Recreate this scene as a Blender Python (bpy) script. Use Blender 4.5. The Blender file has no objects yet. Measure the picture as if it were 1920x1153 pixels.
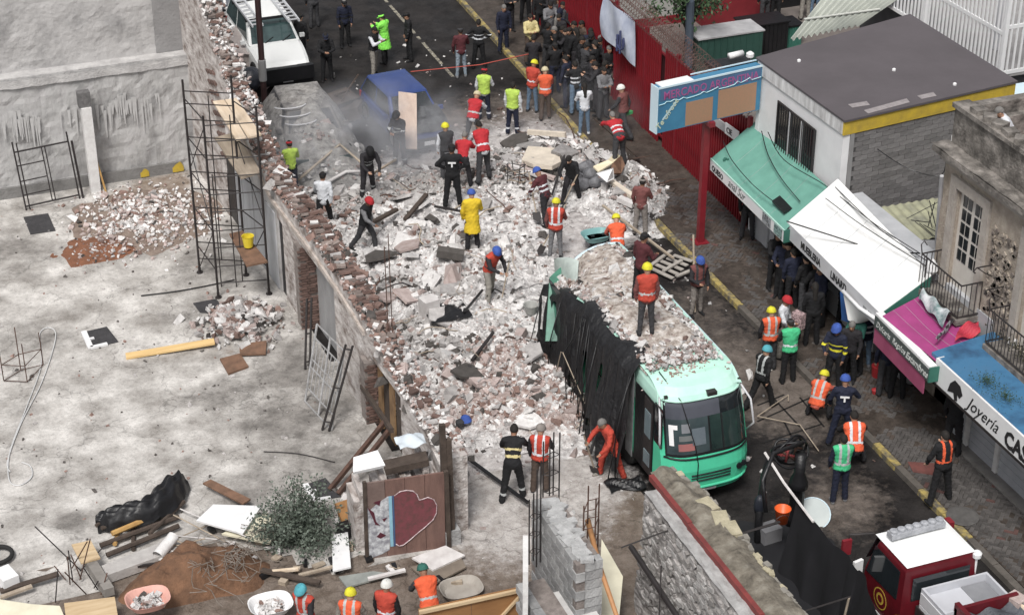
import bpy, math, random
import numpy as np
from mathutils import Vector, Matrix
random.seed(7); rng = np.random.default_rng(11)
S = bpy.context.scene
R = math.radians
# ------------------------------------------------------------------ camera, sky, sun, exposure
HC = 25.0; FPX = 3600.0; PITCH = R(29.5); HEAD = R(21)
FW = np.array([math.sin(HEAD)*math.cos(PITCH), math.cos(HEAD)*math.cos(PITCH), -math.sin(PITCH)])
RT = np.array([math.cos(HEAD), -math.sin(HEAD), 0.0]); UP = np.cross(RT, FW)
cam = bpy.data.cameras.new('camera'); camo = bpy.data.objects.new('camera', cam); S.collection.objects.link(camo)
camo.location = (0, 0, HC); camo.rotation_euler = (math.pi/2-PITCH, 0, -HEAD)
cam.sensor_width = 36; cam.lens = 36*FPX/1920; cam.clip_end = 2000; cam.clip_start = 0.5
S.camera = camo
W = bpy.data.worlds.new("World"); S.world = W; W.use_nodes = True
nt = W.node_tree; bgn = nt.nodes['Background']
sky = nt.nodes.new('ShaderNodeTexSky'); sky.sky_type = 'NISHITA'; sky.sun_disc = False
SUN_EL = R(56); SUN_ROT = R(215)
sky.sun_elevation = SUN_EL; sky.sun_rotation = SUN_ROT; sky.air_density = 1.0; sky.dust_density = 4.0
hs = nt.nodes.new('ShaderNodeHueSaturation'); hs.inputs['Saturation'].default_value = 0.22
nt.links.new(sky.outputs[0], hs.inputs['Color']); nt.links.new(hs.outputs[0], bgn.inputs[0])
bgn.inputs[1].default_value = 0.105
sun = bpy.data.lights.new('sun', 'SUN'); sun.energy = 2.4; sun.angle = R(16); sun.color = (1, .97, .93)
suno = bpy.data.objects.new('sun', sun); S.collection.objects.link(suno)
# direction towards the sun
sd = Vector((math.sin(SUN_ROT)*math.cos(SUN_EL), math.cos(SUN_ROT)*math.cos(SUN_EL), math.sin(SUN_EL)))
suno.rotation_euler = sd.to_track_quat('Z', 'Y').to_euler()
S.view_settings.view_transform = 'Standard'; S.view_settings.look = 'None'
S.view_settings.exposure = 0.20; S.view_settings.gamma = 1.0
S.render.engine = 'CYCLES'
S.cycles.max_bounces = 5; S.cycles.diffuse_bounces = 2; S.cycles.glossy_bounces = 2
S.cycles.transmission_bounces = 3; S.cycles.transparent_max_bounces = 6; S.cycles.volume_bounces = 1

# ------------------------------------------------------------------ surveying helpers (bearing of a point seen on a level plane)
def V(*a): return np.array(a, float)
def P(x, y, z=0.0):
    r = FW + RT*(x-960)/FPX + UP*(576.5-y)/FPX
    return V(0, 0, HC) + r*(z-HC)/r[2]
def Hy(b, ty):
    k = (576.5-ty)/FPX; r = V(b[0], b[1], -HC)
    return -(r@UP-k*(r@FW))/(UP[2]-k*FW[2])

# ------------------------------------------------------------------ materials
MATS = {}
def srgb(c):
    return tuple((v/12.92 if v <= .04045 else ((v+.055)/1.055)**2.4) for v in c)
def mat(name, c1, c2=None, scale=3.0, rough=.8, bump=0.0, c3=None, metal=0.0, spread=.25, stretch=(1, 1, 1), detail=6, bscale=None, spec=None, objrand=0.0, alpha=None, emit=None):
    if name in MATS: return MATS[name]
    m = bpy.data.materials.new(name); m.use_nodes = True; t = m.node_tree; n = t.nodes; l = t.links
    b = n['Principled BSDF']; b.inputs['Roughness'].default_value = rough; b.inputs['Metallic'].default_value = metal
    if spec is not None: b.inputs['Specular IOR Level'].default_value = spec
    if c2 is None: c2 = tuple(v*.72 for v in c1)
    tc = n.new('ShaderNodeTexCoord'); mp = n.new('ShaderNodeMapping'); mp.inputs['Scale'].default_value = stretch
    l.new(tc.outputs['Object'], mp.inputs[0])
    no = n.new('ShaderNodeTexNoise'); no.inputs['Scale'].default_value = scale; no.inputs['Detail'].default_value = detail; no.inputs['Roughness'].default_value = .62
    l.new(mp.outputs[0], no.inputs['Vector'])
    cr = n.new('ShaderNodeValToRGB'); l.new(no.outputs['Fac'], cr.inputs[0])
    e = cr.color_ramp.elements; e[0].position = .5-spread; e[1].position = .5+spread
    e[0].color = (*c2, 1); e[1].color = (*c1, 1)
    if c3:
        x = cr.color_ramp.elements.new(.5); x.color = (*c3, 1)
    out = cr.outputs[0]
    if objrand > 0:
        oi = n.new('ShaderNodeObjectInfo'); h = n.new('ShaderNodeHueSaturation')
        mr = n.new('ShaderNodeMapRange'); mr.inputs['To Min'].default_value = 1-objrand; mr.inputs['To Max'].default_value = 1+objrand
        l.new(oi.outputs['Random'], mr.inputs[0]); l.new(mr.outputs[0], h.inputs['Value']); l.new(out, h.inputs['Color']); out = h.outputs[0]
    l.new(out, b.inputs['Base Color'])
    if bump > 0:
        n2 = n.new('ShaderNodeTexNoise'); n2.inputs['Scale'].default_value = bscale or scale*6; n2.inputs['Detail'].default_value = 5
        l.new(mp.outputs[0], n2.inputs['Vector'])
        bp = n.new('ShaderNodeBump'); bp.inputs['Strength'].default_value = bump; bp.inputs['Distance'].default_value = .05
        l.new(n2.outputs['Fac'], bp.inputs['Height']); l.new(bp.outputs[0], b.inputs['Normal'])
    if alpha is not None: b.inputs['Alpha'].default_value = alpha
    MATS[name] = m; return m
def attrmat(name, layers, rough=.8, bump=.3, bscale=20, wet=None, nscale=2.2):
    """base colours mixed by vertex attributes (a real deposit on the ground): layers = [(attr or None, colour a, colour b, noise scale)]"""
    m = bpy.data.materials.new(name); m.use_nodes = True; t = m.node_tree; n = t.nodes; l = t.links; b = n['Principled BSDF']
    tc = n.new('ShaderNodeTexCoord'); cur = None; facs = []
    for i, (at, ca, cb, sc) in enumerate(layers):
        no = n.new('ShaderNodeTexNoise'); no.inputs['Scale'].default_value = sc; no.inputs['Detail'].default_value = 8; no.inputs['Roughness'].default_value = .65
        l.new(tc.outputs['Object'], no.inputs['Vector'])
        cr = n.new('ShaderNodeValToRGB'); l.new(no.outputs['Fac'], cr.inputs[0])
        cr.color_ramp.elements[0].position = .33; cr.color_ramp.elements[1].position = .66
        cr.color_ramp.elements[0].color = (*ca, 1); cr.color_ramp.elements[1].color = (*cb, 1)
        if at is None: cur = cr.outputs[0]; continue
        a = n.new('ShaderNodeAttribute'); a.attribute_name = at
        n3 = n.new('ShaderNodeTexNoise'); n3.inputs['Scale'].default_value = nscale*(1+i*.7); n3.inputs['Detail'].default_value = 9; n3.inputs['Roughness'].default_value = .7
        l.new(tc.outputs['Object'], n3.inputs['Vector'])
        ad = n.new('ShaderNodeMath'); ad.operation = 'ADD'; l.new(a.outputs['Fac'], ad.inputs[0]); l.new(n3.outputs['Fac'], ad.inputs[1])
        mr = n.new('ShaderNodeMapRange'); mr.inputs['From Min'].default_value = .82; mr.inputs['From Max'].default_value = 1.18; l.new(ad.outputs[0], mr.inputs[0])
        mx = n.new('ShaderNodeMix'); mx.data_type = 'RGBA'; l.new(mr.outputs[0], mx.inputs[0]); l.new(cur, mx.inputs[6]); l.new(cr.outputs[0], mx.inputs[7]); cur = mx.outputs[2]
        facs.append(mr.outputs[0])
    l.new(cur, b.inputs['Base Color']); b.inputs['Roughness'].default_value = rough; b.inputs['Specular IOR Level'].default_value = .22
    if wet is not None:
        n4 = n.new('ShaderNodeTexNoise'); n4.inputs['Scale'].default_value = .9; n4.inputs['Detail'].default_value = 6
        l.new(tc.outputs['Object'], n4.inputs['Vector'])
        mr = n.new('ShaderNodeMapRange'); mr.inputs['From Min'].default_value = .38; mr.inputs['From Max'].default_value = .62; mr.inputs['To Min'].default_value = wet; mr.inputs['To Max'].default_value = rough
        l.new(n4.outputs['Fac'], mr.inputs[0]); l.new(mr.outputs[0], b.inputs['Roughness'])
    # grit and hairline cracks at a finer scale
    for sc, lo, tmin in ((11.0, .40, .62), (38.0, .42, .70)):
        ng = n.new('ShaderNodeTexNoise'); ng.inputs['Scale'].default_value = sc; ng.inputs['Detail'].default_value = 6; ng.inputs['Roughness'].default_value = .75; l.new(tc.outputs['Object'], ng.inputs['Vector'])
        mg = n.new('ShaderNodeMapRange'); mg.inputs['From Min'].default_value = lo-.12; mg.inputs['From Max'].default_value = lo+.12; mg.inputs['To Min'].default_value = tmin; l.new(ng.outputs['Fac'], mg.inputs[0])
        mm = n.new('ShaderNodeMix'); mm.data_type = 'RGBA'; mm.blend_type = 'MULTIPLY'; mm.inputs[0].default_value = 1; l.new(cur, mm.inputs[6]); l.new(mg.outputs[0], mm.inputs[7]); cur = mm.outputs[2]
    vo = n.new('ShaderNodeTexVoronoi'); vo.feature = 'DISTANCE_TO_EDGE'; vo.inputs['Scale'].default_value = .45; nd = n.new('ShaderNodeTexNoise'); nd.inputs['Scale'].default_value = 1.6; nd.inputs['Detail'].default_value = 6; va = n.new('ShaderNodeVectorMath'); va.operation = 'MULTIPLY_ADD'; va.inputs[1].default_value = (1.4, 1.4, 1.4); l.new(tc.outputs['Object'], nd.inputs['Vector']); l.new(nd.outputs['Color'], va.inputs[0]); l.new(tc.outputs['Object'], va.inputs[2]); l.new(va.outputs[0], vo.inputs['Vector'])
    mc = n.new('ShaderNodeMapRange'); mc.inputs['From Max'].default_value = .012; mc.inputs['To Min'].default_value = .62; l.new(vo.outputs['Distance'], mc.inputs[0]); mm = n.new('ShaderNodeMix'); mm.data_type = 'RGBA'; mm.blend_type = 'MULTIPLY'; mm.inputs[0].default_value = 1; l.new(cur, mm.inputs[6]); l.new(mc.outputs[0], mm.inputs[7]); cur = mm.outputs[2]
    l.new(cur, b.inputs['Base Color'])
    n2 = n.new('ShaderNodeTexNoise'); n2.inputs['Scale'].default_value = bscale; n2.inputs['Detail'].default_value = 5; l.new(tc.outputs['Object'], n2.inputs['Vector'])
    bp = n.new('ShaderNodeBump'); bp.inputs['Strength'].default_value = bump; bp.inputs['Distance'].default_value = .05
    l.new(n2.outputs['Fac'], bp.inputs['Height']); l.new(bp.outputs[0], b.inputs['Normal'])
    MATS[name] = m; return m
def flat(name, c, rough=.6, **k): return mat(name, c, tuple(v*.8 for v in c), rough=rough, scale=k.pop('scale', 4), **k)

# ------------------------------------------------------------------ mesh building
def tag(o, label=None, cat=None, group=None, kind=None):
    if label: o['label'] = label
    if cat: o['category'] = cat
    if group: o['group'] = group
    if kind: o['kind'] = kind
    return o
def thing(name, label, cat, loc=(0, 0, 0), rz=0.0, group=None):
    o = bpy.data.objects.new(name, None); S.collection.objects.link(o)
    o.location = loc; o.rotation_euler = (0, 0, rz); o.empty_display_size = .2
    return tag(o, label, cat, group)
class MB:
    def __init__(s): s.v = []; s.f = []; s.m = []
    def add(s, vs, fs, mi=0):
        b = len(s.v); s.v += [tuple(float(c) for c in p) for p in vs]
        for q in fs: s.f.append(tuple(b+i for i in q)); s.m.append(mi)
        return s
    def par(s, o, ex, ey, ez, mi=0):
        """parallelepiped from a corner and three edge vectors"""
        o, ex, ey, ez = map(np.asarray, (o, ex, ey, ez))
        vs = [o, o+ex, o+ex+ey, o+ey, o+ez, o+ex+ez, o+ex+ey+ez, o+ey+ez]
        fs = [(0, 3, 2, 1), (4, 5, 6, 7), (0, 1, 5, 4), (1, 2, 6, 5), (2, 3, 7, 6), (3, 0, 4, 7)]
        if np.dot(np.cross(ex, ey), ez) < 0: fs = [q[::-1] for q in fs]
        return s.add(vs, fs, mi)
    def box(s, x0, x1, y0, y1, z0, z1, mi=0): return s.par((x0, y0, z0), (x1-x0, 0, 0), (0, y1-y0, 0), (0, 0, z1-z0), mi)
    def obox(s, c, size, rz=0., rx=0., ry=0., mi=0):
        M = np.array((Matrix.Rotation(rz, 3, 'Z') @ Matrix.Rotation(ry, 3, 'Y') @ Matrix.Rotation(rx, 3, 'X')))
        ex, ey, ez = (M[:, i]*size[i] for i in range(3)); return s.par(np.asarray(c)-ex/2-ey/2-ez/2, ex, ey, ez, mi)
    def bar(s, a, b, w=.04, h=None, up=(0, 0, 1), mi=0):
        a = np.asarray(a, float); b = np.asarray(b, float); d = b-a; L = np.linalg.norm(d); d = d/L
        u = np.asarray(up, float)
        if abs(d@u) > .95: u = V(1, 0, 0)
        sx = np.cross(d, u); sx /= np.linalg.norm(sx); uz = np.cross(sx, d); h = h or w
        return s.par(a-sx*w/2-uz*h/2, sx*w, d*L, uz*h, mi)
    def tube(s, pts, r=.02, n=6, mi=0, cap=True):
        pts = [np.asarray(p, float) for p in pts]; N = len(pts)
        rs = r if hasattr(r, '__len__') else [r]*N
        vs = []; pu = V(0, 0, 1)
        for i, p in enumerate(pts):
            d = pts[min(i+1, N-1)]-pts[max(i-1, 0)]; L = np.linalg.norm(d); d = d/(L if L else 1)
            if abs(d@pu) > .98: pu = V(1, 0, .1)
            sx = np.cross(d, pu); sx /= np.linalg.norm(sx); uz = np.cross(sx, d); pu = uz
            for k in range(n):
                a = 2*math.pi*k/n; vs.append(p+rs[i]*(math.cos(a)*sx+math.sin(a)*uz))
        fs = [(i*n+k, i*n+(k+1) % n, (i+1)*n+(k+1) % n, (i+1)*n+k) for i in range(N-1) for k in range(n)]
        if cap: fs += [tuple(range(n))[::-1], tuple((N-1)*n+k for k in range(n))]
        return s.add(vs, fs, mi)
    def lathe(s, c, prof, n=16, mi=0, sx=1., sy=1.):
        """prof: (radius, z) from bottom to top about a vertical axis"""
        c = np.asarray(c, float); vs = [c+V(r*sx*math.cos(2*math.pi*k/n), r*sy*math.sin(2*math.pi*k/n), z) for r, z in prof for k in range(n)]
        N = len(prof); fs = [(i*n+k, i*n+(k+1) % n, (i+1)*n+(k+1) % n, (i+1)*n+k) for i in range(N-1) for k in range(n)]
        fs += [tuple(range(n))[::-1], tuple((N-1)*n+k for k in range(n))]
        return s.add(vs, fs, mi)
    def poly(s, pts, th=.02, mi=0, up=(0, 0, 1)):
        """thick flat sheet from a polygon"""
        pts = [np.asarray(p, float) for p in pts]; n = len(pts)
        a = sum(np.cross(pts[i]-pts[0], pts[(i+1) % n]-pts[0]) for i in range(1, n-1)); a = a/np.linalg.norm(a)
        if a@np.asarray(up) < 0: pts = pts[::-1]; a = -a
        vs = pts+[p-a*th for p in pts]
        fs = [tuple(range(n)), tuple(range(n, 2*n))[::-1]]+[(i, i+n, (i+1) % n+n, (i+1) % n) for i in range(n)]
        return s.add(vs, fs, mi)
    def grid(s, fn, nu, nv, mi=0, skip=None, flip=False):
        vs = [fn(u/nu, v/nv) for v in range(nv+1) for u in range(nu+1)]; w = nu+1
        fs = []
        for v in range(nv):
            for u in range(nu):
                if skip and skip(u, v): continue
                q = (v*w+u, v*w+u+1, (v+1)*w+u+1, (v+1)*w+u); fs.append(q[::-1] if flip else q)
        return s.add(vs, fs, mi)
    def mesh(s, name, mats, off=(0, 0, 0), smooth=False):
        me = bpy.data.meshes.new(name); o = np.asarray(off, float)
        me.from_pydata([tuple(np.asarray(p)-o) for p in s.v] if np.any(o) else s.v, [], s.f)
        for x in (mats if isinstance(mats, (list, tuple)) else [mats]): me.materials.append(x)
        me.polygons.foreach_set('material_index', s.m)
        if smooth: me.polygons.foreach_set('use_smooth', [True]*len(s.f))
        me.update(); return me
    def build(s, name, mats, parent=None, smooth=False, local=False, **tg):
        """vertices are in world coordinates unless local=True; a top-level mesh gets its origin at its own base"""
        if parent is None:
            a = np.array(s.v); off = V((a[:, 0].min()+a[:, 0].max())/2, (a[:, 1].min()+a[:, 1].max())/2, a[:, 2].min()) if not local else V(0, 0, 0)
        else: off = V(0, 0, 0) if local else V(*parent.location) if parent.parent is None else V(*parent.parent.location)
        o = bpy.data.objects.new(name, s.mesh(name, mats, off, smooth)); S.collection.objects.link(o)
        if parent is not None: o.parent = parent
        else: o.location = tuple(off)
        return tag(o, **tg)
def inst(name, me, parent=None, loc=(0, 0, 0), rot=(0, 0, 0), sc=(1, 1, 1), mats=None, **tg):
    o = bpy.data.objects.new(name, me); S.collection.objects.link(o); o.parent = parent
    o.location = loc; o.rotation_euler = rot; o.scale = sc
    if mats:
        for i, m in enumerate(mats):
            if m is not None: o.material_slots[i].link = 'OBJECT'; o.material_slots[i].material = m
    return tag(o, **tg)
def text(body, name, o, xd, yd, size, m, parent, depth=.004, xs=1.0, shear=0.0, bold=0.0):
    """lettering as flat mesh, origin at its lower left, xd/yd directions in world space"""
    c = bpy.data.curves.new(name, 'FONT'); c.body = body; c.size = size; c.extrude = depth; c.shear = shear; c.offset = bold; c.resolution_u = 2
    t = bpy.data.objects.new('tmp', c); S.collection.objects.link(t); dg = bpy.context.evaluated_depsgraph_get()
    me = bpy.data.meshes.new_from_object(t.evaluated_get(dg)); bpy.data.objects.remove(t)
    xd = Vector(xd).normalized(); yd = Vector(yd).normalized(); zd = xd.cross(yd)
    pl = Vector(parent.location) if parent is not None else Vector((0, 0, 0))
    for v in me.vertices: v.co = xd*v.co.x*xs+yd*v.co.y+zd*v.co.z+Vector(o)-pl
    me.materials.clear(); me.materials.append(m)
    ob = bpy.data.objects.new(name, me); S.collection.objects.link(ob); ob.parent = parent; return ob
# ------------------------------------------------------------------ palette
asphalt_c = (.030, .027, .028)
M_plaster = mat('weathered_plaster', (.58, .57, .56), (.22, .21, .205), 1.1, .9, .5, (.43, .42, .415), spread=.2, bscale=9)
M_plaster2 = mat('peeling_plaster', (.70, .67, .65), (.15, .11, .09), 4.5, .95, .8, (.46, .42, .40), spread=.19, stretch=(1, .45, 1), bscale=18)
M_panel = mat('grey_render', (.40, .40, .405), (.17, .165, .165), 1.3, .9, .4, spread=.3, stretch=(1, 1, .4))
M_whitecol = mat('white_column_paint', (.80, .80, .79), (.55, .53, .52), 4, .8, .3)
M_brick = mat('old_brick', (.20, .125, .105), (.085, .058, .05), 5, .95, .5, objrand=.35)
M_brick2 = mat('dusty_brick', (.36, .30, .275), (.15, .115, .10), 5, .95, .5, objrand=.3)
M_mortar = mat('mortar', (.33, .29, .27), (.12, .10, .09), 6, .95, .6)
M_block = mat('concrete_block', (.44, .44, .44), (.20, .20, .20), 3, .95, .6, objrand=.22)
M_gblock = mat('grey_wall_block', (.235, .225, .225), (.13, .125, .125), 4, .95, .5, objrand=.2)
M_gmortar = mat('dark_mortar', (.10, .095, .095), (.05, .05, .05), 4, .95, .4)
M_steel = mat('dark_steel', (.035, .03, .03), (.018, .015, .015), 4, .6)
M_rust = mat('rusty_steel', (.13, .065, .045), (.04, .025, .02), 5, .8, .3)
M_scaf = mat('scaffold_steel', (.030, .024, .024), (.015, .012, .012), 4, .6)
M_ply = mat('plywood', (.66, .52, .34), (.42, .29, .16), 2.5, .8, .1, stretch=(.4, 3, 1))
M_plypale = mat('pale_board', (.74, .63, .50), (.55, .42, .29), 2.5, .8, .1, stretch=(3, .4, 1))
M_boardgrey = mat('grey_worn_board', (.45, .38, .30), (.26, .21, .16), 3, .85, .1, stretch=(3, .4, 1))
M_brownb = mat('brown_board', (.25, .14, .09), (.10, .06, .04), 4, .85, .2)
M_timber = mat('dark_timber', (.10, .075, .06), (.035, .025, .02), 4, .9, .3, stretch=(1, 1, 1))
M_orangew = mat('orange_timber', (.56, .36, .13), (.32, .17, .06), 3, .8)
M_white = mat('white_paint', (.80, .80, .80), (.70, .70, .71), 2, .6)
M_whitewall = mat('white_wall_paint', (.80, .80, .81), (.62, .62, .63), 1.2, .8, .15, spread=.35)
M_bluew = mat('pale_blue_white', (.62, .74, .80), (.52, .66, .74), 2, .6)
M_black = mat('black_plastic_and_shade', (.012, .012, .014), (.006, .006, .007), 3, .45, .3, bscale=8)
M_blackcloth = mat('black_netting_and_shade', (.012, .012, .015), (.005, .005, .007), 2, .8)
M_glass = mat('dark_glass', (.022, .028, .032), (.012, .014, .016), 1.2, .08, spec=.7)
M_glassb = mat('greenish_glass', (.06, .10, .10), (.02, .035, .038), 1.5, .06, spec=.8)
M_rubber = flat('tyre_rubber', (.018, .018, .018), .85)
M_chrome = flat('bright_metal', (.6, .6, .6), .3, metal=.9)
M_red = mat('red_fence_paint', (.26, .016, .024), (.13, .009, .014), 2, .5)
M_redpost = mat('red_post_paint', (.24, .018, .028), (.15, .012, .018), 2, .45)
M_roof = mat('dark_roof_membrane', (.105, .092, .10), (.082, .072, .078), .9, .85, .1)
M_yellowp = mat('mustard_paint', (.60, .42, .035), (.36, .26, .05), 3.5, .8, .2)
M_greenaw = mat('sea_green_sheet', (.17, .39, .315), (.10, .25, .205), 2.2, .65, spread=.35)
M_greendk = mat('green_end_panel', (.045, .17, .13), (.03, .12, .09), 2, .6)
M_whiteaw = mat('white_canvas', (.86, .86, .85), (.80, .80, .79), 1.0, .7)
M_fascia = mat('grey_white_fascia', (.62, .62, .64), (.50, .50, .52), 1.5, .7)
M_pink = mat('magenta_sheet', (.40, .055, .22), (.27, .045, .155), 2.4, .65, spread=.32)
M_pinkred = mat('torn_red_sheet', (.52, .04, .06), (.35, .03, .06), 3, .6)
M_blue = mat('blue_roof_paint', (.065, .16, .28), (.028, .075, .15), 1.5, .5, .1, (.055, .17, .31), spread=.22)
M_stone = mat('ochre_stone', (.54, .48, .40), (.20, .165, .13), 2.2, .95, .6, (.35, .30, .25), bscale=25)
M_parapet = mat('mossy_render', (.33, .30, .275), (.045, .04, .036), 2.6, .95, .7, (.17, .155, .14), spread=.2, bscale=14)
M_corr = mat('grey_corrugated', (.42, .42, .39), (.26, .27, .24), 1.5, .6)
M_corry = mat('yellowish_corrugated', (.42, .42, .28), (.20, .20, .16), 2.5, .7)
M_tarp = mat('grey_tarpaulin', (.52, .52, .53), (.25, .25, .26), 1.6, .6)
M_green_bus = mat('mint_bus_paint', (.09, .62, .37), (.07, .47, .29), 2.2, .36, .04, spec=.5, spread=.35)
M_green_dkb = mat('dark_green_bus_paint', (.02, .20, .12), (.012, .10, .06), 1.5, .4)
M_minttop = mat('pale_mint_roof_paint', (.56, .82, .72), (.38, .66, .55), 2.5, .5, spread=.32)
M_pale = mat('lime_dust', (.74, .72, .71), (.46, .43, .42), 3, .95)
M_ink = flat('black_lettering', (.02, .02, .022))
M_greyink = flat('grey_lettering', (.16, .17, .17))
M_soil = mat('brown_soil', (.22, .115, .065), (.08, .045, .028), 3, .95, .8, bscale=14)
M_leaf = mat('grey_green_leaf', (.16, .19, .155), (.075, .095, .075), 8, .7)
M_leafd = mat('dark_leaf', (.035, .07, .03), (.015, .035, .015), 3, .6)
M_bark = flat('bark', (.06, .05, .042), .95)
M_yellow = flat('yellow_plastic', (.78, .62, .05), .4)
M_orange = flat('orange_plastic', (.85, .14, .03), .45)
M_tealp = flat('teal_plastic', (.22, .42, .42), .4)
M_truckred = mat('fire_engine_red', (.14, .009, .016), (.08, .007, .011), 3, .38, .05, spec=.5)
M_carblue = mat('blue_car_paint', (.016, .05, .22), (.012, .035, .15), 1.5, .25, spec=.7)
M_carwhite = mat('white_car_paint', (.82, .83, .82), (.76, .77, .76), 1.5, .3)
M_dustcar = mat('dust_coated_metal', (.33, .315, .305), (.10, .095, .092), 3.2, .8, .4, (.20, .19, .185), spread=.2)
M_kerby = mat('worn_yellow_kerb_paint', (.40, .31, .10), (.11, .10, .085), 4.5, .85, .3, spread=.12)
M_kerb = mat('kerb_concrete', (.14, .125, .11), (.07, .062, .055), 4, .8, .3)

# ------------------------------------------------------------------ terrain
def sm(a, b, x): t = np.clip((x-a)/(b-a), 0, 1); return t*t*(3-2*t)
def vnoise(x, y, s, seed=0):
    x = np.asarray(x)*s+seed*17.3; y = np.asarray(y)*s-seed*9.1
    xi = np.floor(x); yi = np.floor(y); fx = x-xi; fy = y-yi; fx = fx*fx*(3-2*fx); fy = fy*fy*(3-2*fy)
    def h(a, b): v = np.sin(a*127.1+b*311.7+seed*74.7)*43758.5453; return v-np.floor(v)
    return (h(xi, yi)*(1-fx)+h(xi+1, yi)*fx)*(1-fy)+(h(xi, yi+1)*(1-fx)+h(xi+1, yi+1)*fx)*fy
def pip(x, y, poly):
    x = np.asarray(x); y = np.asarray(y); r = np.zeros(x.shape, bool); n = len(poly)
    for i in range(n):
        x0, y0 = poly[i][:2]; x1, y1 = poly[(i+1) % n][:2]
        if y0 == y1: continue
        c = ((y0 > y) != (y1 > y)) & (x < (x1-x0)*(y-y0)/(y1-y0)+x0); r ^= c
    return r
# heaps of fallen masonry: seen at (x, y), radius, height, brickness (0 lime-white, 1 brick-pink)
HEAPS = [(1000, 735, 1.35, .75, .75), (930, 700, 1.0, .55, .5), (860, 640, 1.1, .55, .1), (780, 610, .9, .5, .1), (900, 590, 1.2, .45, 0), (800, 500, 1.4, .5, .1), (860, 520, .8, .45, .3),
         (950, 500, 1.0, .4, .1), (740, 440, 1.2, .3, 0), (850, 420, 1.1, .22, 0), (980, 410, .9, .35, .4), (1010, 350, 1.2, .35, .2), (1130, 330, .9, .6, .2), (1190, 375, .8, .55, .3), (1150, 400, .7, .4, .2),
         (800, 350, 1.2, .35, .5), (690, 390, 1.0, .3, .2), (1090, 370, .6, .25, .1), (1060, 780, .9, .45, .8), (900, 770, .9, .4, .7), (800, 720, .7, .6, .2), (560, 375, .6, .4, .3), (640, 440, .7, .45, .2), (740, 560, .8, .5, .1), (1040, 295, 1.0, .4, .1), (950, 345, .9, .25, .2), (1000, 600, .7, .4, .1)]
HW = [(P(a, b)[0], P(a, b)[1], r, h, k) for a, b, r, h, k in HEAPS]
ZONE = [P(*q) for q in ((545, 345), (640, 370), (720, 325), (860, 335), (940, 290), (1000, 262), (1070, 262), (1140, 290), (1210, 320), (1255, 360), (1240, 425), (1205, 440), (1160, 415), (1090, 378), (1030, 388), (1012, 440), (1040, 480), (1020, 540), (1015, 620), (1050, 700), (1110, 780), (1135, 830), (1060, 838), (960, 830), (880, 820), (845, 800), (820, 840), (780, 770), (690, 600), (600, 470))]
def in_zone(x, y):
    n = (vnoise(x, y, 1.6, 3)-.5)*.9; m = (vnoise(x, y, 1.6, 5)-.5)*.9
    return pip(np.asarray(x)+n, np.asarray(y)+m, ZONE)
def edge(x, y):
    # soft inside-ness of the rubble zone
    s = np.zeros(np.shape(x))
    for dx, dy in ((0, 0), (.5, 0), (-.5, 0), (0, .7), (0, -.7), (.35, .5), (-.35, .5), (.35, -.5), (-.35, -.5)): s = s+pip(np.asarray(x)+dx, np.asarray(y)+dy, ZONE)
    return s/9
def rub_h(x, y, fine=True):
    x = np.asarray(x, float); y = np.asarray(y, float); e = edge(x, y); h = .10*e
    for hx, hy, r, a, k in HW: h = h+a*.62*np.exp(-((x-hx)**2+((y-hy)*.8)**2)/(r*r))
    h = h*sm(0, .6, e)
    if fine: h = h*(.7+.6*vnoise(x, y, 1.9, 1))+e*(.20*(vnoise(x, y, 2.6, 2)-.5)+.16*(vnoise(x, y, 5.2, 4)-.5)+.07*(vnoise(x, y, 9.5, 7)-.5))
    return h
ASH = [(P(a, b)[0], P(a, b)[1], r) for a, b, r in ((640, 400, 1.6), (720, 350, 1.8), (830, 330, 1.8), (960, 320, 1.8), (1100, 340, 1.4), (1200, 390, 1.2), (780, 640, .8), (740, 560, .7), (850, 690, .8), (860, 560, .9), (820, 480, .6))]
def ash(x, y):
    s = np.zeros(np.shape(x))
    for ax, ay, r in ASH: s = s+np.exp(-((x-ax)**2+(y-ay)**2)/(r*r))
    return np.clip(s, 0, 1)
def brickness(x, y):
    w = np.zeros(np.shape(x))+.25; s = np.zeros(np.shape(x))
    for hx, hy, r, a, k in HW:
        g = np.exp(-((x-hx)**2+(y-hy)**2)/(r*r)); w = w+g; s = s+g*k
    return s/w
def PG(px, py):
    """the spot on the (heaped) ground sighted at (px, py)"""
    p = P(px, py)
    for _ in range(4): p = P(px, py, float(rub_h(p[0], p[1])))
    return p
def sheet(name, x0, x1, y0, y1, d, hfn, attrs, m, mask=None, **tg):
    nx = int((x1-x0)/d); ny = int((y1-y0)/d)
    X, Y = np.meshgrid(np.linspace(x0, x1, nx+1), np.linspace(y0, y1, ny+1)); Z = hfn(X, Y)
    idx = np.arange((nx+1)*(ny+1)).reshape(ny+1, nx+1)
    F = np.stack([idx[:-1, :-1], idx[:-1, 1:], idx[1:, 1:], idx[1:, :-1]], -1)
    if mask is not None:
        mk = mask(X, Y); F = F[mk[:-1, :-1] | mk[:-1, 1:] | mk[1:, 1:] | mk[1:, :-1]]
    F = F.reshape(-1, 4)
    me = bpy.data.meshes.new(name); me.from_pydata(np.stack([X, Y, Z], -1).reshape(-1, 3).tolist(), [], F.tolist()); me.materials.append(m)
    for an, fn in attrs.items():
        at = me.attributes.new(an, 'FLOAT', 'POINT'); at.data.foreach_set('value', np.ascontiguousarray(fn(X, Y), dtype=np.float32).ravel())
    me.polygons.foreach_set('use_smooth', [True]*len(me.polygons)); me.update()
    o = bpy.data.objects.new(name, me); S.collection.objects.link(o); return tag(o, **tg)
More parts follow.
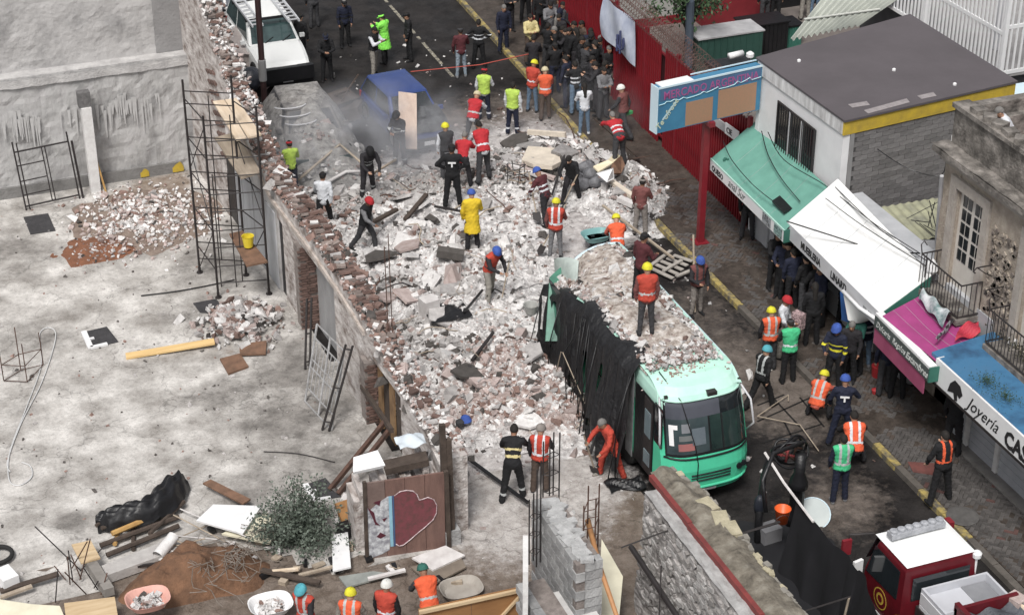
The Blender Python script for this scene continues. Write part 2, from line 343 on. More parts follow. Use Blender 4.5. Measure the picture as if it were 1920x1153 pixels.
def gauss(lst):
    pts = [(P(a, b)[:2], r, w) for a, b, r, w in lst]
    def f(X, Y):
        s = np.zeros(X.shape)
        for (hx, hy), r, w in pts: s = s+w*np.exp(-((X-hx)**2+(Y-hy)**2)/(r*r))
        return np.clip(s, -1, 1)
    return f
dust_f = gauss([(1090, 430, 1.6, .8), (960, 290, 2.2, .5), (1000, 250, 2.2, .4), (1100, 300, 1.6, .4), (900, 950, 1.6, .95), (1000, 920, 1.4, .95), (960, 1040, 1.8, .45), (1100, 900, 1.2, .9), (1120, 1000, 1.2, .25), (880, 880, 1, .9), (700, 380, 2, .7), (850, 300, 2, .4), (1200, 420, 1.0, .5), (1270, 520, .8, .3), (1400, 600, 1.2, .2), (780, 330, 2, .5), (1080, 480, 1, .6)])
mud_f = gauss([(1350, 650, 2.0, .5), (1300, 560, 1.2, .45), (1500, 780, 2.0, .5), (1440, 720, 1.5, .5), (1150, 1040, 1.6, .75), (950, 1060, 1.6, .7), (760, 1090, 2.0, .95), (600, 1120, 1.5, .9), (1560, 980, 1.5, .35), (900, 200, 3, .3), (1030, 220, 2, .55), (1130, 260, 2, .6), (940, 260, 2, .5), (830, 260, 2, .4), (1180, 300, 1.5, .5), (1600, 930, 1.2, .4), (1480, 940, 1.5, .1), (850, 1080, 1.2, .8)])
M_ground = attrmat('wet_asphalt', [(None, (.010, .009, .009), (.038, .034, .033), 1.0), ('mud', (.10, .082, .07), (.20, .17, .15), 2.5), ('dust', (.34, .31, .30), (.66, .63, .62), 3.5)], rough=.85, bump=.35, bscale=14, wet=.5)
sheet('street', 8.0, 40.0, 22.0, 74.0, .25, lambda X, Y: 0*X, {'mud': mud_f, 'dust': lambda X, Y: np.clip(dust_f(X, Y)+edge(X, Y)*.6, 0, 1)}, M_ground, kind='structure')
b = MB(); b.poly([(-600, -400, -.02), (700, -400, -.02), (700, 900, -.02), (-600, 900, -.02)], .05); b.build('ground', flat('far_ground', (.05, .047, .045), .9), kind='structure')
# yard slab
stain = gauss([(40, 480, 1.4, .5), (100, 400, 1.3, -.5), (150, 520, .6, -.4), (60, 640, 1.0, .35), (250, 480, 1.0, .4), (420, 760, 1.1, .4), (130, 980, .45, .75), (330, 760, .5, .2), (550, 780, 1.4, .45), (500, 880, 1.2, .3), (300, 500, .8, -.4), (230, 740, 1.2, -.6), (100, 870, 1.0, -.5), (380, 850, .9, -.4), (260, 640, .8, -.5), (200, 800, .8, -.2), (450, 940, .7, .35), (560, 700, .8, .35), (40, 560, .6, .3), (420, 500, 1.6, .55), (330, 600, .7, .3), (560, 660, 1.0, .5), (640, 860, 1.0, .5), (30, 420, .8, .3), (60, 770, .6, .3), (180, 880, .5, .35), (690, 880, .8, .5)])
soilst = gauss([(270, 370, 1.2, .75), (180, 470, .55, .7), (330, 340, .8, .6), (130, 470, .6, .35), (320, 460, .7, .35), (430, 660, .45, .5)])
M_yard = attrmat('poured_concrete', [(None, (.27, .25, .23), (.70, .675, .645), .9), ('stain', (.15, .14, .13), (.34, .32, .30), 2.2), ('soil', (.20, .15, .115), (.36, .31, .27), 4.0)], rough=.8, bump=.15, bscale=6, wet=.5, nscale=1.1)
def wallx(y): return 9.95+(52.6-y)/20.4*.97
YPOLY = [(-6, 52.6), (9.97, 52.6), (10.92, 31.9), (8.3, 31.9), (7.2, 33.2), (5.9, 34.0), (4.1, 34.1), (3.3, 33.1), (-6, 33.0)]
sheet('yard_floor', -6, 10.95, 31.8, 52.6, .2, lambda X, Y: 0*X+.06, {'stain': lambda X, Y: np.clip(stain(X, Y)+.17+.45*(vnoise(X*.6, Y*1.5, .7, 9)-.5), -1, 1), 'soil': soilst}, M_yard, mask=lambda X, Y: pip(X, Y, YPOLY), kind='structure')
# mud apron in front of the slab
sheet('muddy_path', -6, 15.5, 24, 34.2, .25, lambda X, Y: 0*X+.02+.05*vnoise(X, Y, 1.3, 6), {'mud': lambda X, Y: 0*X+.8, 'dust': lambda X, Y: dust_f(X, Y)*.8}, attrmat('trodden_mud', [(None, (.06, .045, .035), (.13, .10, .08), 2), ('mud', (.13, .10, .08), (.24, .20, .17), 3), ('dust', (.34, .31, .29), (.58, .55, .53), 3.5)], rough=.8, bump=.5, wet=.5), kind='structure')
# rubble mound: the fallen mass itself, then the loose pieces on it
mound = thing('rubble_heap', 'long heap of white dust, stones and brick between the broken wall and bus', 'rubble', (14, 40, 0))
M_mound = attrmat('rubble_surface', [(None, (.26, .24, .235), (.86, .84, .83), 4.5), ('brick', (.20, .14, .12), (.55, .45, .42), 6.0), ('ash', (.10, .095, .09), (.50, .48, .46), 4.0)], rough=.95, bump=.9, bscale=16, nscale=3)  # dark tones in the base noise also stand in for shaded crevices
mo = sheet('mound', 10.4, 24.0, 33.4, 57.0, .09, lambda X, Y: rub_h(X, Y)+.012, {'brick': lambda X, Y: np.clip(brickness(X, Y)+.15-.1, 0, 1), 'ash': lambda X, Y: ash(X, Y)*.62}, M_mound, mask=lambda X, Y: (edge(X, Y) > .2) & (rub_h(X, Y) > .02), kind='stuff')
mo.parent = mound; mo.matrix_parent_inverse = Matrix.Translation(mound.location).inverted()

CH_M = [mat('white_lime_chunk', (.80, .785, .775), (.50, .48, .47), 6, .95, .5, objrand=.12), mat('grey_chunk', (.50, .48, .47), (.26, .245, .24), 6, .95, .5, objrand=.25), mat('pink_brick_chunk', (.52, .44, .42), (.30, .23, .21), 6, .95, .5, objrand=.2),
        mat('brown_brick_chunk', (.30, .20, .17), (.14, .09, .075), 6, .95, .5, objrand=.3), mat('dark_chunk', (.10, .09, .085), (.05, .045, .04), 6, .95, .4, objrand=.3)]
BOXF = np.array([(0, 3, 2, 1), (4, 5, 6, 7), (0, 1, 5, 4), (1, 2, 6, 5), (2, 3, 7, 6), (3, 0, 4, 7)])
BOXV = np.array([(-1, -1, -1), (1, -1, -1), (1, 1, -1), (-1, 1, -1), (-1, -1, 1), (1, -1, 1), (1, 1, 1), (-1, 1, 1)], float)*.5
def rots(n, tilt):
    a = rng.uniform(0, 6.283, n); t = rng.normal(0, tilt, n); u = rng.normal(0, tilt, n)
    ca, sa, ct, st, cu, su = np.cos(a), np.sin(a), np.cos(t), np.sin(t), np.cos(u), np.sin(u); o = np.zeros(n); i = np.ones(n)
    Rz = np.stack([ca, -sa, o, sa, ca, o, o, o, i], -1).reshape(n, 3, 3); Rx = np.stack([i, o, o, o, ct, -st, o, st, ct], -1).reshape(n, 3, 3); Ry = np.stack([cu, o, su, o, i, o, -su, o, cu], -1).reshape(n, 3, 3)
    return Rz@Rx@Ry
def chunks(name, xy, z, size, mi, parent, mats=CH_M, tilt=.45, flatn=.6, jit=.22, lift=.25, **tg):
    n = len(xy); s = size[:, None]*np.stack([rng.uniform(.8, 1.7, n), rng.uniform(.6, 1.1, n), rng.uniform(.4, 1., n)*flatn/.6], -1)
    v = BOXV[None]+rng.uniform(-jit, jit, (n, 8, 3)); v = v*s[:, None, :]; v = np.einsum('nij,nkj->nki', rots(n, tilt), v)
    v[..., 0] += xy[:, 0, None]; v[..., 1] += xy[:, 1, None]; v[..., 2] += (z+s[:, 2]*lift)[:, None]
    f = (BOXF[None]+8*np.arange(n)[:, None, None]).reshape(-1, 4)
    off = V(*parent.location); me = bpy.data.meshes.new(name); me.from_pydata((v.reshape(-1, 3)-off).tolist(), [], f.tolist())
    for m in mats: me.materials.append(m)
    me.polygons.foreach_set('material_index', np.repeat(mi, 6).astype(np.int32)); me.update()
    o = bpy.data.objects.new(name, me); S.collection.objects.link(o); o.parent = parent; return tag(o, kind='stuff', **tg)
def pick(br, n, xy=None):
    a = ash(xy[:, 0], xy[:, 1]) if xy is not None else 0*br; u = rng.random(n); w = np.stack([(.56*(1-br)+.10)*(1-.65*a), .20+.30*a, .09+.36*br, .04+.22*br, .06+.16*a], -1); c = np.cumsum(w/w.sum(1, keepdims=True), 1)
    return np.minimum((u[:, None] > c).sum(1), 4)
def scatter(n, x0, x1, y0, y1, dens):
    out = []
    while sum(map(len, out)) < n:
        q = np.stack([rng.uniform(x0, x1, n*3), rng.uniform(y0, y1, n*3)], -1); d = dens(q[:, 0], q[:, 1]); out.append(q[rng.random(len(q)) < d])
    return np.concatenate(out)[:n]
heapw = lambda x, y: np.clip(edge(x, y)*(.10+1.5*rub_h(x, y, False)+.5*(vnoise(x, y, .9, 8) > .55)), 0, 1)
heapv = lambda x, y: heapw(x, y)*(.14+.86*(vnoise(x, y, .8, 21)+.5*brickness(x, y)+.25*ash(x, y) > .60))
q = scatter(9000, 10.6, 24, 33.5, 56, heapw); br = brickness(q[:, 0], q[:, 1]); chunks('fine_rubble', q, rub_h(q[:, 0], q[:, 1]), np.exp(rng.normal(-3.35, .35, len(q))), pick(br, len(q), q), mound)
q = scatter(9800, 10.6, 24, 33.5, 56, heapv); br = brickness(q[:, 0], q[:, 1])
chunks('rubble_fragments', q, rub_h(q[:, 0], q[:, 1]), np.exp(rng.normal(-2.95, .55, len(q))), pick(br, len(q), q), mound)
q = scatter(1500, 10.6, 25, 31, 60, lambda x, y: np.clip(.25*(dust_f(x, y) > .25)+.03+.3*edge(x, y)*(rub_h(x, y, False) < .2), 0, 1)*(x < 21.2)*(x > 10.9)*(((x < 15.4) | (x > 18)) | (y > 38.6)))
chunks('scattered_grit', q, rub_h(q[:, 0], q[:, 1]), np.exp(rng.normal(-3.1, .45, len(q))), pick(0*q[:, 0]+.2, len(q)), mound)
# the pieces large enough to pick apart
def chunk_mesh(i, flatn=.6):
    rn = np.random.default_rng(100+i); v = []
    k = 9
    import bmesh
    bm = bmesh.new()
    for _ in range(13):
        p = rn.normal(size=3); p /= np.abs(p).max()**.7*np.linalg.norm(p)**.3; bm.verts.new(tuple(p*V(.62, .45, .3*flatn/.6)*rn.uniform(.85, 1.1)))
    bmesh.ops.convex_hull(bm, input=bm.verts); bmesh.ops.delete(bm, geom=[v for v in bm.verts if not v.link_faces], context='VERTS')
    me = bpy.data.meshes.new('chunk'); bm.to_mesh(me); bm.free(); me.materials.append(CH_M[0]); return me
CHM = [chunk_mesh(i) for i in range(12)]
q = scatter(255, 10.8, 23.5, 33.8, 54, lambda x, y: np.clip(edge(x, y)*(rub_h(x, y, False)*1.6-.05), 0, 1)*((x < 15.3) | (y > 39)))
bk = pick(brickness(q[:, 0], q[:, 1]), len(q), q)
for i in range(len(q)):
    s = math.exp(rng.normal(-1.55, .38)); z = float(rub_h(q[i, 0], q[i, 1]))
    inst('masonry_chunk', CHM[i % 12], mound, (q[i, 0]-14, q[i, 1]-40, z+.06*s), (rng.normal(0, .4), rng.normal(0, .4), rng.uniform(0, 6.3)), (s, s, s), [CH_M[bk[i]]])
# ------------------------------------------------------------------ the yard: back wall
Z = V(0, 0, 1)
bw = thing('plastered_back_wall', 'tall stained grey plaster wall with a ledge closing the far end of the yard', 'wall', (4, 52.6, 0))
b = MB()
b.grid(lambda u, v: V(-4+14.2*u, 52.55+.05*vnoise(-4+14.2*u, v*3.6, 1.5, 3)-.06*vnoise(-4+14.2*u, v*3.6, 5, 3), .02+3.6*v), 90, 26)
b.box(-4, 10.2, 52.62, 53.0, 0, 3.6); b.build('lower_wall', mat('stained_plaster', (.44, .43, .43), (.22, .215, .215), 1.6, .95, .8, (.42, .415, .41), spread=.2, stretch=(1, 1, .55), bscale=7), bw)
b = MB(); b.grid(lambda u, v: V(-4+14.2*u, 52.50-.05*vnoise(-4+14.2*u, 0, 3, 5)-.02*math.sin(u*60), 3.42+.24*v+.04*vnoise(-4+14.2*u, 1, 4, 2)), 80, 4); b.box(-4, 10.2, 52.54, 53.2, 3.62, 3.74)
b.build('ledge', mat('ledge_plaster', (.58, .57, .56), (.32, .31, .31), 3, .95, .5), bw)
b = MB(); b.grid(lambda u, v: V(-4+14.2*u, 52.98+.05*vnoise(-4+14.2*u, v*5.6, 1.2, 13)-.05*vnoise(-4+14.2*u, v*5.6, 4, 3), 3.7+5.6*v), 80, 36); b.box(-4, 10.2, 53.06, 53.4, 3.7, 9.3)
b.build('upper_wall', mat('patchy_plaster', (.46, .45, .445), (.25, .245, .245), .9, .95, .8, (.44, .43, .425), spread=.22, bscale=6), bw)
b = MB(); b.box(9.15, 10.1, 52.93, 53.0, 3.75, 6.6); b.build('cement_patch', mat('cement_patch', (.30, .295, .295), (.22, .215, .215), 2, .9, .4), bw)
b = MB()
for k in range(90):
    x = float(rng.choice([rng.uniform(3.2, 5.6), rng.uniform(6.1, 9.3)])); z1 = 2.95-.35*rng.random()-.3*abs(math.sin(x*2)); L = rng.uniform(.15, .95); w_ = rng.uniform(.015, .06); yk = 52.482-.0007*k; b.add([V(x-w_, yk, z1), V(x+w_, yk, z1), V(x+w_*.3, yk, z1-L), V(x-w_*.3, yk, z1-L)], [(0, 3, 2, 1)])
b.build('lime_drips', mat('lime_drip', (.52, .515, .51), (.43, .425, .42), 5, .95), bw, kind='stuff')
b = MB(); b.box(-4, 9.5, 52.45, 52.56, .03, .40+.0); b.build('dark_base_band', mat('darker_plaster', (.24, .235, .23), (.15, .145, .14), 3, .9, .5), bw)  # plaster band in a darker tone along the wall foot
for px, py, w in ((265, 322, .26), (330, 318, .34)):
    c = P(px, py); b = MB(); b.grid(lambda u, v: V(c[0]-w/2+w*u, 52.43-.01*math.sin(u*3), .10+.30*v*(.5+.8*vnoise(u*2, 0, 2, px)*math.sin(u*3.14))), 10, 4, flip=False); b.build('yellow_stain_patch', M_yellowp, bw)
# white column against the wall
c = P(180, 362); h = 2.75
t = thing('white_column', 'white painted concrete column standing against the grey plaster wall', 'column', (c[0], c[1], 0))
MB().box(c[0]-.14, c[0]+.14, c[1]-.12, c[1]+.2, 0.04, h).build('shaft', M_whitecol, t); MB().box(c[0]-.2, c[0]+.16, c[1]-.04, c[1]+.24, h+.002, h+.45).build('broken_head', mat('rough_grey_concrete', (.25, .24, .24), (.10, .10, .10), 9, .95, 1), t)
c = P(198, 362); b = MB(); b.bar((c[0], c[1]-.05, .06), (c[0]-.28, c[1]+.35, 2.05), .11, .05); b.build('leaning_plank', M_orangew, label='narrow ochre plank leaning on the grey wall right of the white column', cat='plank')
# leaning scaffold frame
t = thing('leaning_scaffold_frame', 'dark scaffold end frame with a short ladder leaning against the back wall', 'scaffold frame', tuple(P(110, 385)))
b0 = P(50, 398); b1 = P(150, 376)
lean = lambda p, z, k=.22: V(p[0]-.05*z, p[1]+k*z, z+.05)
for p, hh, wd in ((b0, 2.0, .05), (b0+V(.11, 0, 0), 1.95, .04), (b1, 1.98, .05), (b1+V(.1, 0, 0), 1.7, .07)): MB().tube([lean(p, 0), lean(p, hh)], wd/2, 6).build('upright', M_scaf, t)
for z in (1.7, .12): MB().tube([lean(b0, z), lean(b1, z)], .025).build('cross_bar', M_scaf, t)
m0 = b0+(b1-b0)*.5; m1 = b0+(b1-b0)*.56
for p in (m0, m1): MB().tube([lean(p, .1), lean(p, 1.7)], .018).build('ladder_rail', M_scaf, t)
for z in (.45, .85, 1.3): MB().tube([lean(b0, z), lean(m0, z)], .018).build('rung', M_scaf, t)

# ------------------------------------------------------------------ the long demolished house wall between yard and street
Wl = thing('damaged_house_wall', 'long broken masonry wall with ragged brick top along the right of the yard', 'wall', (10.4, 42, 0))
HP = [(60, 8.2), (52.6, 7.4), (50, 6.1), (48.6, 4.9), (47.6, 4.35), (46, 3.7), (44.5, 3.15), (41.3, 3.2), (39, 3.05), (37.5, 2.85), (36, 2.5), (35, 2.25), (34, 2.1), (33, 2.0), (31.5, 1.9)]
def wh(y):
    ys = [a for a, _ in HP][::-1]; hs = [c for _, c in HP][::-1]; return float(np.interp(y, ys, hs))
TH = .46
def wseg(y0, y1, z0=0., x_off=0., th=TH, top=None, jag=.0, mi=0, b=None):
    n = max(1, int(round(abs(y1-y0)/.25))); b = b or MB()
    for i in range(n):
        a = y0+(y1-y0)*i/n; c = y0+(y1-y0)*(i+1)/n; t = (top if top is not None else wh((a+c)/2)+jag*(rng.random()-.5))
        xa = wallx(a)+x_off; xc = wallx(c)+x_off; w = V(th, 0, 0)
        b.add([V(xa, a, z0), V(xa+th, a, z0), V(xc+th, c, z0), V(xc, c, z0), V(xa, a, t), V(xa+th, a, t), V(xc+th, c, t), V(xc, c, t)], [(0, 3, 2, 1), (4, 5, 6, 7), (0, 1, 5, 4), (1, 2, 6, 5), (2, 3, 7, 6), (3, 0, 4, 7)] if c > a else [(0, 1, 2, 3), (4, 7, 6, 5), (0, 4, 5, 1), (1, 5, 6, 2), (2, 6, 7, 3), (3, 7, 4, 0)], mi)
    return b
wseg(49.1, 60, jag=.12).build('far_wall_section', M_plaster2, Wl)
wseg(48.1, 49.1, 2.3, jag=.1).build('lintel', M_plaster2, Wl); wseg(44.15, 48.1, jag=.1).build('rendered_section', M_plaster, Wl)
wseg(43.7, 44.15, 2.3, jag=.1).build('lintel', M_plaster2, Wl); wseg(42.15, 43.7, jag=.1).build('pier', M_plaster2, Wl)
wseg(39.6, 42.15, 2.45, jag=.1).build('lintel', M_plaster2, Wl); wseg(37.25, 39.6, jag=.1).build('pier', M_plaster2, Wl)
wseg(35.1, 37.25, 1.95, jag=.1).build('lintel', M_plaster2, Wl); wseg(32.3, 35.1, jag=.25).build('low_section', M_plaster2, Wl)
b = MB(); wseg(39.6, 42.15, 0, .34, .1, 2.45, b=b); b.build('grey_infill_panel', M_panel, Wl)
b = MB(); wseg(48.1, 49.1, 0, .05, .1, 2.3, b=b); wseg(43.7, 44.15, 0, .05, .1, 2.3, b=b); b.build('opening_shade_panel', M_black, Wl)  # black panels near the wall face stand in for the unlit depth of openings
# projecting string course and doors panels on the rendered section
b = MB(); wseg(37.3, 47.9, 2.62, -.07, .09, None, b=b)
b = MB()
for i in range(52):
    y = 37.4+i*.2; h = wh(y)*.86; b.par((wallx(y)-.06, y, h-.10), (.07, 0, 0), (wallx(y+.2)-wallx(y), .2, (wh(y+.2)-wh(y))*.86), (0, 0, .10+.03*rng.random()))
b.build('string_course', mat('pale_moulding', (.60, .55, .51), (.32, .26, .22), 4, .9, .5), Wl)
for y0, y1 in ((44.3, 45.15), (45.3, 46.2), (46.35, 47.2), (47.35, 47.95)):
    b = MB(); wseg(y0, y1, .1, -.035, .04, 2.35, b=b); b.build('shutter_panel', mat('pale_blue_grey_panel', (.44, .45, .47), (.27, .275, .285), 1.6, .8, .2, stretch=(1, 1, .4)), Wl)
# exposed brick courses on the piers' near faces and recessed toothing in the far wall: each brick a part
BRM = []
def brickmesh(sx, sy, sz):
    b = MB(); b.box(-sx/2, sx/2, -sy/2, sy/2, -sz/2, sz/2); return b.mesh('brick', M_brick)
bA = brickmesh(.21, .06, .055); bB = brickmesh(.25, .11, .065)
for yf, z1, nx in ((42.15, 2.4, 3), (37.25, 1.7, 3)):
    x0 = wallx(yf)-.12; b = MB(); b.box(x0, x0+.68, yf-.1, yf+.3, 0, z1+.02); b.build('brick_pier_core', M_mortar, Wl)
    k = 0
    for r in range(int(z1/.075)):
        for c in range(3):
            x = x0+.11+.225*c+(.05 if r % 2 else -.02)
            if rng.random() < .06: continue
            inst('brick', bA, Wl, (x-10.4, yf-.115-42+rng.uniform(-.012, .012), .05+r*.075), (0, 0, rng.normal(0, .03)), mats=[M_brick])
for i in range(9):
    for j in range(3): inst('brick', bB, Wl, (wallx(50-j*.33-i*.09)-.01-10.4, 50.1-j*.3-i*.12-42, 4.15-i*.27+.09*j), (0, 0, 1.57), mats=[M_brick])
# bricks lying crosswise along the ragged top
nb = 0; y = 33.0
while y < 50.5:
    reg = 37.5 < y < 46
    for k in (0, 1):
        if rng.random() < (.86 if reg else .5) and nb < 290:
            z = wh(y)+.10+(.07 if rng.random() < .3 else 0)
            inst('brick', bB, Wl, (wallx(y)+.13+.23*k+rng.normal(0, .025)-10.4, y-42+rng.normal(0, .01), z), (rng.normal(0, .12), rng.normal(0, .12), rng.normal(0, .2 if reg else .5)), (rng.uniform(.6, 1.1), rng.uniform(.7, 1.1), rng.uniform(.8, 1.4)), mats=[M_brick if (k or rng.random() < .5) and rng.random() < .85 else M_brick2 if rng.random() < .6 else CH_M[int(rng.choice([0, 1, 2]))]]); nb += 1
    y += .145
q = np.stack([rng.uniform(-.06, .62, 3600), rng.uniform(32.5, 56, 3600)], -1); zz = np.array([wh(a)+.06 for a in q[:, 1]]); q[:, 0] += np.array([wallx(a)-.04 for a in q[:, 1]])
chunks('broken_masonry_edge', q, zz, np.exp(rng.normal(-2.95, .45, len(q))), np.where(rng.random(len(q)) < np.where((q[:, 1] > 36) & (q[:, 1] < 46.5), .75, .15), rng.choice([3, 4, 3], len(q)), pick(0*q[:, 0]+.35, len(q))), Wl)
for i in range(46):
    y = 32.4+i*.1+rng.normal(0, .05); s_ = rng.uniform(.12, .34); inst('masonry_lump', CHM[i % 12], Wl, (wallx(y)+rng.uniform(-.1, .6)-10.4, y-42, wh(y)*rng.uniform(.55, 1.0)+.02), (rng.normal(0, .5), rng.normal(0, .5), rng.uniform(0, 6)), (s_, s_, s_*1.4), [CH_M[int(rng.choice([1, 3, 1, 2, 4]))]])
# boards closing the near opening
for i in range(5):
    y = 35.2+i*.4; b = MB(); b.par((wallx(y)+.16+.02*(i % 2), y, .05), (.04, 0, 0), (0, .36, 0), (0, 0, 1.6+.1*rng.random())); b.build('closing_board', M_timber if i % 2 else mat('amber_board', (.36, .23, .12), (.14, .08, .04), 3, .85), Wl)
b = MB(); b.bar((wallx(37.5)-.1, 37.5, .9), (wallx(34.9)-.3, 34.9, 1.25), .09, .12); b.build('wooden_lintel_beam', M_timber, Wl)
# end post with dark beams
c = P(838, 1025); t = thing('timber_end_post', 'tall dark timber post standing at the near end of the broken wall', 'post', tuple(c))
for dx, hh in ((0, 3.1), (.13, 2.7)): MB().bar(c+V(dx, .0, 0), c+V(dx-.02, .1, hh), .10, .12).build('post', M_timber, t)
# window grilles leaning in the opening
t = thing('leaning_window_grille', 'white barred metal grille leaning in the wall opening beside the brick pier', 'metal grille', tuple(P(610, 780)))
g0 = P(572, 752, .08); g1 = P(622, 806, .08); up_ = V(.55, .55, 1.75); 
gp = lambda u, v: g0+(g1-g0)*u+up_*v
M_gr = mat('chalky_steel', (.42, .42, .43), (.16, .155, .15), 6, .6)
for u in (0, .5, 1): MB().tube([gp(u, 0), gp(u, 1)], .03).build('upright', M_gr, t)
for v in (0, .18, .45, .55, .82, 1): MB().tube([gp(0, v), gp(1, v)], .02).build('rail', M_gr, t)
for u in (.12, .25, .37, .62, .75, .88): MB().tube([gp(u, .18), gp(u, .82)], .012).build('bar', M_gr, t)
t = thing('dark_door_frame', 'dark steel door frame leaning behind the barred grille', 'metal frame', tuple(P(640, 800)))
for d in (V(0, 0, 0), V(.14, -.1, 0)):
    a = P(604, 806, .08)+d; MB().tube([a, a+V(.75, .25, 2.05)], .03).build('upright', M_steel, t)
for k in (.1, .5, .95):
    a = P(604, 806, .08)+V(.75, .25, 2.05)*k; MB().tube([a, a+V(.14, -.1, 0)], .02).build('rail', M_steel, t)
t = thing('leaning_black_frame', 'narrow black metal frame propped against the brick pier beside the dark recess', 'metal frame', tuple(P(580, 690)))
for d in (0, .12):
    a = P(572, 692, .08)+V(d, 0, 0); MB().tube([a, a+V(.28, .5, 1.7)], .03).build('upright', M_steel, t)
for k in (.1, .5, .95):
    a = P(572, 692, .08)+V(.28, .5, 1.7)*k; MB().tube([a, a+V(.12, 0, 0)], .02).build('rail', M_steel, t)
# two rusty steel beams leaning from the yard to the opening
for i, (q0, q1, z1, lb) in enumerate((((618, 918), (722, 790), 1.15, 'rusty steel beam slanting from the yard floor to the boarded opening, the upper of two'), ((634, 926), (735, 800), 1.1, 'rusty steel beam slanting from the yard floor to the boarded opening, the lower of two'))):
    b = MB(); b.bar(P(*q0, .1), P(*q1, z1), .09, .1); b.build('steel_beam', M_rust, label=lb, cat='beam', group='beams leaning on the broken wall')
for i, (px, py, ty) in enumerate(((740, 740, 495), (748, 740, 480), (752, 760, 600))):
    pass
a = PG(742, 800); t = thing('rebar_column', 'pair of thin reinforcing rods rising from the broken wall above the rubble', 'rebar', (wallx(36.6)+.3, 36.6, 2.3))
for dx in (0, .1): MB().tube([(wallx(36.6)+.3+dx, 36.6, 2.0), (wallx(36.6)+.28+dx, 36.62, 5.0+dx*3)], .012, 5).build('rod', M_rust, t)

# ------------------------------------------------------------------ scaffold tower in the yard
t = thing('scaffold_tower', 'tall black steel scaffold tower with plank decks beside the broken wall', 'scaffold', (9.4, 45.2, 0))
A = P(375, 515); B = P(410, 562); D = P(505, 555); C2 = P(462, 520)
tl = V(-.02, .02, 0)
hA, hB, hD, hC = Hy(A, 150), Hy(B, 218), Hy(D, 200), Hy(C2, 142)
legs = [(A, hA), (B, hB), (D, hD), (C2, hC)]
for p, hh in legs: MB().tube([p+V(0, 0, .06), p+V(0, 0, hh)], .032).build('standard', M_scaf, t)
for p, hh in legs: MB().lathe(p+V(0, 0, .06), [(.09, 0), (.09, .03), (.04, .04), (.04, .16)], 8).build('base_plate', M_scaf, t)
for i in range(4):
    p, hp = legs[i]; r, hr = legs[(i+1) % 4]
    zs = [.5, 1.0, 1.55, 2.05, 2.6, 3.1, 3.6, 4.1, 4.6, 5.05, 5.4] if i in (1, 3) else [.9, 2.05, 3.1, 4.1, 5.2]
    for z in zs:
        if z < min(hp, hr): MB().tube([p+V(0, 0, z), r+V(0, 0, z)], .017, 5).build('rung' if i in (1, 3) else 'ledger', M_scaf, t)
    m0 = p+(r-p)*.5
    if i in (1, 3): MB().tube([m0+V(0, 0, .5), m0+V(0, 0, 5.3)], .016, 5).build('intermediate_upright', M_scaf, t)
for z0, z1, p, r in ((.2, 2.0, A, B), (2.1, 4.0, B, A), (3.2, 5.0, A, B), (.3, 2, C2, D), (2.2, 4.2, D, C2)): MB().tube([p+V(0, 0, z0), r+V(0, 0, z1)], .014, 5).build('brace', M_scaf, t)
for n in range(2): MB().tube([P(455+28*n, 545, 0)+V(-.5, .3, .06), P(455+28*n, 545, 0)+V(-.5, .3, 3.4)], .017, 5).build('intermediate_upright', M_scaf, t)
deck = lambda pts, z: [P(*q, z) for q in pts]
for i, (q0, q1, q2, q3, z, m) in enumerate((((399, 190), (420, 187), (462, 258), (443, 262), 4.55, M_plypale), ((422, 187), (443, 184), (490, 252), (465, 258), 4.53, M_plypale), ((402, 258), (440, 248), (490, 322), (452, 334), 3.55, M_boardgrey), ((430, 438), (455, 432), (502, 490), (462, 498), 1.5, M_brownb))):
    b = MB(); b.poly([P(*q, z) for q in (q0, q1, q2, q3)], .05); b.build('plank', m, t)
a = P(466, 462, 1.55); b = MB(); b.lathe(a, [(.12, 0), (.16, .3), (.17, .31), (.15, .3), (.11, .04)], 14); b.build('yellow_bucket', M_yellow, label='yellow bucket standing on the brown plank of the scaffold tower', cat='bucket')
# cables on the ground
def cable(name, pts, r, m, **k):
    P3 = [PG(*p)+V(0, 0, r+.07 if p[0] < 700 else r+.04) for p in pts]; o = []
    for i in range(len(P3)-1):
        p0 = P3[max(i-1, 0)]; p1 = P3[i]; p2 = P3[i+1]; p3 = P3[min(i+2, len(P3)-1)]
        for s in range(5):
            u = s/5; o.append(.5*((2*p1)+(-p0+p2)*u+(2*p0-5*p1+4*p2-p3)*u*u+(-p0+3*p1-3*p2+p3)*u**3))
    o.append(P3[-1]); b = MB(); b.tube(o, r, 5); return b.build(name, m, smooth=True, **k)
cable('hose', [(265, 560), (330, 552), (395, 540), (440, 530)], .02, M_black, label='thin black hose lying on the yard floor by the foot of the scaffold', cat='hose')
cable('pale_rope', [(20, 890), (15, 870), (40, 800), (80, 720), (105, 640), (95, 620), (75, 632), (78, 690), (50, 770), (20, 850), (18, 905), (38, 915), (60, 900), (58, 880), (42, 872)], .016, flat('pale_cord', (.62, .62, .62)), label='loop of pale rope trailing across the left edge of the yard', cat='rope')
cable('black_rod', [(495, 852), (560, 856), (628, 872)], .014, M_steel, label='thin bent black rod on the open middle of the yard floor', cat='rod')
# small rebar cage at left
t = thing('rebar_cage', 'low cage of bent reinforcing bars standing on the yard floor at the left edge', 'rebar', tuple(P(45, 700)))
st = [P(8, 720), P(52, 722), P(82, 690), P(40, 700)]
for p, hh in zip(st, (.85, 1.15, 1.0, 1.3)): MB().tube([p+V(0, 0, .1), p+V(.0, .05, hh)], .014, 5).build('rod', M_rust, t)
for z in (.1, .55): MB().tube([p+V(0, 0, z) for p in st+[st[0]]], .012, 5).build('stirrup', M_rust, t)
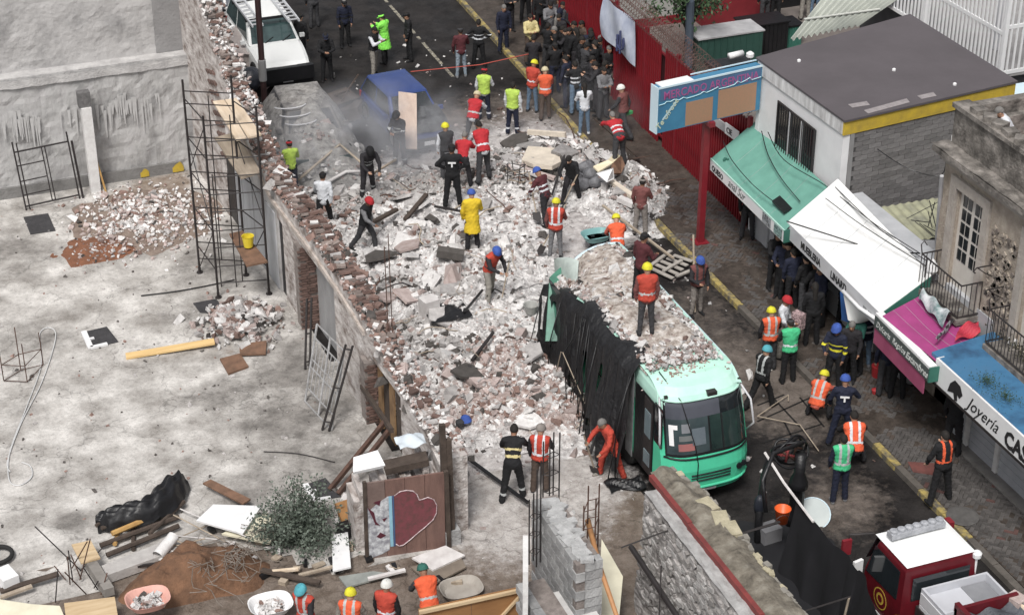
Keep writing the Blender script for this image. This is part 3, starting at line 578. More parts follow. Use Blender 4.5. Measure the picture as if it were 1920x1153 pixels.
# floor hatches: dark boards set in the slab
for lb, pts, white in (('dark square hatch cover let into the yard floor near the leaning scaffold frame', ((44, 407), (90, 400), (104, 432), (57, 439)), 0), ('dark hatch with a white rim on the middle of the yard floor', ((157, 622), (200, 612), (222, 640), (170, 652)), 1), ('dark hatch at the foot of the scaffold next to the brick heap', ((362, 568), (405, 560), (430, 590), (375, 585)), 0), ('dark hatch with a white rim where the rusty beams rest', ((572, 908), (610, 895), (640, 930), (590, 938)), 1)):
    c = sum(P(*q, .06) for q in pts)/4; tt = thing('floor_hatch', lb, 'hatch', tuple(c), group='hatches in the yard floor')
    b = MB(); b.poly([P(*q, .085) for q in pts], .03); b.build('cover', mat('tar_cover', (.06, .058, .062), (.025, .024, .026), 6, .8, .4), tt)
    if white: b = MB(); q0, q1, q2, q3 = [P(*q, .10) for q in pts]; b.bar(q0, q3, .14, .06); b.bar(q3, q3+(q2-q3)*.6, .10, .06); b.bar(q0+(q3-q0)*.5, q0+(q3-q0)*.5+(q1-q0)*.3, .07, .05); b.build('rim', M_white, tt)
def plank(name, q0, q1, w, m, lb, z0=.09, z1=None, th=.05, cat='plank', **k):
    b = MB(); b.bar(P(*q0, z0), P(*q1, z0 if z1 is None else z1), w, th); return b.build(name, m, label=lb, cat=cat, **k)
plank('plank', (236, 668), (402, 640), .26, mat('yellow_plank', (.78, .56, .27), (.58, .38, .16), 2, .7, stretch=(.4, 3, 1)), 'long yellow plank lying on the yard floor left of the brick heap', z1=.2)
b = MB(); b.poly([P(*q, .12) for q in ((412, 672), (450, 662), (466, 686), (428, 700))], .05); b.build('board', M_brownb, label='small square brown board on the floor below the brick heap', cat='board')
b = MB(); b.poly([P(*q, .16) for q in ((448, 645), (500, 638), (498, 662), (450, 664))], .05); b.build('board', M_brownb, label='brown board half under the near edge of the brick heap', cat='board')
# heaps in the yard
def heap(name, lb, cx, cy, r, h, n, br, dens=None, sz=-2.35, single=60, mound_m=None, sx=1., sy=1., cat='rubble heap'):
    c = P(cx, cy); t = thing(name, lb, cat, (c[0], c[1], .06)); hf = lambda x, y: h*np.exp(-(((x-c[0])/sx)**2+((y-c[1])/sy)**2)/(r*r*.45))
    g = [(a, d) for a, d in ((rng.normal(0, .42)*r*sx, rng.normal(0, .42)*r*sy) for _ in range(n))]; q = np.array(g)+c[:2]
    ok = q[:, 0] < wallx(q[:, 1])-.15; q = q[ok]
    if mound_m:
        b = MB(); 
        def f(u, v):
            a = u*6.28318; rr = v*r*1.2*(.75+.5*float(vnoise(math.cos(a)*2+cx, math.sin(a)*2+cy, 1.1, 5))); x = c[0]+rr*math.cos(a)*sx; y = c[1]+rr*math.sin(a)*sy; return V(x, y, .05+float(hf(x, y))*(.8+.4*float(vnoise(x, y, 3, 2)))*(1-v**4)+.03*float(vnoise(x, y, 4, 4))-.03*v**2)
        b.grid(f, 40, 16, flip=False); b.build('mound', mound_m, t, smooth=True, kind='stuff')
    chunks('small_fragments', q, .06+hf(q[:, 0], q[:, 1]), np.exp(rng.normal(sz-.35, .4, len(q))), pick(0*q[:, 0]+br, len(q)), t)
    for i in range(single):
        x, y = rng.normal(0, .38)*r*sx, rng.normal(0, .38)*r*sy
        if c[0]+x > wallx(c[1]+y)-.2: continue
        s = math.exp(rng.normal(sz+.75, .22)); k = int(pick(np.array([br]), 1)[0])
        inst('brick_chunk', CHM[rng.integers(12)], t, (x, y, float(hf(c[0]+x, c[1]+y))+.25*s), (rng.normal(0, .5), rng.normal(0, .5), rng.uniform(0, 6.3)), (s, s, s), [CH_M[k]])
    return t
heap('brick_heap', 'heap of pale pink broken bricks at the foot of the scaffold and wall', 455, 612, 1.15, .42, 500, .55, single=90, sx=1.0, sy=1.05)
heap('rubble_spread', 'loose spread of broken brick and earth on the far part of the yard floor', 275, 415, 2.3, .18, 1500, .45, single=70, mound_m=mat('earthy_rubble', (.30, .24, .20), (.15, .11, .09), 4, .95, .7), sz=-2.65, sx=.95, sy=1.0)
heap('red_earth_heap', 'low patch of reddish brick dust amid the rubble spread in the yard', 190, 470, 1.0, .10, 160, .8, single=10, mound_m=mat('red_earth', (.26, .11, .06), (.13, .06, .035), 4, .95, .6), sz=-2.8, sx=1.2)
q = scatter(420, 0, 10.6, 33, 52.3, lambda x, y: np.clip(.25+.5*(vnoise(x, y, .6, 4) > .6), 0, 1)*(x < wallx(y)-.2)*pip(x, y, YPOLY))
yl = thing('yard_crumbs', 'scattered crumbs of brick and mortar lying over the concrete yard floor', 'debris', (6, 42, .06)); chunks('crumbs', q, 0*q[:, 0]+.06, np.exp(rng.normal(-3.25, .4, len(q))), pick(0*q[:, 0]+.5, len(q)), yl, mats=[CH_M[1], CH_M[4], CH_M[3], CH_M[4], CH_M[4]]); yl.children[0]['kind'] = 'stuff'

# ------------------------------------------------------------------ junk at the front of the yard
t = thing('soil_mound', 'mound of brown earth with bent wire at the front edge of the yard', 'soil', tuple(P(365, 1085)))
c0 = P(365, 1085)
def sf(u, v):
    a = u*6.28318; r = v*1.0; k_ = .8+.4*float(vnoise(math.cos(a)*2, math.sin(a)*2, 1.2, 5)); x = c0[0]+1.6*r*math.cos(a)*k_; y = c0[1]+1.0*r*math.sin(a)*k_
    return V(x, y, .02+(.62*math.exp(-1.3*r*r)*(1-r**5))*(.45+1.0*float(vnoise(x, y, 2.1, 12)))+(.12*float(vnoise(x, y, 6, 3))+.07*float(vnoise(x, y, 14, 5)))*(1-r**3))
b = MB(); b.grid(sf, 60, 24); b.build('mound', M_soil, t, smooth=True, kind='stuff')
b = MB()
for i in range(26):
    a = P(rng.uniform(390, 470), rng.uniform(1010, 1090), .6); pts = [a]
    for k in range(7): pts.append(pts[-1]+V(rng.normal(0, .17), rng.normal(0, .2), rng.normal(-.02, .05)))
    b.tube(pts, .009, 4)
b.build('wire_tangle', mat('tangled_wire', (.26, .23, .20), (.14, .11, .09), 5, .6), label='tangle of thin bent wire on the brown earth mound', cat='wire')
# timber stack with black sheet
t = thing('timber_stack', 'stack of dark round timbers lying on the yard floor under a black plastic sheet', 'timber', tuple(P(260, 990)))
for q0, q1, z, w, m in (((190, 990), (330, 930), .22, .10, M_timber), ((188, 1022), (335, 968), .2, .12, M_timber), ((200, 1040), (335, 985), .2, .12, M_timber), ((180, 985), (225, 950), .3, .08, M_timber), ((210, 1000), (300, 962), .3, .13, M_orangew), ((215, 1020), (225, 985), .16, .1, M_orangew), ((250, 1030), (250, 985), .12, .1, M_timber), ((280, 1000), (345, 940), .24, .1, M_timber)):
    b = MB(); b.tube([P(*q0, z), P(*q1, z)], w/2, 7); b.build('timber', m, t)
sh = [(180, 978, .3), (200, 965, .42), (235, 955, .5), (270, 948, .55), (300, 930, .55), (320, 905, .5), (338, 893, .4)]
wd = [.10, .16, .18, .2, .26, .24, .16]
b = MB(); cl = [P(x, y, z) for x, y, z in sh]
def shf(u, v):
    i = min(int(u*(len(cl)-1)), len(cl)-2); f = u*(len(cl)-1)-i; c = cl[i]*(1-f)+cl[i+1]*f; w = wd[i]*(1-f)+wd[i+1]*f; d = cl[i+1]-cl[i]; n = np.cross(d/np.linalg.norm(d), Z)
    a = (v-.5)*2; return c+n*w*1.5*a+Z*(.12*(1-a*a)+.04*math.sin(u*40+a*5)+.03*math.sin(a*14+u*9)-.28*abs(a)**3)
b.grid(shf, 48, 18); b.build('black_sheet', M_black, smooth=True, label='crumpled black plastic sheet draped over the stack of dark timbers', cat='plastic sheet')
a = P(296, 1042, .35); b = MB(); ax = P(330, 1000, .5)-a; ax /= np.linalg.norm(ax)
b.tube([a, a+ax*.6], .13, 16, cap=False); b.tube([a+ax*.6, a+ax*.005], .115, 16, cap=False); b.build('plastic_pipe', M_whitecol, smooth=True, label='short white plastic pipe with its open end facing out by the timber stack', cat='pipe')
b = MB(); b.poly([P(*q, .3) for q in ((190, 1060), (330, 1005), (335, 1030), (200, 1078))], .22); b.build('concrete_kerb_block', mat('pale_kerb_block', (.52, .50, .48), (.34, .32, .31), 3, .9, .3), label='pale concrete edge block between the timber stack and the brown earth', cat='concrete block')
for pts, z, m, lb in ((((368, 975), (400, 945), (490, 948), (455, 1000)), .42, M_white, 'white board lying aslant on the debris, topmost of the pale sheets'), (((415, 1000), (500, 960), (528, 992), (505, 1018)), .30, mat('cream_board', (.78, .74, .58), (.58, .54, .42), 2.5, .8), 'cream speckled board under the shrub and beside the white board'), (((622, 1002), (652, 997), (658, 1062), (624, 1070)), .30, M_white, 'upright-looking narrow white panel right of the grey-green shrub'), (((134, 1020), (170, 1012), (188, 1045), (152, 1055)), .45, M_ply, 'small square of plywood on a post left of the earth mound'), (((120, 1130), (215, 1118), (222, 1160), (125, 1170)), .55, M_ply, 'plywood sheet at the bottom edge left of the pink basin'), (((-20, 1120), (60, 1132), (112, 1135), (125, 1165), (-20, 1165)), .45, mat('cream_sheet', (.80, .76, .60), (.62, .58, .45), 2.5, .8), 'cream sheet in the bottom left corner beside the steel rods'), (((380, 905), (395, 898), (470, 935), (455, 944)), .3, M_brownb, 'dark brown board propped above the white boards'), (((772, 1045), (835, 1022), (872, 1040), (812, 1068)), .2, M_pale, 'pale slab lying in front of the door with the painted heart'), (((770, 1062), (862, 1040), (874, 1062), (810, 1096)), .16, mat('drab_board', (.24, .20, .16), (.13, .105, .085), 3, .85), 'drab brown board lying on the mud in front of the painted door'), (((635, 1080), (700, 1070), (740, 1075), (650, 1100)), .12, mat('glass_sheet', (.34, .36, .34), (.2, .21, .2), 3, .3), 'dirty glass pane lying in the mud before the painted door')):
    b = MB(); b.poly([P(*q, z) for q in pts], .04); b.build('loose_board', m, label=lb, cat='board')
b = MB(); b.box(*(lambda c: (c[0]-.1, c[0]+.1, c[1]-.1, c[1]+.1, 0, .4))(P(175, 1075))); b.bar(P(160, 1040, .3), P(205, 1110, .3), .22, .2); b.build('concrete_beam', mat('grey_beam', (.30, .28, .26), (.18, .165, .15), 3, .9), label='grey concrete beam running down from the small plywood square', cat='beam')
t = thing('steel_rod_bundle', 'splayed bundle of bent steel rods sticking up at the lower left corner', 'rebar', tuple(P(130, 1100)))
for k in range(13):
    a = P(rng.uniform(95, 190), rng.uniform(1060, 1130), .15); MB().tube([a, a+V(rng.normal(0, .35), rng.normal(0, .3), rng.uniform(.2, 1.0))], .014, 5).build('rod', M_steel if k % 2 else M_rust, t)
for k in range(9):
    y = rng.uniform(-.2, .25); b = MB(); q0 = (rng.uniform(290, 340), rng.uniform(930, 1030)); q1 = (q0[0]+rng.uniform(40, 150), q0[1]+rng.uniform(-40, 60)); b.tube([P(*q0, rng.uniform(.2, .5)), P(*q1, rng.uniform(.15, .45))], .016, 5)
    b.build('thin_batten', M_pale if k % 3 == 0 else M_boardgrey, label='thin pale batten or pipe tossed between the timber stack and the white boards', cat='batten', group='battens tossed by the timber stack')
for q0, q1, w, m, lb in (((0, 1108), (110, 1075), .14, M_timber, 'dark beam along the near slab edge at the lower left'), ((0, 1120), (60, 1098), .10, M_boardgrey, 'grey batten beside the dark beam at the lower left corner'), ((490, 1068), (600, 1092), .13, M_timber, 'dark beam lying on the mud below the shrub'), ((500, 1072), (560, 1066), .08, M_plypale, 'short pale batten in the mud below the shrub'), ((560, 1078), (640, 1058), .07, M_boardgrey, 'grey batten pointing at the narrow white panel'), ((690, 1085), (760, 1068), .09, M_pale, 'short pale plank before the painted door'), ((200, 1070), (300, 1055), .05, M_steel, 'dark rod along the top of the earth mound')):
    plank('beam' if w > .12 else 'batten', q0, q1, w, m, lb, z0=.2, z1=.25, cat='beam' if w > .12 else 'batten')
t = thing('tyre', 'black tyre lying half out of view at the left edge of the yard', 'tyre', tuple(P(-4, 1040)))
b = MB(); c = P(-4, 1040, .16); b.tube([c+V(.3*math.cos(a), .3*math.sin(a), 0) for a in np.linspace(0, 6.2832, 25)], .05, 8, cap=False); b.build('tread', M_rubber, t, smooth=True)
b = MB(); b.obox(P(12, 1082, .3), (.35, .5, .25), rz=.3); b.build('white_crate', M_white, label='white crate at the lower left corner beside the dark beam', cat='crate')
# basins (mixing tubs)
def basin(cx, cy, m, rim, lb, w=.44, l=.36, z=.15, inner=None):
    c = P(cx, cy, z); t = thing('mixing_tub', lb, 'tub', tuple(c))
    b = MB(); n = 24
    se = lambda a, k: V(w*k*np.sign(math.cos(a))*abs(math.cos(a))**.7, l*k*np.sign(math.sin(a))*abs(math.sin(a))**.7, 0)
    vs = []; 
    for k, zz in ((.78, 0), (1.0, .17), (1.04, .175), (.98, .165), (.76, .03)):
        vs += [c+se(6.28318*i/n, k)+Z*zz for i in range(n)]
    fs = [(j*n+i, j*n+(i+1) % n, (j+1)*n+(i+1) % n, (j+1)*n+i) for j in range(4) for i in range(n)]+[tuple(range(n))[::-1], tuple(4*n+i for i in range(n))]
    b.add(vs, fs); b.build('tub_shell', m, t, smooth=False)
    if inner is not None:
        q = np.stack([rng.uniform(-.6, .6, 60)*w, rng.uniform(-.6, .6, 60)*l], -1)+c[:2]; chunks('tub_contents', q, 0*q[:, 0]+z+.05, np.exp(rng.normal(-2.6, .3, 60)), pick(0*q[:, 0]+inner, 60), t)
basin(278, 1132, mat('pink_plastic', (.72, .40, .34), (.62, .34, .28), 3, .5), None, 'pink plastic mixing tub of rubble on the brown earth mound', inner=.0, z=.5)
basin(508, 1142, M_white, None, 'white plastic tub of rubble at the bottom edge beside the earth mound', inner=.0, z=.3)
basin(865, 1112, mat('grey_tub', (.42, .39, .35), (.28, .25, .22), 3, .5), None, 'empty grey mixing tub on the mud behind the orange plywood fence', z=.05)
basin(1118, 448, M_tealp, None, 'teal mixing tub standing on the dusty ground behind the bus', w=.42, l=.32, z=.35)
c = P(1118, 462, 0); b = MB()
for dx, dy in ((-.2, -.12), (.2, -.12), (0, .2)): b.bar(c+V(dx, dy, 0), c+V(dx*.8, dy*.8, .42), .1, .1)
b.obox(c+V(0, 0, .3), (.6, .45, .16)); b.build('black_crate_stand', M_black, label='black crate carrying the teal mixing tub behind the bus', cat='crate')
# chair seat and oil drum near the shrub
t = thing('broken_chair', 'overturned chair with a brown padded seat between the shrub and the painted door', 'chair', tuple(P(655, 985)))
b = MB(); b.obox(P(650, 955, .45), (.42, .42, .09), rx=R(50), rz=.2); b.build('seat_pad', mat('amber_pad', (.42, .22, .08), (.24, .12, .05), 5, .7), t)
for k in (-.2, .2): MB().tube([P(650, 955, .4)+V(k, -.05, 0), P(650, 985, .1)+V(k, -.25, 0)], .02).build('leg', M_steel, t)
MB().obox(P(655, 990, .25), (.5, .3, .25), rz=.2).build('backrest', M_black, t)
# shrub
t = thing('cut_shrub', 'bushy grey-green leafy branches dumped on the debris at the front of the yard', 'shrub', tuple(P(560, 1030)))
c = P(560, 1015); bb = MB(); bl = MB()
for k in range(60):
    a = rng.uniform(0, 6.283); el = rng.uniform(.05, 1.35); L = rng.uniform(.55, 1.15); p = [c+V(0, 0, .15)]; d = V(math.cos(a)*math.cos(el)*1.05, math.sin(a)*math.cos(el)*.95, math.sin(el)*.95)
    for s in range(5):
        d = d+rng.normal(0, .16, 3); d /= np.linalg.norm(d); p.append(p[-1]+d*L/5*1.15)
    bb.tube(p, [.016, .013, .01, .008, .006, .004], 4, cap=False)
    for s in range(1, 6):
        for j in range(26):
            o = p[s]+rng.normal(0, .10, 3); u = rng.normal(size=3); u /= np.linalg.norm(u); w = np.cross(u, rng.normal(size=3)); w /= np.linalg.norm(w); l = rng.uniform(.05, .11)
            bl.add([o, o+u*l*.5+w*l*.26, o+u*l, o+u*l*.5-w*l*.26], [(0, 1, 2, 3)], int(rng.random() < .35))
bb.build('branches', M_bark, t); bl.build('foliage', [M_leaf, mat('darker_grey_green_leaf', (.09, .115, .085), (.05, .065, .05), 8, .7)], t, kind='stuff')  # two leaf tones mixed at random
b = MB()
for k in range(26):
    p = P(rng.uniform(480, 870), rng.uniform(1050, 1100)) if k > 14 else P(rng.uniform(395, 660), rng.uniform(930, 1080)); b.obox(p+V(0, 0, .12), (rng.uniform(.1, .3), rng.uniform(.06, .2), rng.uniform(.04, .12)), rz=rng.uniform(0, 3), rx=rng.normal(0, .3), mi=int(rng.integers(3)))
b.build('mixed_debris', [M_pale, M_boardgrey, M_black], kind='stuff', label='assorted small debris strewn on the mud around the shrub', cat='debris')

# ------------------------------------------------------------------ door with painted heart and broken wall stub beside it
hx0, hy0 = P(690, 1052)[0], P(690, 1052)[1]; hx1 = P(836, 1030)[0]; hy1 = P(836, 1030)[1]
t = thing('painted_gate', 'weathered wooden gate painted with a dark red heart outlined in white', 'gate', ((hx0+hx1)/2, (hy0+hy1)/2, 0))
ex = V(hx1-hx0, hy1-hy0, 0); HG = 1.98
gz = lambda u, v, d=0: V(hx0, hy0, .03)+ex*u+Z*HG*v+V(0, -d, 0)
for i in range(4):
    b = MB(); b.par(gz(i*.25+.003, 0), ex*.244, V(0, .05, 0), Z*HG); b.build('board', mat('maroon_boards', (.23, .135, .11), (.12, .07, .06), 3, .85, .2, stretch=(2, 2, .5)) if i else mat('brown_grey_boards', (.22, .16, .14), (.13, .09, .08), 3, .85, .2), t)
def onface(pts, name, m, d): b = MB(); b.poly([gz(u, v, d) for u, v in pts], .006, up=(0, -1, 0)); return b.build(name, m, t)
onface([(0, .06), (.02, 0.02), (.18, .06), (.28, .10), (.31, .8), (.28, .80), (.14, .72), (.06, .66), (.0, .7)], 'peeling_white_paint', mat('peeling_white', (.62, .64, .66), (.24, .24, .27), 9, .8, spread=.12), .010)
onface([(.29, .14), (.33, .14), (.33, .80), (.29, .80)], 'pale_blue_stripe', flat('pale_blue_paint', (.30, .55, .68)), .014)
onface([(.335, .14), (.355, .14), (.355, .80), (.335, .80)], 'blue_stripe', flat('blue_paint', (.07, .12, .25)), .014)
hp = [(.36, .80)]+[(.36+.62*a, v) for a, v in ((.12, .845), (.25, .85), (.38, .83), (.46, .78), (.50, .70), (.58, .705), (.68, .72), (.80, .68), (.86, .60), (.85, .50), (.78, .42), (.62, .34), (.45, .27), (.30, .20), (.15, .14), (.06, .135))]+[(.36, .17)]
onface(hp, 'heart', mat('dark_red_heart_paint', (.21, .055, .07), (.12, .05, .05), 9, .8, spread=.15), .018)
b = MB(); b.tube([gz(u, v, .022) for u, v in hp], .012, 5); b.build('heart_outline', mat('white_outline_paint', (.68, .58, .60), (.36, .24, .25), 14, spread=.12), t, smooth=True)
for pts in ([(.02, .70), (.10, .62), (.12, .50), (.17, .44), (.11, .46), (.07, .58)], [(.10, .75), (.19, .77), (.17, .70)], [(.12, .30), (.17, .35), (.24, .30), (.17, .27)], [(.20, .52), (.26, .53), (.22, .48)]): onface(pts, 'painted_leaf', flat('plum_ink', (.10, .02, .035)), .020)
b = MB(); b.bar(gz(1.04, 0), gz(1.02, 1.02), .09, .09); b.build('post', M_timber, t)
b = MB(); b.bar(gz(-.01, 0), gz(0, 1.03), .07, .07); b.build('post', M_timber, t)
# jagged wall stub behind the gate
t = thing('wall_stub', 'jagged grey stub of broken wall behind the painted gate', 'wall', (hx0+.5, hy0+.7, 0))
b = MB()
for i in range(16):
    u = i/15; x = hx0-.15+u*1.9; h = 1.25+.5*u+.25*math.sin(i*1.7)+.12*(rng.random()); b.par(V(x, hy0+.35-.15*u, 0), V(.13, -.01, 0), V(.05, .75, 0), V(.0, .0, h))
b.build('broken_masonry', M_plaster2, t)
b = MB(); b.poly([gz(.0, 1, -.4)+V(-.1, .1, 0), gz(.35, 1.03, -.5), gz(.33, 1.1, -.9), gz(.02, 1.05, -.9)], .08); b.build('loose_slab', M_white, label='white slab resting on the wall stub behind the painted gate', cat='slab')
b = MB(); b.obox(gz(.62, 1.0, -.55), (.95, .35, .16), rz=-.15, ry=-.12); b.build('dark_beam', M_timber, label='dark beam lying on top of the wall stub above the painted gate', cat='beam')
b = MB(); c = gz(.75, 1.12, -.9); b.grid(lambda u, v: c+V(-.3+.62*u, -.22+.45*v, .06+.16*math.sin(u*3.14)*math.sin(v*3.14)+.04*math.sin(u*9+v*7)), 12, 8); b.build('pale_sack', mat('pale_blue_sack', (.62, .68, .72), (.48, .53, .58), 3, .6), smooth=True, label='pale crumpled plastic sack on the wall stub near the dark post', cat='sack')
c = P(847, 985, 0); b = MB(); b.lathe(c, [(.13, 0), (.14, .5), (.13, .55), (.05, .56)], 14); b.build('traffic_bollard', mat('orange_can', (.80, .30, .04), (.66, .22, .03), 3, .5), label='small orange canister standing at the right of the painted gate', cat='canister')
c = P(846, 1020, 0); MB().obox(c+V(0, 0, .22), (.34, .3, .44)).build('block_stack', M_block, label='small grey block pile under the orange canister', cat='blocks')
# ------------------------------------------------------------------ near walls at the bottom of the picture
# plywood fence
fz = 1.9; a = P(785, 1142, fz); c = P(981, 1099, fz); t = thing('plywood_fence', 'orange-brown plywood site fence at the bottom edge below the empty grey tub', 'fence', ((a[0]+c[0])/2, (a[1]+c[1])/2, 0))
n = 2
for i in range(n): 
    e = (c-a)/n; b = MB(); b.par(V(a[0], a[1], 0)+e*i*1.0+V(.004*i, 0, 0), e*.992, V(0, .025, 0), Z*fz); b.build('plywood_panel', mat('orange_ply', (.36, .19, .08), (.22, .105, .04), 2, .7, .1, stretch=(.6, 1, 2)), t)
b = MB(); b.bar(V(a[0], a[1]-.03, fz-.05), V(c[0], c[1]-.03, fz-.05), .06, .07); b.build('top_batten', M_ply, t)
b = MB(); b.bar(V(a[0]+1.0, a[1]-.04, .6), V(c[0]-.1, c[1]-.04, 1.7), .05, .05); b.build('diagonal_batten', M_ply, t)
# concrete block pillar wall with steel starter bars
px0, px1 = 11.55, 11.97; zt = 3.1; y1 = P(1030, 948, zt)[1]; y0 = P(1085, 1060, zt)[1]
t = thing('block_wall', 'new grey concrete block wall with stepped end under the tall steel starter bars', 'wall', (11.76, y0, 0))
xo = P(1012, 960, zt)[0]; xw = .46
bk = MB(); bk.box(-.20, .20, -.095, .095, -.098, .098)
bkm = bk.mesh('block', M_block)
r = 0; z = 0.1
def blk(x, y, z, rz, L=.40, W_=.2):
    inst('block', bkm, t, (x-11.76, y-y0, z), (0, 0, rz+rng.normal(0, .01)), (L/.41, W_/.2, 1), [M_block])
zb = 1.0
while z < zt:
    ys = np.arange(y0+.21, y1+.3, .42)
    for y in ys: blk(xo+.10, y+(.2 if r % 2 else 0), z+.1, math.pi/2+rng.normal(0, .005))
    if z > 1.3: blk(xo+.38, y0+.12, z+.1, 0, .36)
    if z > zt-.25:
        for y in ys: blk(xo+.32, y, z+.1, math.pi/2)
    z += .215; r += 1
b = MB(); b.box(xo+.03, xo+.55, y0+.05, y1+.35, 0, zt-.03); b.build('mortar_core', M_mortar, t)
b = MB()
for i in range(22): b.obox(V(xo+.28+rng.normal(0, .08), y0+.1+(y1-y0)*i/21, zt+.02), (rng.uniform(.2, .42), rng.uniform(.12, .24), .07), rz=rng.uniform(0, 3), rx=rng.normal(0, .1))
b.build('rough_mortar_cap', mat('rough_light_mortar', (.56, .56, .56), (.30, .30, .30), 7, .95, .7), t)
# lower run of block wall continuing to the bottom edge
zl = 2.3; xl = P(985, 950, zl)[0]
t = thing('lower_block_wall', 'lower run of grey block wall stepping down to the bottom edge beneath the starter bars', 'wall', (11.3, 26, 0))
b = MB(); yy1 = P(1012, 1085, zl)[1]
z = .1; r = 0; q0 = P(985, 1110, zl)
b.box(q0[0]-.02, q0[0]+.5, 22, q0[1]+.3, 0, zl-.01); b.build('mortar_core', M_mortar, t)
r = 0; z = .9
while z < zl:
    for k in range(6): inst('block', bkm, t, (q0[0]-.02+.0-11.3, q0[1]-.0-.42*k-(.2 if r % 2 else 0)-26, z+.1), (0, 0, math.pi/2), (1, 1, 1), [M_block])
    z += .215; r += 1
b = MB(); b.par((q0[0]+.5, 22, 0), (.75, 0, 0), (0, P(1120, 1090, 1.9)[1]-22, 0), (0, 0, 1.9)); b.build('white_concrete_top', mat('pale_fresh_concrete', (.66, .65, .64), (.44, .43, .42), 3, .9, .3), t)
b = MB(); b.bar(P(985, 1090, 2.2), P(985, 1160, 2.2), .1, 2.2); b.build('white_edge_panel', M_whitecol, t)
b = MB(); b.poly([P(1128, 1010, 1.2), P(1168, 1080, 1.2), P(1160, 1165, 1.2), P(1120, 1165, 1.2)], .04); b.build('cream_board', mat('cream_sheet', (.8, .76, .6)), label='cream board lying beside the bamboo pole right of the block wall', cat='board')
# starter bars: two cages
for lb, pts, z0, z1 in (('tall cage of dark steel starter bars at the left of the block wall', ((992, 1058), (1006, 1062), (1000, 1050), (1013, 1053)), 2.0, (3.55, 4.3, 3.6, 4.4)), ('second cage of dark starter bars rising behind the block wall', ((1018, 945), (1030, 948), (1037, 935), (1048, 940)), 2.6, (4.1, 4.2, 4.2, 4.25)), ('rusty cage of starter bars at the stepped end of the block wall', ((1092, 1082), (1114, 1076), (1100, 1060), (1120, 1056)), 2.0, (3.7, 3.8, 3.9, 3.9))):
    pp = [P(*q, z0) for q in pts]; t2 = thing('starter_bar_cage', lb, 'rebar', tuple(pp[0]), group='steel starter bars by the block wall')
    for p, zz in zip(pp, z1): MB().tube([p, V(p[0], p[1], zz)], .016, 5).build('rod', M_steel if 'rusty' not in lb else M_rust, t2)
    for k in range(4):
        z = z0+.3+k*.42
        if z < min(z1): MB().tube([V(p[0], p[1], z) for p in (pp[0], pp[1], pp[3], pp[2], pp[0])], .011, 4).build('stirrup', M_steel if 'rusty' not in lb else M_rust, t2)
b = MB(); b.tube([P(1102, 975, 3.0), P(1124, 1060, 2.7), P(1160, 1165, 2.4)], [.06, .05, .045], 8); b.build('bamboo_pole', mat('bamboo', (.50, .26, .11), (.34, .16, .07), 3, .6), smooth=True, label='orange wooden pole leaning beside the block wall down to the bottom edge', cat='pole')
# stone wall with red beam
zw = 3.0; xa = P(1200, 905, zw)[0]; ye = P(1196, 925, zw)[1]
t = thing('rough_stone_wall', 'thick old rubble-stone wall with patchy plaster and a rusty red beam along its top', 'wall', (14.3, 26, 0))
M_stonew = mat('patchy_stonework', (.50, .485, .475), (.10, .09, .085), 5.5, .95, 1.0, (.36, .34, .33), spread=.2, stretch=(1, .4, 1), bscale=12)
xf = P(1400, 1150, zw)[0]; xf0 = P(1190, 900, zw)[0]
fx = lambda y, z: 13.75-.12*(zw-z)*.5
b = MB(); b.grid(lambda u, v: V(fx(0, v*zw)+.05*float(vnoise(u*12, v*8, 2, 1))+.035*float(vnoise(u*60, v*20, 2, 3)), 21+(ye-21+.1*math.sin(v*9))*u, v*zw), 110, 34, flip=True); b.build('wall_face', M_stonew, t, smooth=False)
b = MB(); b.box(13.85, 14.62, 21, ye, 0, zw-.04); b.build('wall_core', M_stonew, t)
q = np.stack([rng.uniform(21.5, ye-.05, 900), rng.uniform(.6, 2.85, 900)], -1)
def stones():
    b = MB()
    for y, z in q:
        s = rng.uniform(.05, .12); b.obox(V(fx(y, z)+.02, y, z), (rng.uniform(.03, .10), s*1.7, s), rx=rng.normal(0, .25), mi=int(rng.integers(3)))
    return b
stones().build('facing_stones', [M_stonew, mat('pale_stone', (.50, .485, .475), (.30, .29, .28), 5, .95, .6), mat('mid_stone', (.34, .32, .31), (.2, .19, .18), 5, .95, .6)], t, kind='stuff')
b = MB(); b.grid(lambda u, v: V(13.72+.30*v, 21+(ye-21)*u, zw-.02+.05*float(vnoise(u*30, v*3, 1.5, 2))), 60, 4); b.build('plaster_ledge', mat('grey_ledge', (.46, .455, .45), (.24, .235, .23), 3, .95, .5), t)
for k in range(3):
    b = MB(); y_ = 21+k*3.0; b.bar(V(14.05, y_, zw+.06), V(14.03, min(y_+2.98, ye+.35), zw+.06), .10, .13); b.build('red_beam', mat('red_oxide', (.26, .05, .045), (.13, .03, .028), 4, .6, .2), t)
b = MB(); b.grid(lambda u, v: V(14.1+(.74-.25*sm(.85, 1, u)+.12*(float(vnoise(u*14, 0, 1, 4))-.5))*v, 21+(ye+.55-21)*u, zw-.05+.12*float(vnoise(u*26, v*4, 1, 8))+.12*math.sin(v*3.1)), 120, 10)
b.build('mossy_wall_top', mat('mossy_top', (.26, .24, .20), (.07, .06, .048), 3.5, .95, .8, (.17, .15, .12), spread=.2, bscale=12), t, smooth=False)
b = MB()
for i in range(70):
    u = i/69; y = 21+(ye+.5-21)*u; s = .07+.06*rng.random(); b.obox(V(14.83-.25*float(sm(.85, 1, u))+rng.normal(0, .025), y, zw-.02+rng.normal(0, .02)), (s, .16, s*1.3), rz=rng.normal(0, .2), mi=int((.45 < u < .62 or u > .95) and rng.random() < .7)) 
b.build('broken_rim', [mat('grey_rim', (.30, .28, .25), (.16, .15, .13), 4, .95), mat('pale_yellow_stone', (.52, .47, .34), (.28, .25, .17), 4, .95, .5)], t)
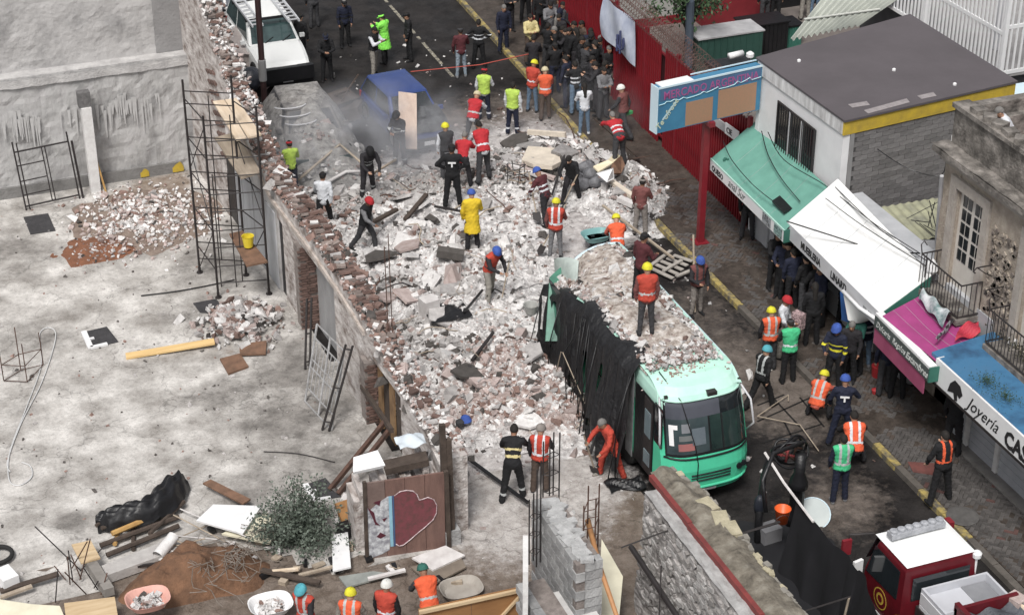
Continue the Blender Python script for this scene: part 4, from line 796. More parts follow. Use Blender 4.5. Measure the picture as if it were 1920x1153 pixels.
for px, py in ((1330, 960), (1355, 985), (1375, 1005)):
    p = P(px, py, zw); b = MB(); b.obox(p+V(0, .1, .03), (.30, .42, .22), rz=rng.normal(0, .1), rx=.05); b.build('yellow_facing_stone', MATS['pale_yellow_stone'], t)
b = MB(); b.box(14.64, 14.8, 21, ye+.5, 0, zw-.1); b.build('outer_face', M_parapet, t)
b = MB(); b.tube([P(1213, 1018, 2.0)+V(-.35, 0, 0), P(1262, 1090, 2.0)+V(-.35, 0, 0), P(1330, 1190, 2.0)+V(-.35, 0, 0)], .06, 7); b.build('steel_pipe', M_steel, label='dark pipe running down the face of the stone wall', cat='pipe')
b = MB(); b.tube([P(1165, 1026, 2.6), P(1255, 993, 2.75), P(1256, 985, 2.9)], .016, 5); b.build('bent_rod', M_steel, label='thin rod sticking out sideways from the stone wall face', cat='rod')
b = MB(); b.tube([P(1240, 1060, 2.3), P(1236, 1160, 2.0)], .016, 5); b.build('hanging_rod', M_steel, label='thin rod hanging down the stone wall beside the dark pipe', cat='rod')
b = MB(); c = P(1165, 912, .05); b.grid(lambda u, v: c+V(-.35+.85*u, -.25+.5*v+.1*math.sin(u*6), .05+.10*abs(math.sin(u*7+v*5))*math.sin(v*3.14)), 16, 10); b.build('black_rag', M_black, label='crumpled black cloth on the dusty ground near the stone wall end', cat='cloth')

# ------------------------------------------------------------------ netting enclosure between stone wall and truck
t = thing('netting_fence', 'black netting hung on poles between the stone wall and the fire engine', 'fence', (16.3, 26, 0))
top = [P(1436, 850, 2.2), P(1475, 910, 1.9), P(1530, 980, 1.8), P(1590, 1040, 1.8), P(1620, 1075, 1.8), P(1650, 1160, 1.8)]
nz = lambda u: (lambda i, f: top[i]*(1-f)+top[i+1]*f)(min(int(u*5), 4), u*5-min(int(u*5), 4))
b = MB(); b.grid(lambda u, v: nz(u*.99999+0)*V(1, 1, 0)+V(.07*math.sin(u*40+v*3)*(1-v)-.25*(1-v), .04*math.sin(u*60), nz(u*.99999)[2]*v-.1*math.sin(u*15.7)**2*v), 90, 8, skip=lambda u, v: u < 24); b.build('netting', M_blackcloth, t, smooth=True)
b = MB(); q = [P(1385, 975, .06), P(1470, 985, .06), P(1560, 1010, .06), P(1650, 1160, .06), P(1500, 1240, .06), P(1330, 1100, .06)]
b.poly(q, .03); b.build('netting_shade_sheet', M_blackcloth, t)  # black sheet on the ground, painted shade for the dark inside of the enclosure
b = MB(); b.tube([P(1434, 848, 2.25), P(1470, 905, 1.95), P(1525, 978, 1.8)], .03, 6); b.build('pale_pole', M_pale, t)
b = MB(); b.tube([P(1385, 1002, 1.2), P(1462, 978, 1.3)], .03, 6); b.build('cross_pole', M_steel, t)
b = MB(); b.tube([P(1500, 1148, 1.5), P(1595, 1118, 1.5)], .02, 6); b.build('cross_pole', M_steel, t)
b = MB(); b.tube([P(1592, 1120, 1.5), P(1580, 1170, .8)], .025, 6); b.build('cross_pole', M_boardgrey, t)
p = P(1420, 1050, 0)
t = thing('wrapped_post', 'black post wrapped in plastic standing left of the tall cable stand', 'post', tuple(P(1422, 1010, 0)))
MB().tube([P(1420, 1020, 0), P(1424, 960, .7), P(1432, 890, 1.4), P(1440, 860, 2.0)], [.08, .09, .06, .05], 8).build('post', M_black, t, smooth=True); MB().lathe(P(1424, 950, .8), [(.10, -.15), (.13, 0), (.11, .2), (.05, .3)], 12).build('wrapping', flat('dark_blue_black_wrap', (.02, .024, .035), .5), t, smooth=True)
t = thing('cable_reel_stand', 'tall black utility stub wound with coils of black cable beside the bus front', 'cable reel', tuple(P(1490, 960, 0)))
MB().lathe(P(1490, 985, 0), [(.2, 0), (.17, .3), (.15, 1.0), (.22, 1.05), (.2, 1.2), (.12, 1.4), (.13, 1.9)], 14).build('stub', M_black, t, smooth=True)
c = P(1482, 845, 1.9)
for k, (r, oy) in enumerate(((.42, 0), (.36, .06), (.40, -.07), (.30, .1))):
    b = MB(); b.tube([c+V(r*math.cos(a), oy+.12*math.sin(a*2+k), r*.8*math.sin(a)) for a in np.linspace(0, 6.2832, 28)], .03, 6, cap=False); b.build('cable_coil', M_black, t, smooth=True)
for k in range(8):
    b = MB(); a = rng.uniform(0, 6.28); b.tube([c+V(.30*math.cos(a), rng.normal(0, .06), .25*math.sin(a)), c+V(.25*math.cos(a+2.4), rng.normal(0, .06), .25*math.sin(a+2.4))], .03, 6); b.build('cable_end', mat('dull_red_cable', (.32, .06, .06)) if k % 3 == 0 else M_rust, t, smooth=True)
b = MB(); b.tube([P(1505, 830, 2.2), P(1450, 850, 2.3), P(1430, 900, 1.9), P(1436, 960, 1.3)], .05, 7); b.build('drooping_cable', M_black, t, smooth=True)
t = thing('orange_bucket', 'orange bucket hanging from the rope of the netting near the cable stand', 'bucket', tuple(P(1466, 980, 1.0)))
MB().lathe(P(1466, 978, 1.05), [(.12, 0), (.17, .34), (.18, .35), (.16, .34), (.11, .03)], 16).build('shell', M_orange, t, smooth=True)
b = MB(); cc = P(1466, 978, 1.4); b.tube([cc+V(.17*math.cos(a), 0, .16*math.sin(a)) for a in np.linspace(0, 3.14, 9)], .008, 4); b.build('handle', M_steel, t)
t = thing('metal_disc_lid', 'round pale metal lid standing tilted on the wet ground by the orange bucket', 'lid', tuple(P(1526, 975, 0)))
b = MB(); c = P(1526, 962, .18); n = 28; nx_ = V(-.15, -.55, .82); nx_ /= np.linalg.norm(nx_); e1 = np.cross(nx_, V(0, 1, 0)); e1 /= np.linalg.norm(e1); e2 = np.cross(nx_, e1)
b.poly([c+e1*.36*math.cos(a)+e2*.36*math.sin(a) for a in np.linspace(0, 6.2832, n, endpoint=False)], .03); b.build('disc', mat('dull_zinc', (.52, .56, .55), (.38, .42, .42), 1.5, .4, metal=.2), t)
b = MB(); b.tube([c+(e1*math.cos(a)+e2*math.sin(a))*.37 for a in np.linspace(0, 6.2832, n+1)], .015, 5, cap=False); b.build('rim', M_bluew, t, smooth=True)
b = MB(); b.obox(P(1442, 1000, .2), (.45, .35, .4), rz=.1); b.build('grey_box', mat('dull_grey_box', (.2, .2, .21)), label='dull grey box inside the black netting by the wrapped post', cat='box')

# ------------------------------------------------------------------ street furniture: kerb, pavement, road seams
KX = lambda y: float(np.interp(y, [24, 29.2, 44.3, 50, 63.5, 74], [21.38, 21.39, 21.43, 21.7, 22.25, 22.6]))
FX = lambda y: float(np.interp(y, [24, 28.6, 32.7, 49.9, 74], [23.2, 23.22, 23.37, 23.74, 24.3]))
t = tag(bpy.data.objects.new('kerb', None), kind='structure'); S.collection.objects.link(t)
y = 24.0
while y < 70:
    L = .98; b = MB(); x0, x1 = KX(y), KX(y+L); b.add([V(x0-.09, y, 0), V(x0+.09, y, 0), V(x1+.09, y+L, 0), V(x1-.09, y+L, 0), V(x0-.08, y, .135), V(x0+.09, y, .135), V(x1+.09, y+L, .135), V(x1-.08, y+L, .135)], [(0, 3, 2, 1), (4, 5, 6, 7), (0, 1, 5, 4), (1, 2, 6, 5), (2, 3, 7, 6), (3, 0, 4, 7)])
    b.build('kerbstone', M_kerby if (38 < y < 64) or rng.random() < .12 else M_kerb, t); y += 1.0
sheet('pavement', 0, 1, 0, 50, 1, lambda X, Y: 0*X, {}, M_gmortar)   # replaced just below with the true outline
bpy.data.objects.remove(bpy.data.objects['pavement'])
patch = lambda x, y: .5*vnoise(x, y, .8, 2)+.5*vnoise(x, y, 2.2, 5)
pv = MB(); n = 100
pv.grid(lambda u, v: V((KX(24+46*v)+.09)*(1-u)+(FX(24+46*v)+.4)*u, 24+46*v, .118+.034*float(sm(.44, .62, patch(KX(24+46*v)+u*2, 24+46*v)))), 28, 420)
po = pv.build('pavement', attrmat('pavement_bed', [(None, (.045, .037, .032), (.10, .082, .07), 3)], rough=.7, bump=.3, wet=.4), kind='structure'); 
# herringbone pavers
pm = MB(); pm.box(-.096, .096, -.046, .046, -.03, .03); pme = pm.mesh('paver', flat('paver', (.1, .1, .1)))
PAV = [mat('worn_paver', (.135, .125, .12), (.06, .055, .052), 5, .6, .3, objrand=.3), mat('muddy_paver', (.12, .095, .08), (.055, .042, .035), 4, .7, .3, objrand=.3), mat('reddish_paver', (.17, .09, .08), (.08, .045, .04), 4, .7, .3)]
pl = []
c45, s45 = math.cos(R(45)), math.sin(R(45)); u = .1
for i in range(-40, 420):
    for j in range(-300, 60):
        for kind in (0, 1):
            # herringbone lattice in units of one paver width: steps (1,1) and (2,-2)
            X0 = i*1+j*2; Y0 = i*1-j*2
            lx, ly = (X0+1, Y0+.5) if kind == 0 else (X0+.5+0, Y0+2.0)
            x = 19+(lx*c45-ly*s45)*u; y = 26+(lx*s45+ly*c45)*u
            if 25.2 < y < 46 and KX(y)+.14 < x < FX(y)+.10: pl.append((x, y, R(45)+(0 if kind == 0 else math.pi/2)))
pl = sorted(set((round(a, 3), round(c, 3), d) for a, c, d in pl), key=lambda q: q[1])
vis = [q for q in pl if (lambda r: 900 < r < 1153)(576.5-FPX*((V(q[0], q[1], -HC)@UP)/(V(q[0], q[1], -HC)@FW)))]
vis = [q for q in vis if (960+FPX*((V(q[0], q[1], -HC)@RT)/(V(q[0], q[1], -HC)@FW))) < 1915][:300]
vs_ = set(vis)
patch = lambda x, y: .5*vnoise(x, y, .8, 2)+.5*vnoise(x, y, 2.2, 5)
for x, y, r in vis: inst('paver', pme, po, (x-po.location[0], y-po.location[1], .125+rng.normal(0, .003)-po.location[2]), (rng.normal(0, .01), rng.normal(0, .01), r), mats=[PAV[0] if rng.random() < .97 else PAV[2]])
b = MB()
for x, y, r in pl:
    if (x, y, r) in vs_: continue
    if patch(x, y) > .66: continue
    b.obox((x, y, .125+rng.normal(0, .004)), (.19, .09, .05), rz=r, mi=0 if rng.random() < (.93 if y < 33 else .6) else 1 if rng.random() < .97 else 2)
o = b.build('worn_pavers', PAV, po, kind='stuff')
b = MB(); c = P(1745, 875, .16); b.poly([P(*q, .163) for q in ((1702, 865), (1755, 868), (1762, 892), (1712, 884))], .012); b.build('red_paver_patch', mat('red_patch', (.20, .07, .06), (.10, .045, .04), 6, .7), po)
# manhole and seams
b = MB(); c = P(1805, 968, .158); b.lathe(c, [(.36, 0), (.36, .02), (.34, .025)], 28); b.build('manhole_cover', mat('iron_cover', (.13, .125, .12), (.07, .066, .064), 6, .6), label='round manhole cover in the pavement beside the fire engine cab', cat='manhole cover')
t = thing('roadside_seams', 'dark seams between the concrete road slabs right of the bus', 'road joints', (19.5, 32, 0)); t.name = 'road_joints'
for q0, q1 in (((1420, 790), (1520, 745)), ((1430, 830), (1540, 795)), ((1440, 735), (1500, 800)), ((1470, 790), (1500, 850)), ((1500, 745), (1545, 800)), ((1420, 760), (1470, 740)), ((1300, 640), (1400, 740))):
    b = MB(); b.bar(P(*q0, .006), P(*q1, .006), .045, .008); b.build('joint', flat('joint_tar', (.012, .011, .011)), t)
M_line = mat('worn_road_paint', (.34, .31, .24), (.10, .095, .085), 6, .8, .1, spread=.1)
b = MB()
for k in range(26):
    q0, q1 = P(722, 0, .005), P(850, 145, .005); 
    if rng.random() < .85: b.poly([q0+(q1-q0)*k/26+V(-.06, 0, 0), q0+(q1-q0)*k/26+V(.06, 0, 0), q0+(q1-q0)*(k+.93)/26+V(.05, 0, 0), q0+(q1-q0)*(k+.93)/26+V(-.06, 0, 0)], .004)
b.build('road_marking', M_line, kind='structure')
# warning tape
b = MB()
tp = [P(770, 135, 1.0), P(900, 122, 1.0), P(1000, 100, 1.05)]
b.tube(tp, .018, 4); b.build('warning_tape', mat('red_tape', (.42, .08, .06)), label='thin red warning tape stretched across the upper street', cat='tape')

# ------------------------------------------------------------------ red fence and market sign
t = thing('red_fence', 'tall red vertical-bar fence with razor wire along the pavement behind the market sign', 'fence', (24, 52, 0))
fh = 3.25
br_ = MB(); br_.box(-.03, .03, -.025, .025, 0, fh); bme = br_.mesh('bar', M_red)
y = 43.2; k = 0
while y < 60.5:
    if abs(y-49) > .1: inst('bar', bme, t, (FX(y)-24, y-52, .1), mats=[M_red]); k += 1
    y += .155
for yy in np.arange(43.1, 62, 2.4): MB().box(FX(yy)-.06, FX(yy)+.06, yy-.06, yy+.06, 0, fh+.25).build('post', M_redpost, t)
for z in (.35, 1.75, 3.05):
    MB().bar(V(FX(43.1)+.05, 43.1, z), V(FX(60.5)+.05, 60.5, z), .05, .07).build('rail', M_red, t)
MB().par((FX(43.1)+.12, 43.1, .12), (FX(60.5)-FX(43.1), 17.4, 0), (.03, 0, 0), (0, 0, 2.9)).build('backing_sheet', mat('dark_red_sheet', (.05, .007, .010), (.022, .004, .006), 2, .7), t)
for k in range(3):
    b = MB(); N = 900; b.tube([V(FX(43.2+17*i/N)+.05+.18*math.cos(i*.62+k*2)+.1*(k-1), 43.2+17*i/N, fh+.35+.22*math.sin(i*.62+k*2)+.12*k) for i in range(N)], .008, 3); b.build('razor_wire', mat('rusted_wire', (.17, .10, .09), (.10, .06, .05)), t)
b = MB(); b.box(FX(50)-.1, FX(50)+.1, 43, 61, 0, .2)
# banner hung on the fence
t = thing('hanging_banner', 'pale blue-white banner with a dark crest hung on the red fence', 'banner', (23.6, 53, 0))
q00 = P(1128, -2, 3.6); bx = lambda y: FX(y)-.12
yA, yB = P(1129, 30, 2.9)[1], P(1191, 100, 2.2)[1]
from_px = lambda px, py: None
def onplane(px, py, X):
    r = FW+RT*(px-960)/FPX+UP*(576.5-py)/FPX; s = X/r[0]; return V(0, 0, HC)+r*s
cs = [onplane(px, py, 23.62) for px, py in ((1131, -8), (1192, 42), (1192, 126), (1128, 66))]
M_ban = mat('washed_banner', (.66, .70, .78), (.34, .38, .50), 1.6, .6, spread=.22)
b = MB(); b.grid(lambda u, v: (cs[3]*(1-u)+cs[2]*u)*(1-v)+(cs[0]*(1-u)+cs[1]*u)*v+V(-.04*math.sin(u*9+v*4)-.05*math.sin(v*3)+.0, 0, 0), 26, 16, flip=True); b.build('cloth', M_ban, t, smooth=True)
cp = (cs[0]+cs[1]*2+cs[2]*3+cs[3])/7
b = MB()
dy = (cs[2]-cs[3]); dy /= np.linalg.norm(dy)
b.tube([cp+V(-.2, 0, 0)+dy*.3*math.cos(a)+Z*.3*math.sin(a) for a in np.linspace(3.4, 6.9, 12)], .03, 5)
b.tube([cp+V(-.2, 0, .3), cp+V(-.2, 0, -.45)], .04, 5); b.tube([cp+V(-.2, 0, .1)+dy*.2, cp+V(-.2, 0, -.2)+dy*.2], .03, 5); b.tube([cp+V(-.2, 0, .1)-dy*.2, cp+V(-.2, 0, -.45)-dy*.22], .05, 5)
b.build('crest', flat('navy_print', (.05, .06, .14)), t)
# the sign
zb_, zt_ = 3.92, 5.2; sa = P(1231, 251, zb_); sb = P(1424, 206, zb_)
t = thing('market_sign', 'long blue market sign box with faded pink lettering and painted panels on a red post', 'sign', tuple(P(1312, 462)))
sx_ = (sb-sa); sx_[2] = 0; sl = np.linalg.norm(sx_); ux = sx_/sl; uy = V(-ux[1], ux[0], 0); hh = zt_-zb_
b = MB(); b.par(sa, sx_, uy*.30, Z*hh); b.build('sign_face_panel', mat('sign_blue', (.06, .22, .36), (.04, .15, .27), 1.6, .5), t)
b = MB(); b.par(sa-ux*.02-uy*.01-Z*.02, ux*.03, uy*.34, Z*(hh+.05)); b.build('end_cap', M_bluew, t)
b = MB(); b.par(sa-uy*.02+Z*(hh-.02), sx_, uy*.03, Z*.05); b.build('top_rim', M_bluew, t)
b = MB(); b.par(sa+Z*(hh+.002)+ux*.12, ux*1.0, uy*.34, Z*.03); b.build('top_cover', M_white, t)
b = MB(); b.bar(sa+Z*(hh+.06)+uy*.3+ux*1.2, sb+Z*(hh+.06)+uy*.3, .03, .03); b.build('top_rail', M_bluew, t)
fp = lambda u, v, d=.004: sa+ux*sl*u+Z*hh*v-uy*d
def sp(pts, name, m, d=.006): b = MB(); b.poly([fp(u, v, d) for u, v in pts], .005, up=tuple(-uy)); return b.build(name, m, t)
sp([(.27, .02), (.53, .02), (.53, .55), (.27, .55)], 'orange_panel', mat('sign_ochre_print', (.40, .21, .13), (.30, .20, .13), 20, .6)); sp([(.58, .02), (.955, .02), (.955, .66), (.58, .66)], 'orange_panel', MATS['sign_ochre_print'])
sp([(.02, .70), (.99, .70), (.99, .985), (.02, .985)], 'upper_band', mat('sign_upper_band', (.075, .15, .27), (.06, .12, .22), 2, .5))
M_pinkink = mat('faded_magenta_ink', (.40, .07, .22), (.22, .10, .24), 12, .6)
text('MERCADO ARGENTINA', 'lettering', fp(.05, .73, .012), ux, Z, .33, M_pinkink, t, xs=.86, bold=.004)
b = MB(); zig = [(.01, .63), (.06, .64), (.08, .68), (.12, .66), (.15, .69), (.20, .65), (.24, .69), (.27, .65), (.34, .66), (.40, .68), (.43, .72), (.46, .68), (.52, .71), (.57, .75), (.58, .70), (.66, .70), (.73, .72), (.76, .78), (.79, .73), (.84, .76), (.88, .80), (.90, .74), (.99, .76)]
b.tube([fp(u, v, .014) for u, v in zig], .013, 4); b.build('wavy_line', flat('pale_cyan_line', (.45, .68, .74)), t)
M_cream = flat('cream_script', (.55, .62, .48)); dg_ = ux*.62+Z*.78
text('Te ofrece', 'lettering', fp(.02, .06, .012), dg_, np.cross(-uy, dg_), .24, M_cream, t, xs=1.0, shear=.2, bold=.004)
b = MB(); b.bar(fp(.05, .28, .012), fp(.17, .62, .012), .05, .01, up=tuple(-uy)); b.build('small_script_line', flat('pale_script', (.45, .60, .64)), t)
pc = P(1312, 462); b = MB(); b.box(pc[0]-.085, pc[0]+.085, pc[1]-.085, pc[1]+.085, .1, zb_-.05); b.box(pc[0]-.085, pc[0]+.085, float(P(1320, 235, zb_)[1])+.05, pc[1]+.085, zb_-.14, zb_-.001); b.build('post', M_redpost, t)
MB().box(pc[0]-.2, pc[0]+.2, pc[1]-.2, pc[1]+.2, .1, .17).build('base_plate', M_redpost, t)
# little sign behind it
t = thing('small_direction_sign', 'small white sign with black marks fixed on the red fence under the market sign', 'sign', tuple(P(1375, 240, 3)))
a = onplane(1360, 232, 23.4); c = onplane(1385, 250, 23.4); b = MB(); b.par(a-Z*.3, c-a, V(.02, 0, 0), Z*.34); b.build('plate', M_white, t)
text('CIE', 'lettering', a-Z*.22+V(-.012, 0, 0)+(c-a)*.12, (c-a), Z, .24, M_ink, t)
MB().par(a-Z*.32+V(.05, 0, 0)+(c-a)*.2, (c-a)*.0+V(0, -.0001, 0)+(a-c)*1.6, V(.04, 0, 0), Z*.26).build('grey_backing', M_tarp, t)

# ------------------------------------------------------------------ white building
t = thing('white_flat_roofed_building', 'white two-storey building with dark flat roof, mustard edge band and grey block side wall', 'building', (26, 40, 0))
HB = 5.28; r0, r1, r2, r3 = [P(*q, HB)*V(1, 1, 0)+V(0, 0, HB) for q in ((1424, 112), (1584, 226), (1899, 154), (1704, 32))]
b = MB(); b.poly([r0+V(-.06, .1, .04), r1+V(-.06, -.1, .04), r2+V(.1, -.08, .04), r3+V(.1, .1, .04)], .06); b.build('roof', M_roof, t)
def wallq(a, c, z0, z1, th, m, name, off=0, n_=None):
    d = (c-a)*V(1, 1, 0); L = np.linalg.norm(d); n = V(d[1], -d[0], 0)/L if n_ is None else V(*n_)
    b = MB(); b.par(V(a[0], a[1], z0)+n*off, d, -n*th, Z*(z1-z0)); return b.build(name, m, t)
wn = V(-1, -.02, 0)
wallq(r0, r1, 0, 5.24, .2, M_whitewall, 'street_front', n_=wn)
wallq(r0, r1, 4.9, 5.25, .04, mat('streaked_white', (.78, .78, .78), (.36, .35, .35), 3.5, .85, .2, spread=.22, stretch=(1, 1.5, .3)), 'stained_top_band', off=.045, n_=wn)
sn = V(.13, -.99, 0)
wallq(r1+V(.2, .02, 0), r2, 0, 4.9, .2, M_gmortar, 'side_wall', n_=sn)
wallq(r1+V(-.04, 0, 0), r2+V(.06, 0, 0), 4.88, 5.24, .05, M_yellowp, 'mustard_band', off=.055, n_=sn)
wallq(r2, r3, 0, 5.24, .2, M_whitewall, 'back_wall', n_=V(1, 0, 0)); wallq(r3, r0, 0, 5.24, .2, M_whitewall, 'far_wall', n_=V(0, 1, 0))
d = (r2-r1)*V(1, 1, 0); L = np.linalg.norm(d); ud = d/L; cols = int((L-.25)/.40); gm = MB(); gm.box(-.192, .192, -.012, .02, -.061, .061); gme = gm.mesh('block', M_gblock)
gb = []
for r_ in range(36):
    z = 4.86-.07-.135*r_
    if z < .3: break
    for c_ in range(cols+1):
        x = .42+c_*.40+(.2 if r_ % 2 else 0)
        if x > L-.15 or abs(x-3.98) < .14: continue
        gb.append((x, z))
for i, (x, z) in enumerate(gb[:300]): p = r1+ud*x+sn*.012; inst('block', gme, t, (p[0]-26, p[1]-40, z), (0, 0, math.atan2(ud[1], ud[0])), mats=[M_gblock])
b = MB()
for x, z in gb[300:]: b.obox(V(*(r1+ud*x+sn*.01)[:2], z), (.384, .03, .122), rz=math.atan2(ud[1], ud[0]))
b.build('lower_blocks', M_gblock, t, kind='stuff')
b = MB(); b.par(V(*(r1+ud*.2)[:2], 0)+sn*.03, ud*.12, sn*.02, Z*4.87); b.build('corner_render', M_panel, t)
b = MB(); b.par(V(*(r1+ud*3.9)[:2], 2.5)+sn*.05, ud*.17, -sn*.04, Z*2.37); b.build('concrete_tie_column', mat('tie_column', (.30, .29, .285), (.20, .195, .19), 2, .9), t)
b = MB(); p = V(*(r1+ud*3.45)[:2], 2.9)+sn*.12
for k in (0, .2): b.tube([p+ud*k, p+ud*k+Z*1.3], .015, 5)
for k in range(6): b.tube([p+Z*(.1+.22*k), p+ud*.2+Z*(.1+.22*k)], .012, 5)
b.build('small_white_ladder', M_white, label='small white ladder against the grey block side wall', cat='ladder')
wy = lambda u: r0+(r1-r0)*u
wp = MB(); t_w = None
XW = float(r0[0]*.5+r1[0]*.5)-.03; wa, wb_ = onplane(1463, 173, XW), onplane(1530, 228, XW); z1_ = 4.5; z0_ = 3.2
y_a, y_b = wa[1], wb_[1]
b = MB(); b.box(XW-.02, XW+.04, y_b, y_a, z0_, z1_); win = b.build('window', M_glass, t)
b = MB(); b.box(XW-.05, XW-.01, y_b-.03, y_a+.03, z1_, z1_+.05); b.box(XW-.05, XW-.01, y_b-.03, y_a+.03, z0_-.05, z0_); b.box(XW-.05, XW-.01, y_b-.03, y_b, z0_, z1_); b.box(XW-.05, XW-.01, y_a, y_a+.03, z0_, z1_)
b.build('frame', M_steel, win)
for k in (.32, .66): b = MB(); yy = y_b+(y_a-y_b)*k; b.box(XW-.055, XW-.022, yy-.03, yy+.03, z0_, z1_); b.build('mullion', M_fascia, win)
for k in range(16): b = MB(); yy = y_b+(y_a-y_b)*(k+.5)/16; b.box(XW-.09, XW-.07, yy-.008, yy+.008, z0_-.03, z1_+.03); b.build('security_bar', M_steel, win)
for q in ((1498, 116), (1676, 133), (1790, 160)): b = MB(); b.lathe(P(*q, HB+.045), [(.05, 0), (.05, .05), (.02, .07)], 8); b.build('roof_vent', M_white, t)
for q0, q1 in (((1590, 196), (1625, 195)), ((1620, 207), (1700, 190)), ((1720, 180), (1750, 178))): b = MB(); b.poly([P(q0[0], q0[1], HB+.052), P(q1[0], q1[1]-5, HB+.052), P(q1[0]+6, q1[1]+2, HB+.052), P(q0[0]+8, q0[1]+6, HB+.052)], .006); b.build('peeled_patch', mat('peeled_membrane', (.36, .33, .33), (.2, .18, .185), 6, .9), t)

# ------------------------------------------------------------------ awnings and shopfronts
def quadsheet(name, c4, m, parent, th=.03, wav=0.0, n=12):
    b = MB(); f = lambda u, v: (c4[0]*(1-u)+c4[1]*u)*(1-v)+(c4[3]*(1-u)+c4[2]*u)*v+V(0, 0, -.09*math.sin(u*3.1416)*math.sin(v*3.1416)+(.05*float(vnoise(u*7, v*5, 1, len(name)))+.008*abs(math.sin(u*3.1416*5)))*max(0, math.sin(u*3.1416))**.4*max(0, math.sin(v*3.1416))**.4)
    b.grid(f, 40, 20, flip=False); b.grid(lambda u, v: f(u, v)-V(0, 0, th), 40, 20, flip=True)
    for (p, q) in ((0, 1), (1, 2), (2, 3), (3, 0)): b.poly([c4[p], c4[q], c4[q]-V(0, 0, th), c4[p]-V(0, 0, th)], .004)
    o = b.build(name, m, parent, smooth=True)
    for k in range(1, 5): b = MB(); b.tube([f(k/5, v/14)+V(0, 0, -.001) for v in range(15)], .006, 4); b.build('seam', MATS['seam'] if 'seam' in MATS else mat('seam', (.30, .33, .33)), parent)
    return o
# green
t = thing('green_awning', 'sea-green sheet awning with a white printed fascia over the pavement under the white building', 'awning', (23, 41, 0))
g = [P(1415, 229, 3.3), P(1552, 350, 3.35), P(1472, 432, 2.5), P(1334, 297, 2.5)]
quadsheet('awning_sheet', g, M_greenaw, t)
fa, fb = g[3], g[2]; fd = fb-fa; fl = np.linalg.norm(fd); fu = fd/fl
b = MB(); b.par(fa-Z*.34+V(-.03, 0, 0), fd, V(.03, 0, 0), Z*.345); b.build('fascia_board', M_white, t)
b = MB(); b.par(fa+V(-.035, 0, -.03), fd, V(.035, 0, 0), Z*.04); b.build('fascia_rim', flat('pale_green_rim', (.48, .72, .64)), t)
b = MB(); b.par(fb+V(-.03, -.02, -.36), (g[1]-fb)*V(1, .2, 0), V(0, .03, 0), Z*.36); b.build('end_panel', M_greendk, t)
fo = lambda u, z: fa+fu*fl*u-Z*.34+Z*z+V(-.036, 0, 0)
text('QUESO', 'lettering', fo(.03, .06), fu, Z, .22, M_ink, t, bold=.006); text('anal Sur', 'lettering', fo(.26, .07), fu, Z, .34, M_greyink, t, xs=.95, shear=.4)
b = MB(); b.par(fo(.73, .03), fu*.5, V(-.004, 0, 0), Z*.27); b.build('printed_picture', mat('grey_picture_print', (.34, .36, .38), (.05, .055, .06), 12, .5, spread=.08), t)
b = MB(); b.par(fo(.88, .03), fu*.46, V(-.004, 0, 0), Z*.27); b.build('printed_picture', mat('teal_picture_print', (.30, .44, .42), (.02, .05, .05), 10, .5, spread=.08), t)
b = MB(); b.poly([P(*q, 2.78) for q in ((1448, 376), (1475, 358), (1503, 385), (1470, 397))], .06); b.build('dark_tray', M_black, label='dark tray lying on the lower corner of the green awning', cat='tray')
b = MB(); b.poly([P(*q, 2.98) for q in ((1505, 365), (1540, 350), (1552, 358), (1520, 378))], .08); b.build('dark_bundle', M_black, label='dark bundle at the join of the green and the white awning', cat='bundle')
b = MB(); c = P(1359, 299, 2.64); b.obox(c, (.14, .07, .05), rz=.8); b.obox(c+V(.08, -.06, 0), (.10, .07, .05), rz=.3); b.build('dark_scrap', M_greendk, label='small dark scrap near the upper left corner of the green awning', cat='scrap')
def wire(pts, lb, r=.014, m=None):
    P3 = [V(*p) if len(p) == 3 and False else P(p[0], p[1], p[2]) for p in pts]; o = []
    for i in range(len(P3)-1):
        p0 = P3[max(i-1, 0)]; p1 = P3[i]; p2 = P3[i+1]; p3 = P3[min(i+2, len(P3)-1)]
        for s in range(6):
            u = s/6; o.append(.5*((2*p1)+(-p0+p2)*u+(2*p0-5*p1+4*p2-p3)*u*u+(-p0+3*p1-3*p2+p3)*u**3))
    o.append(P3[-1]); b = MB(); b.tube(o, r, 4); b.build('overhead_cable', m or M_black, label=lb, cat='cable', group='cables sagging over the shop awnings')
wire(((1356, 265, 3.0), (1372, 300, 2.9), (1410, 345, 2.85), (1450, 378, 2.85)), 'dark cable lying on the green awning, nearest the fascia')
wire(((1428, 246, 3.5), (1440, 290, 3.2), (1465, 335, 3.05), (1500, 378, 3.0)), 'dark cable crossing the middle of the green awning to the dark tray')
wire(((1440, 248, 3.7), (1470, 300, 3.5), (1550, 350, 3.5), (1640, 420, 3.6), (1725, 475, 3.5)), 'dark cable running from the green awning over the white awning to the stone house')
wire(((1475, 415, 3.0), (1560, 442, 3.1), (1650, 470, 3.1), (1725, 475, 3.5)), 'sagging dark cable across the middle of the white awning', .02)
wire(((1548, 372, 3.5), (1620, 425, 3.6), (1738, 500, 3.6)), 'thin cable near the upper edge of the white awning')
wire(((1565, 350, 3.6), (1650, 430, 3.7), (1742, 492, 3.6)), 'thin cable along the ridge of the white awning')
wire(((1600, 245, 4.3), (1690, 310, 4.2), (1760, 330, 4.0), (1775, 300, 4.5)), 'thin cable from the white building corner to the stone house')
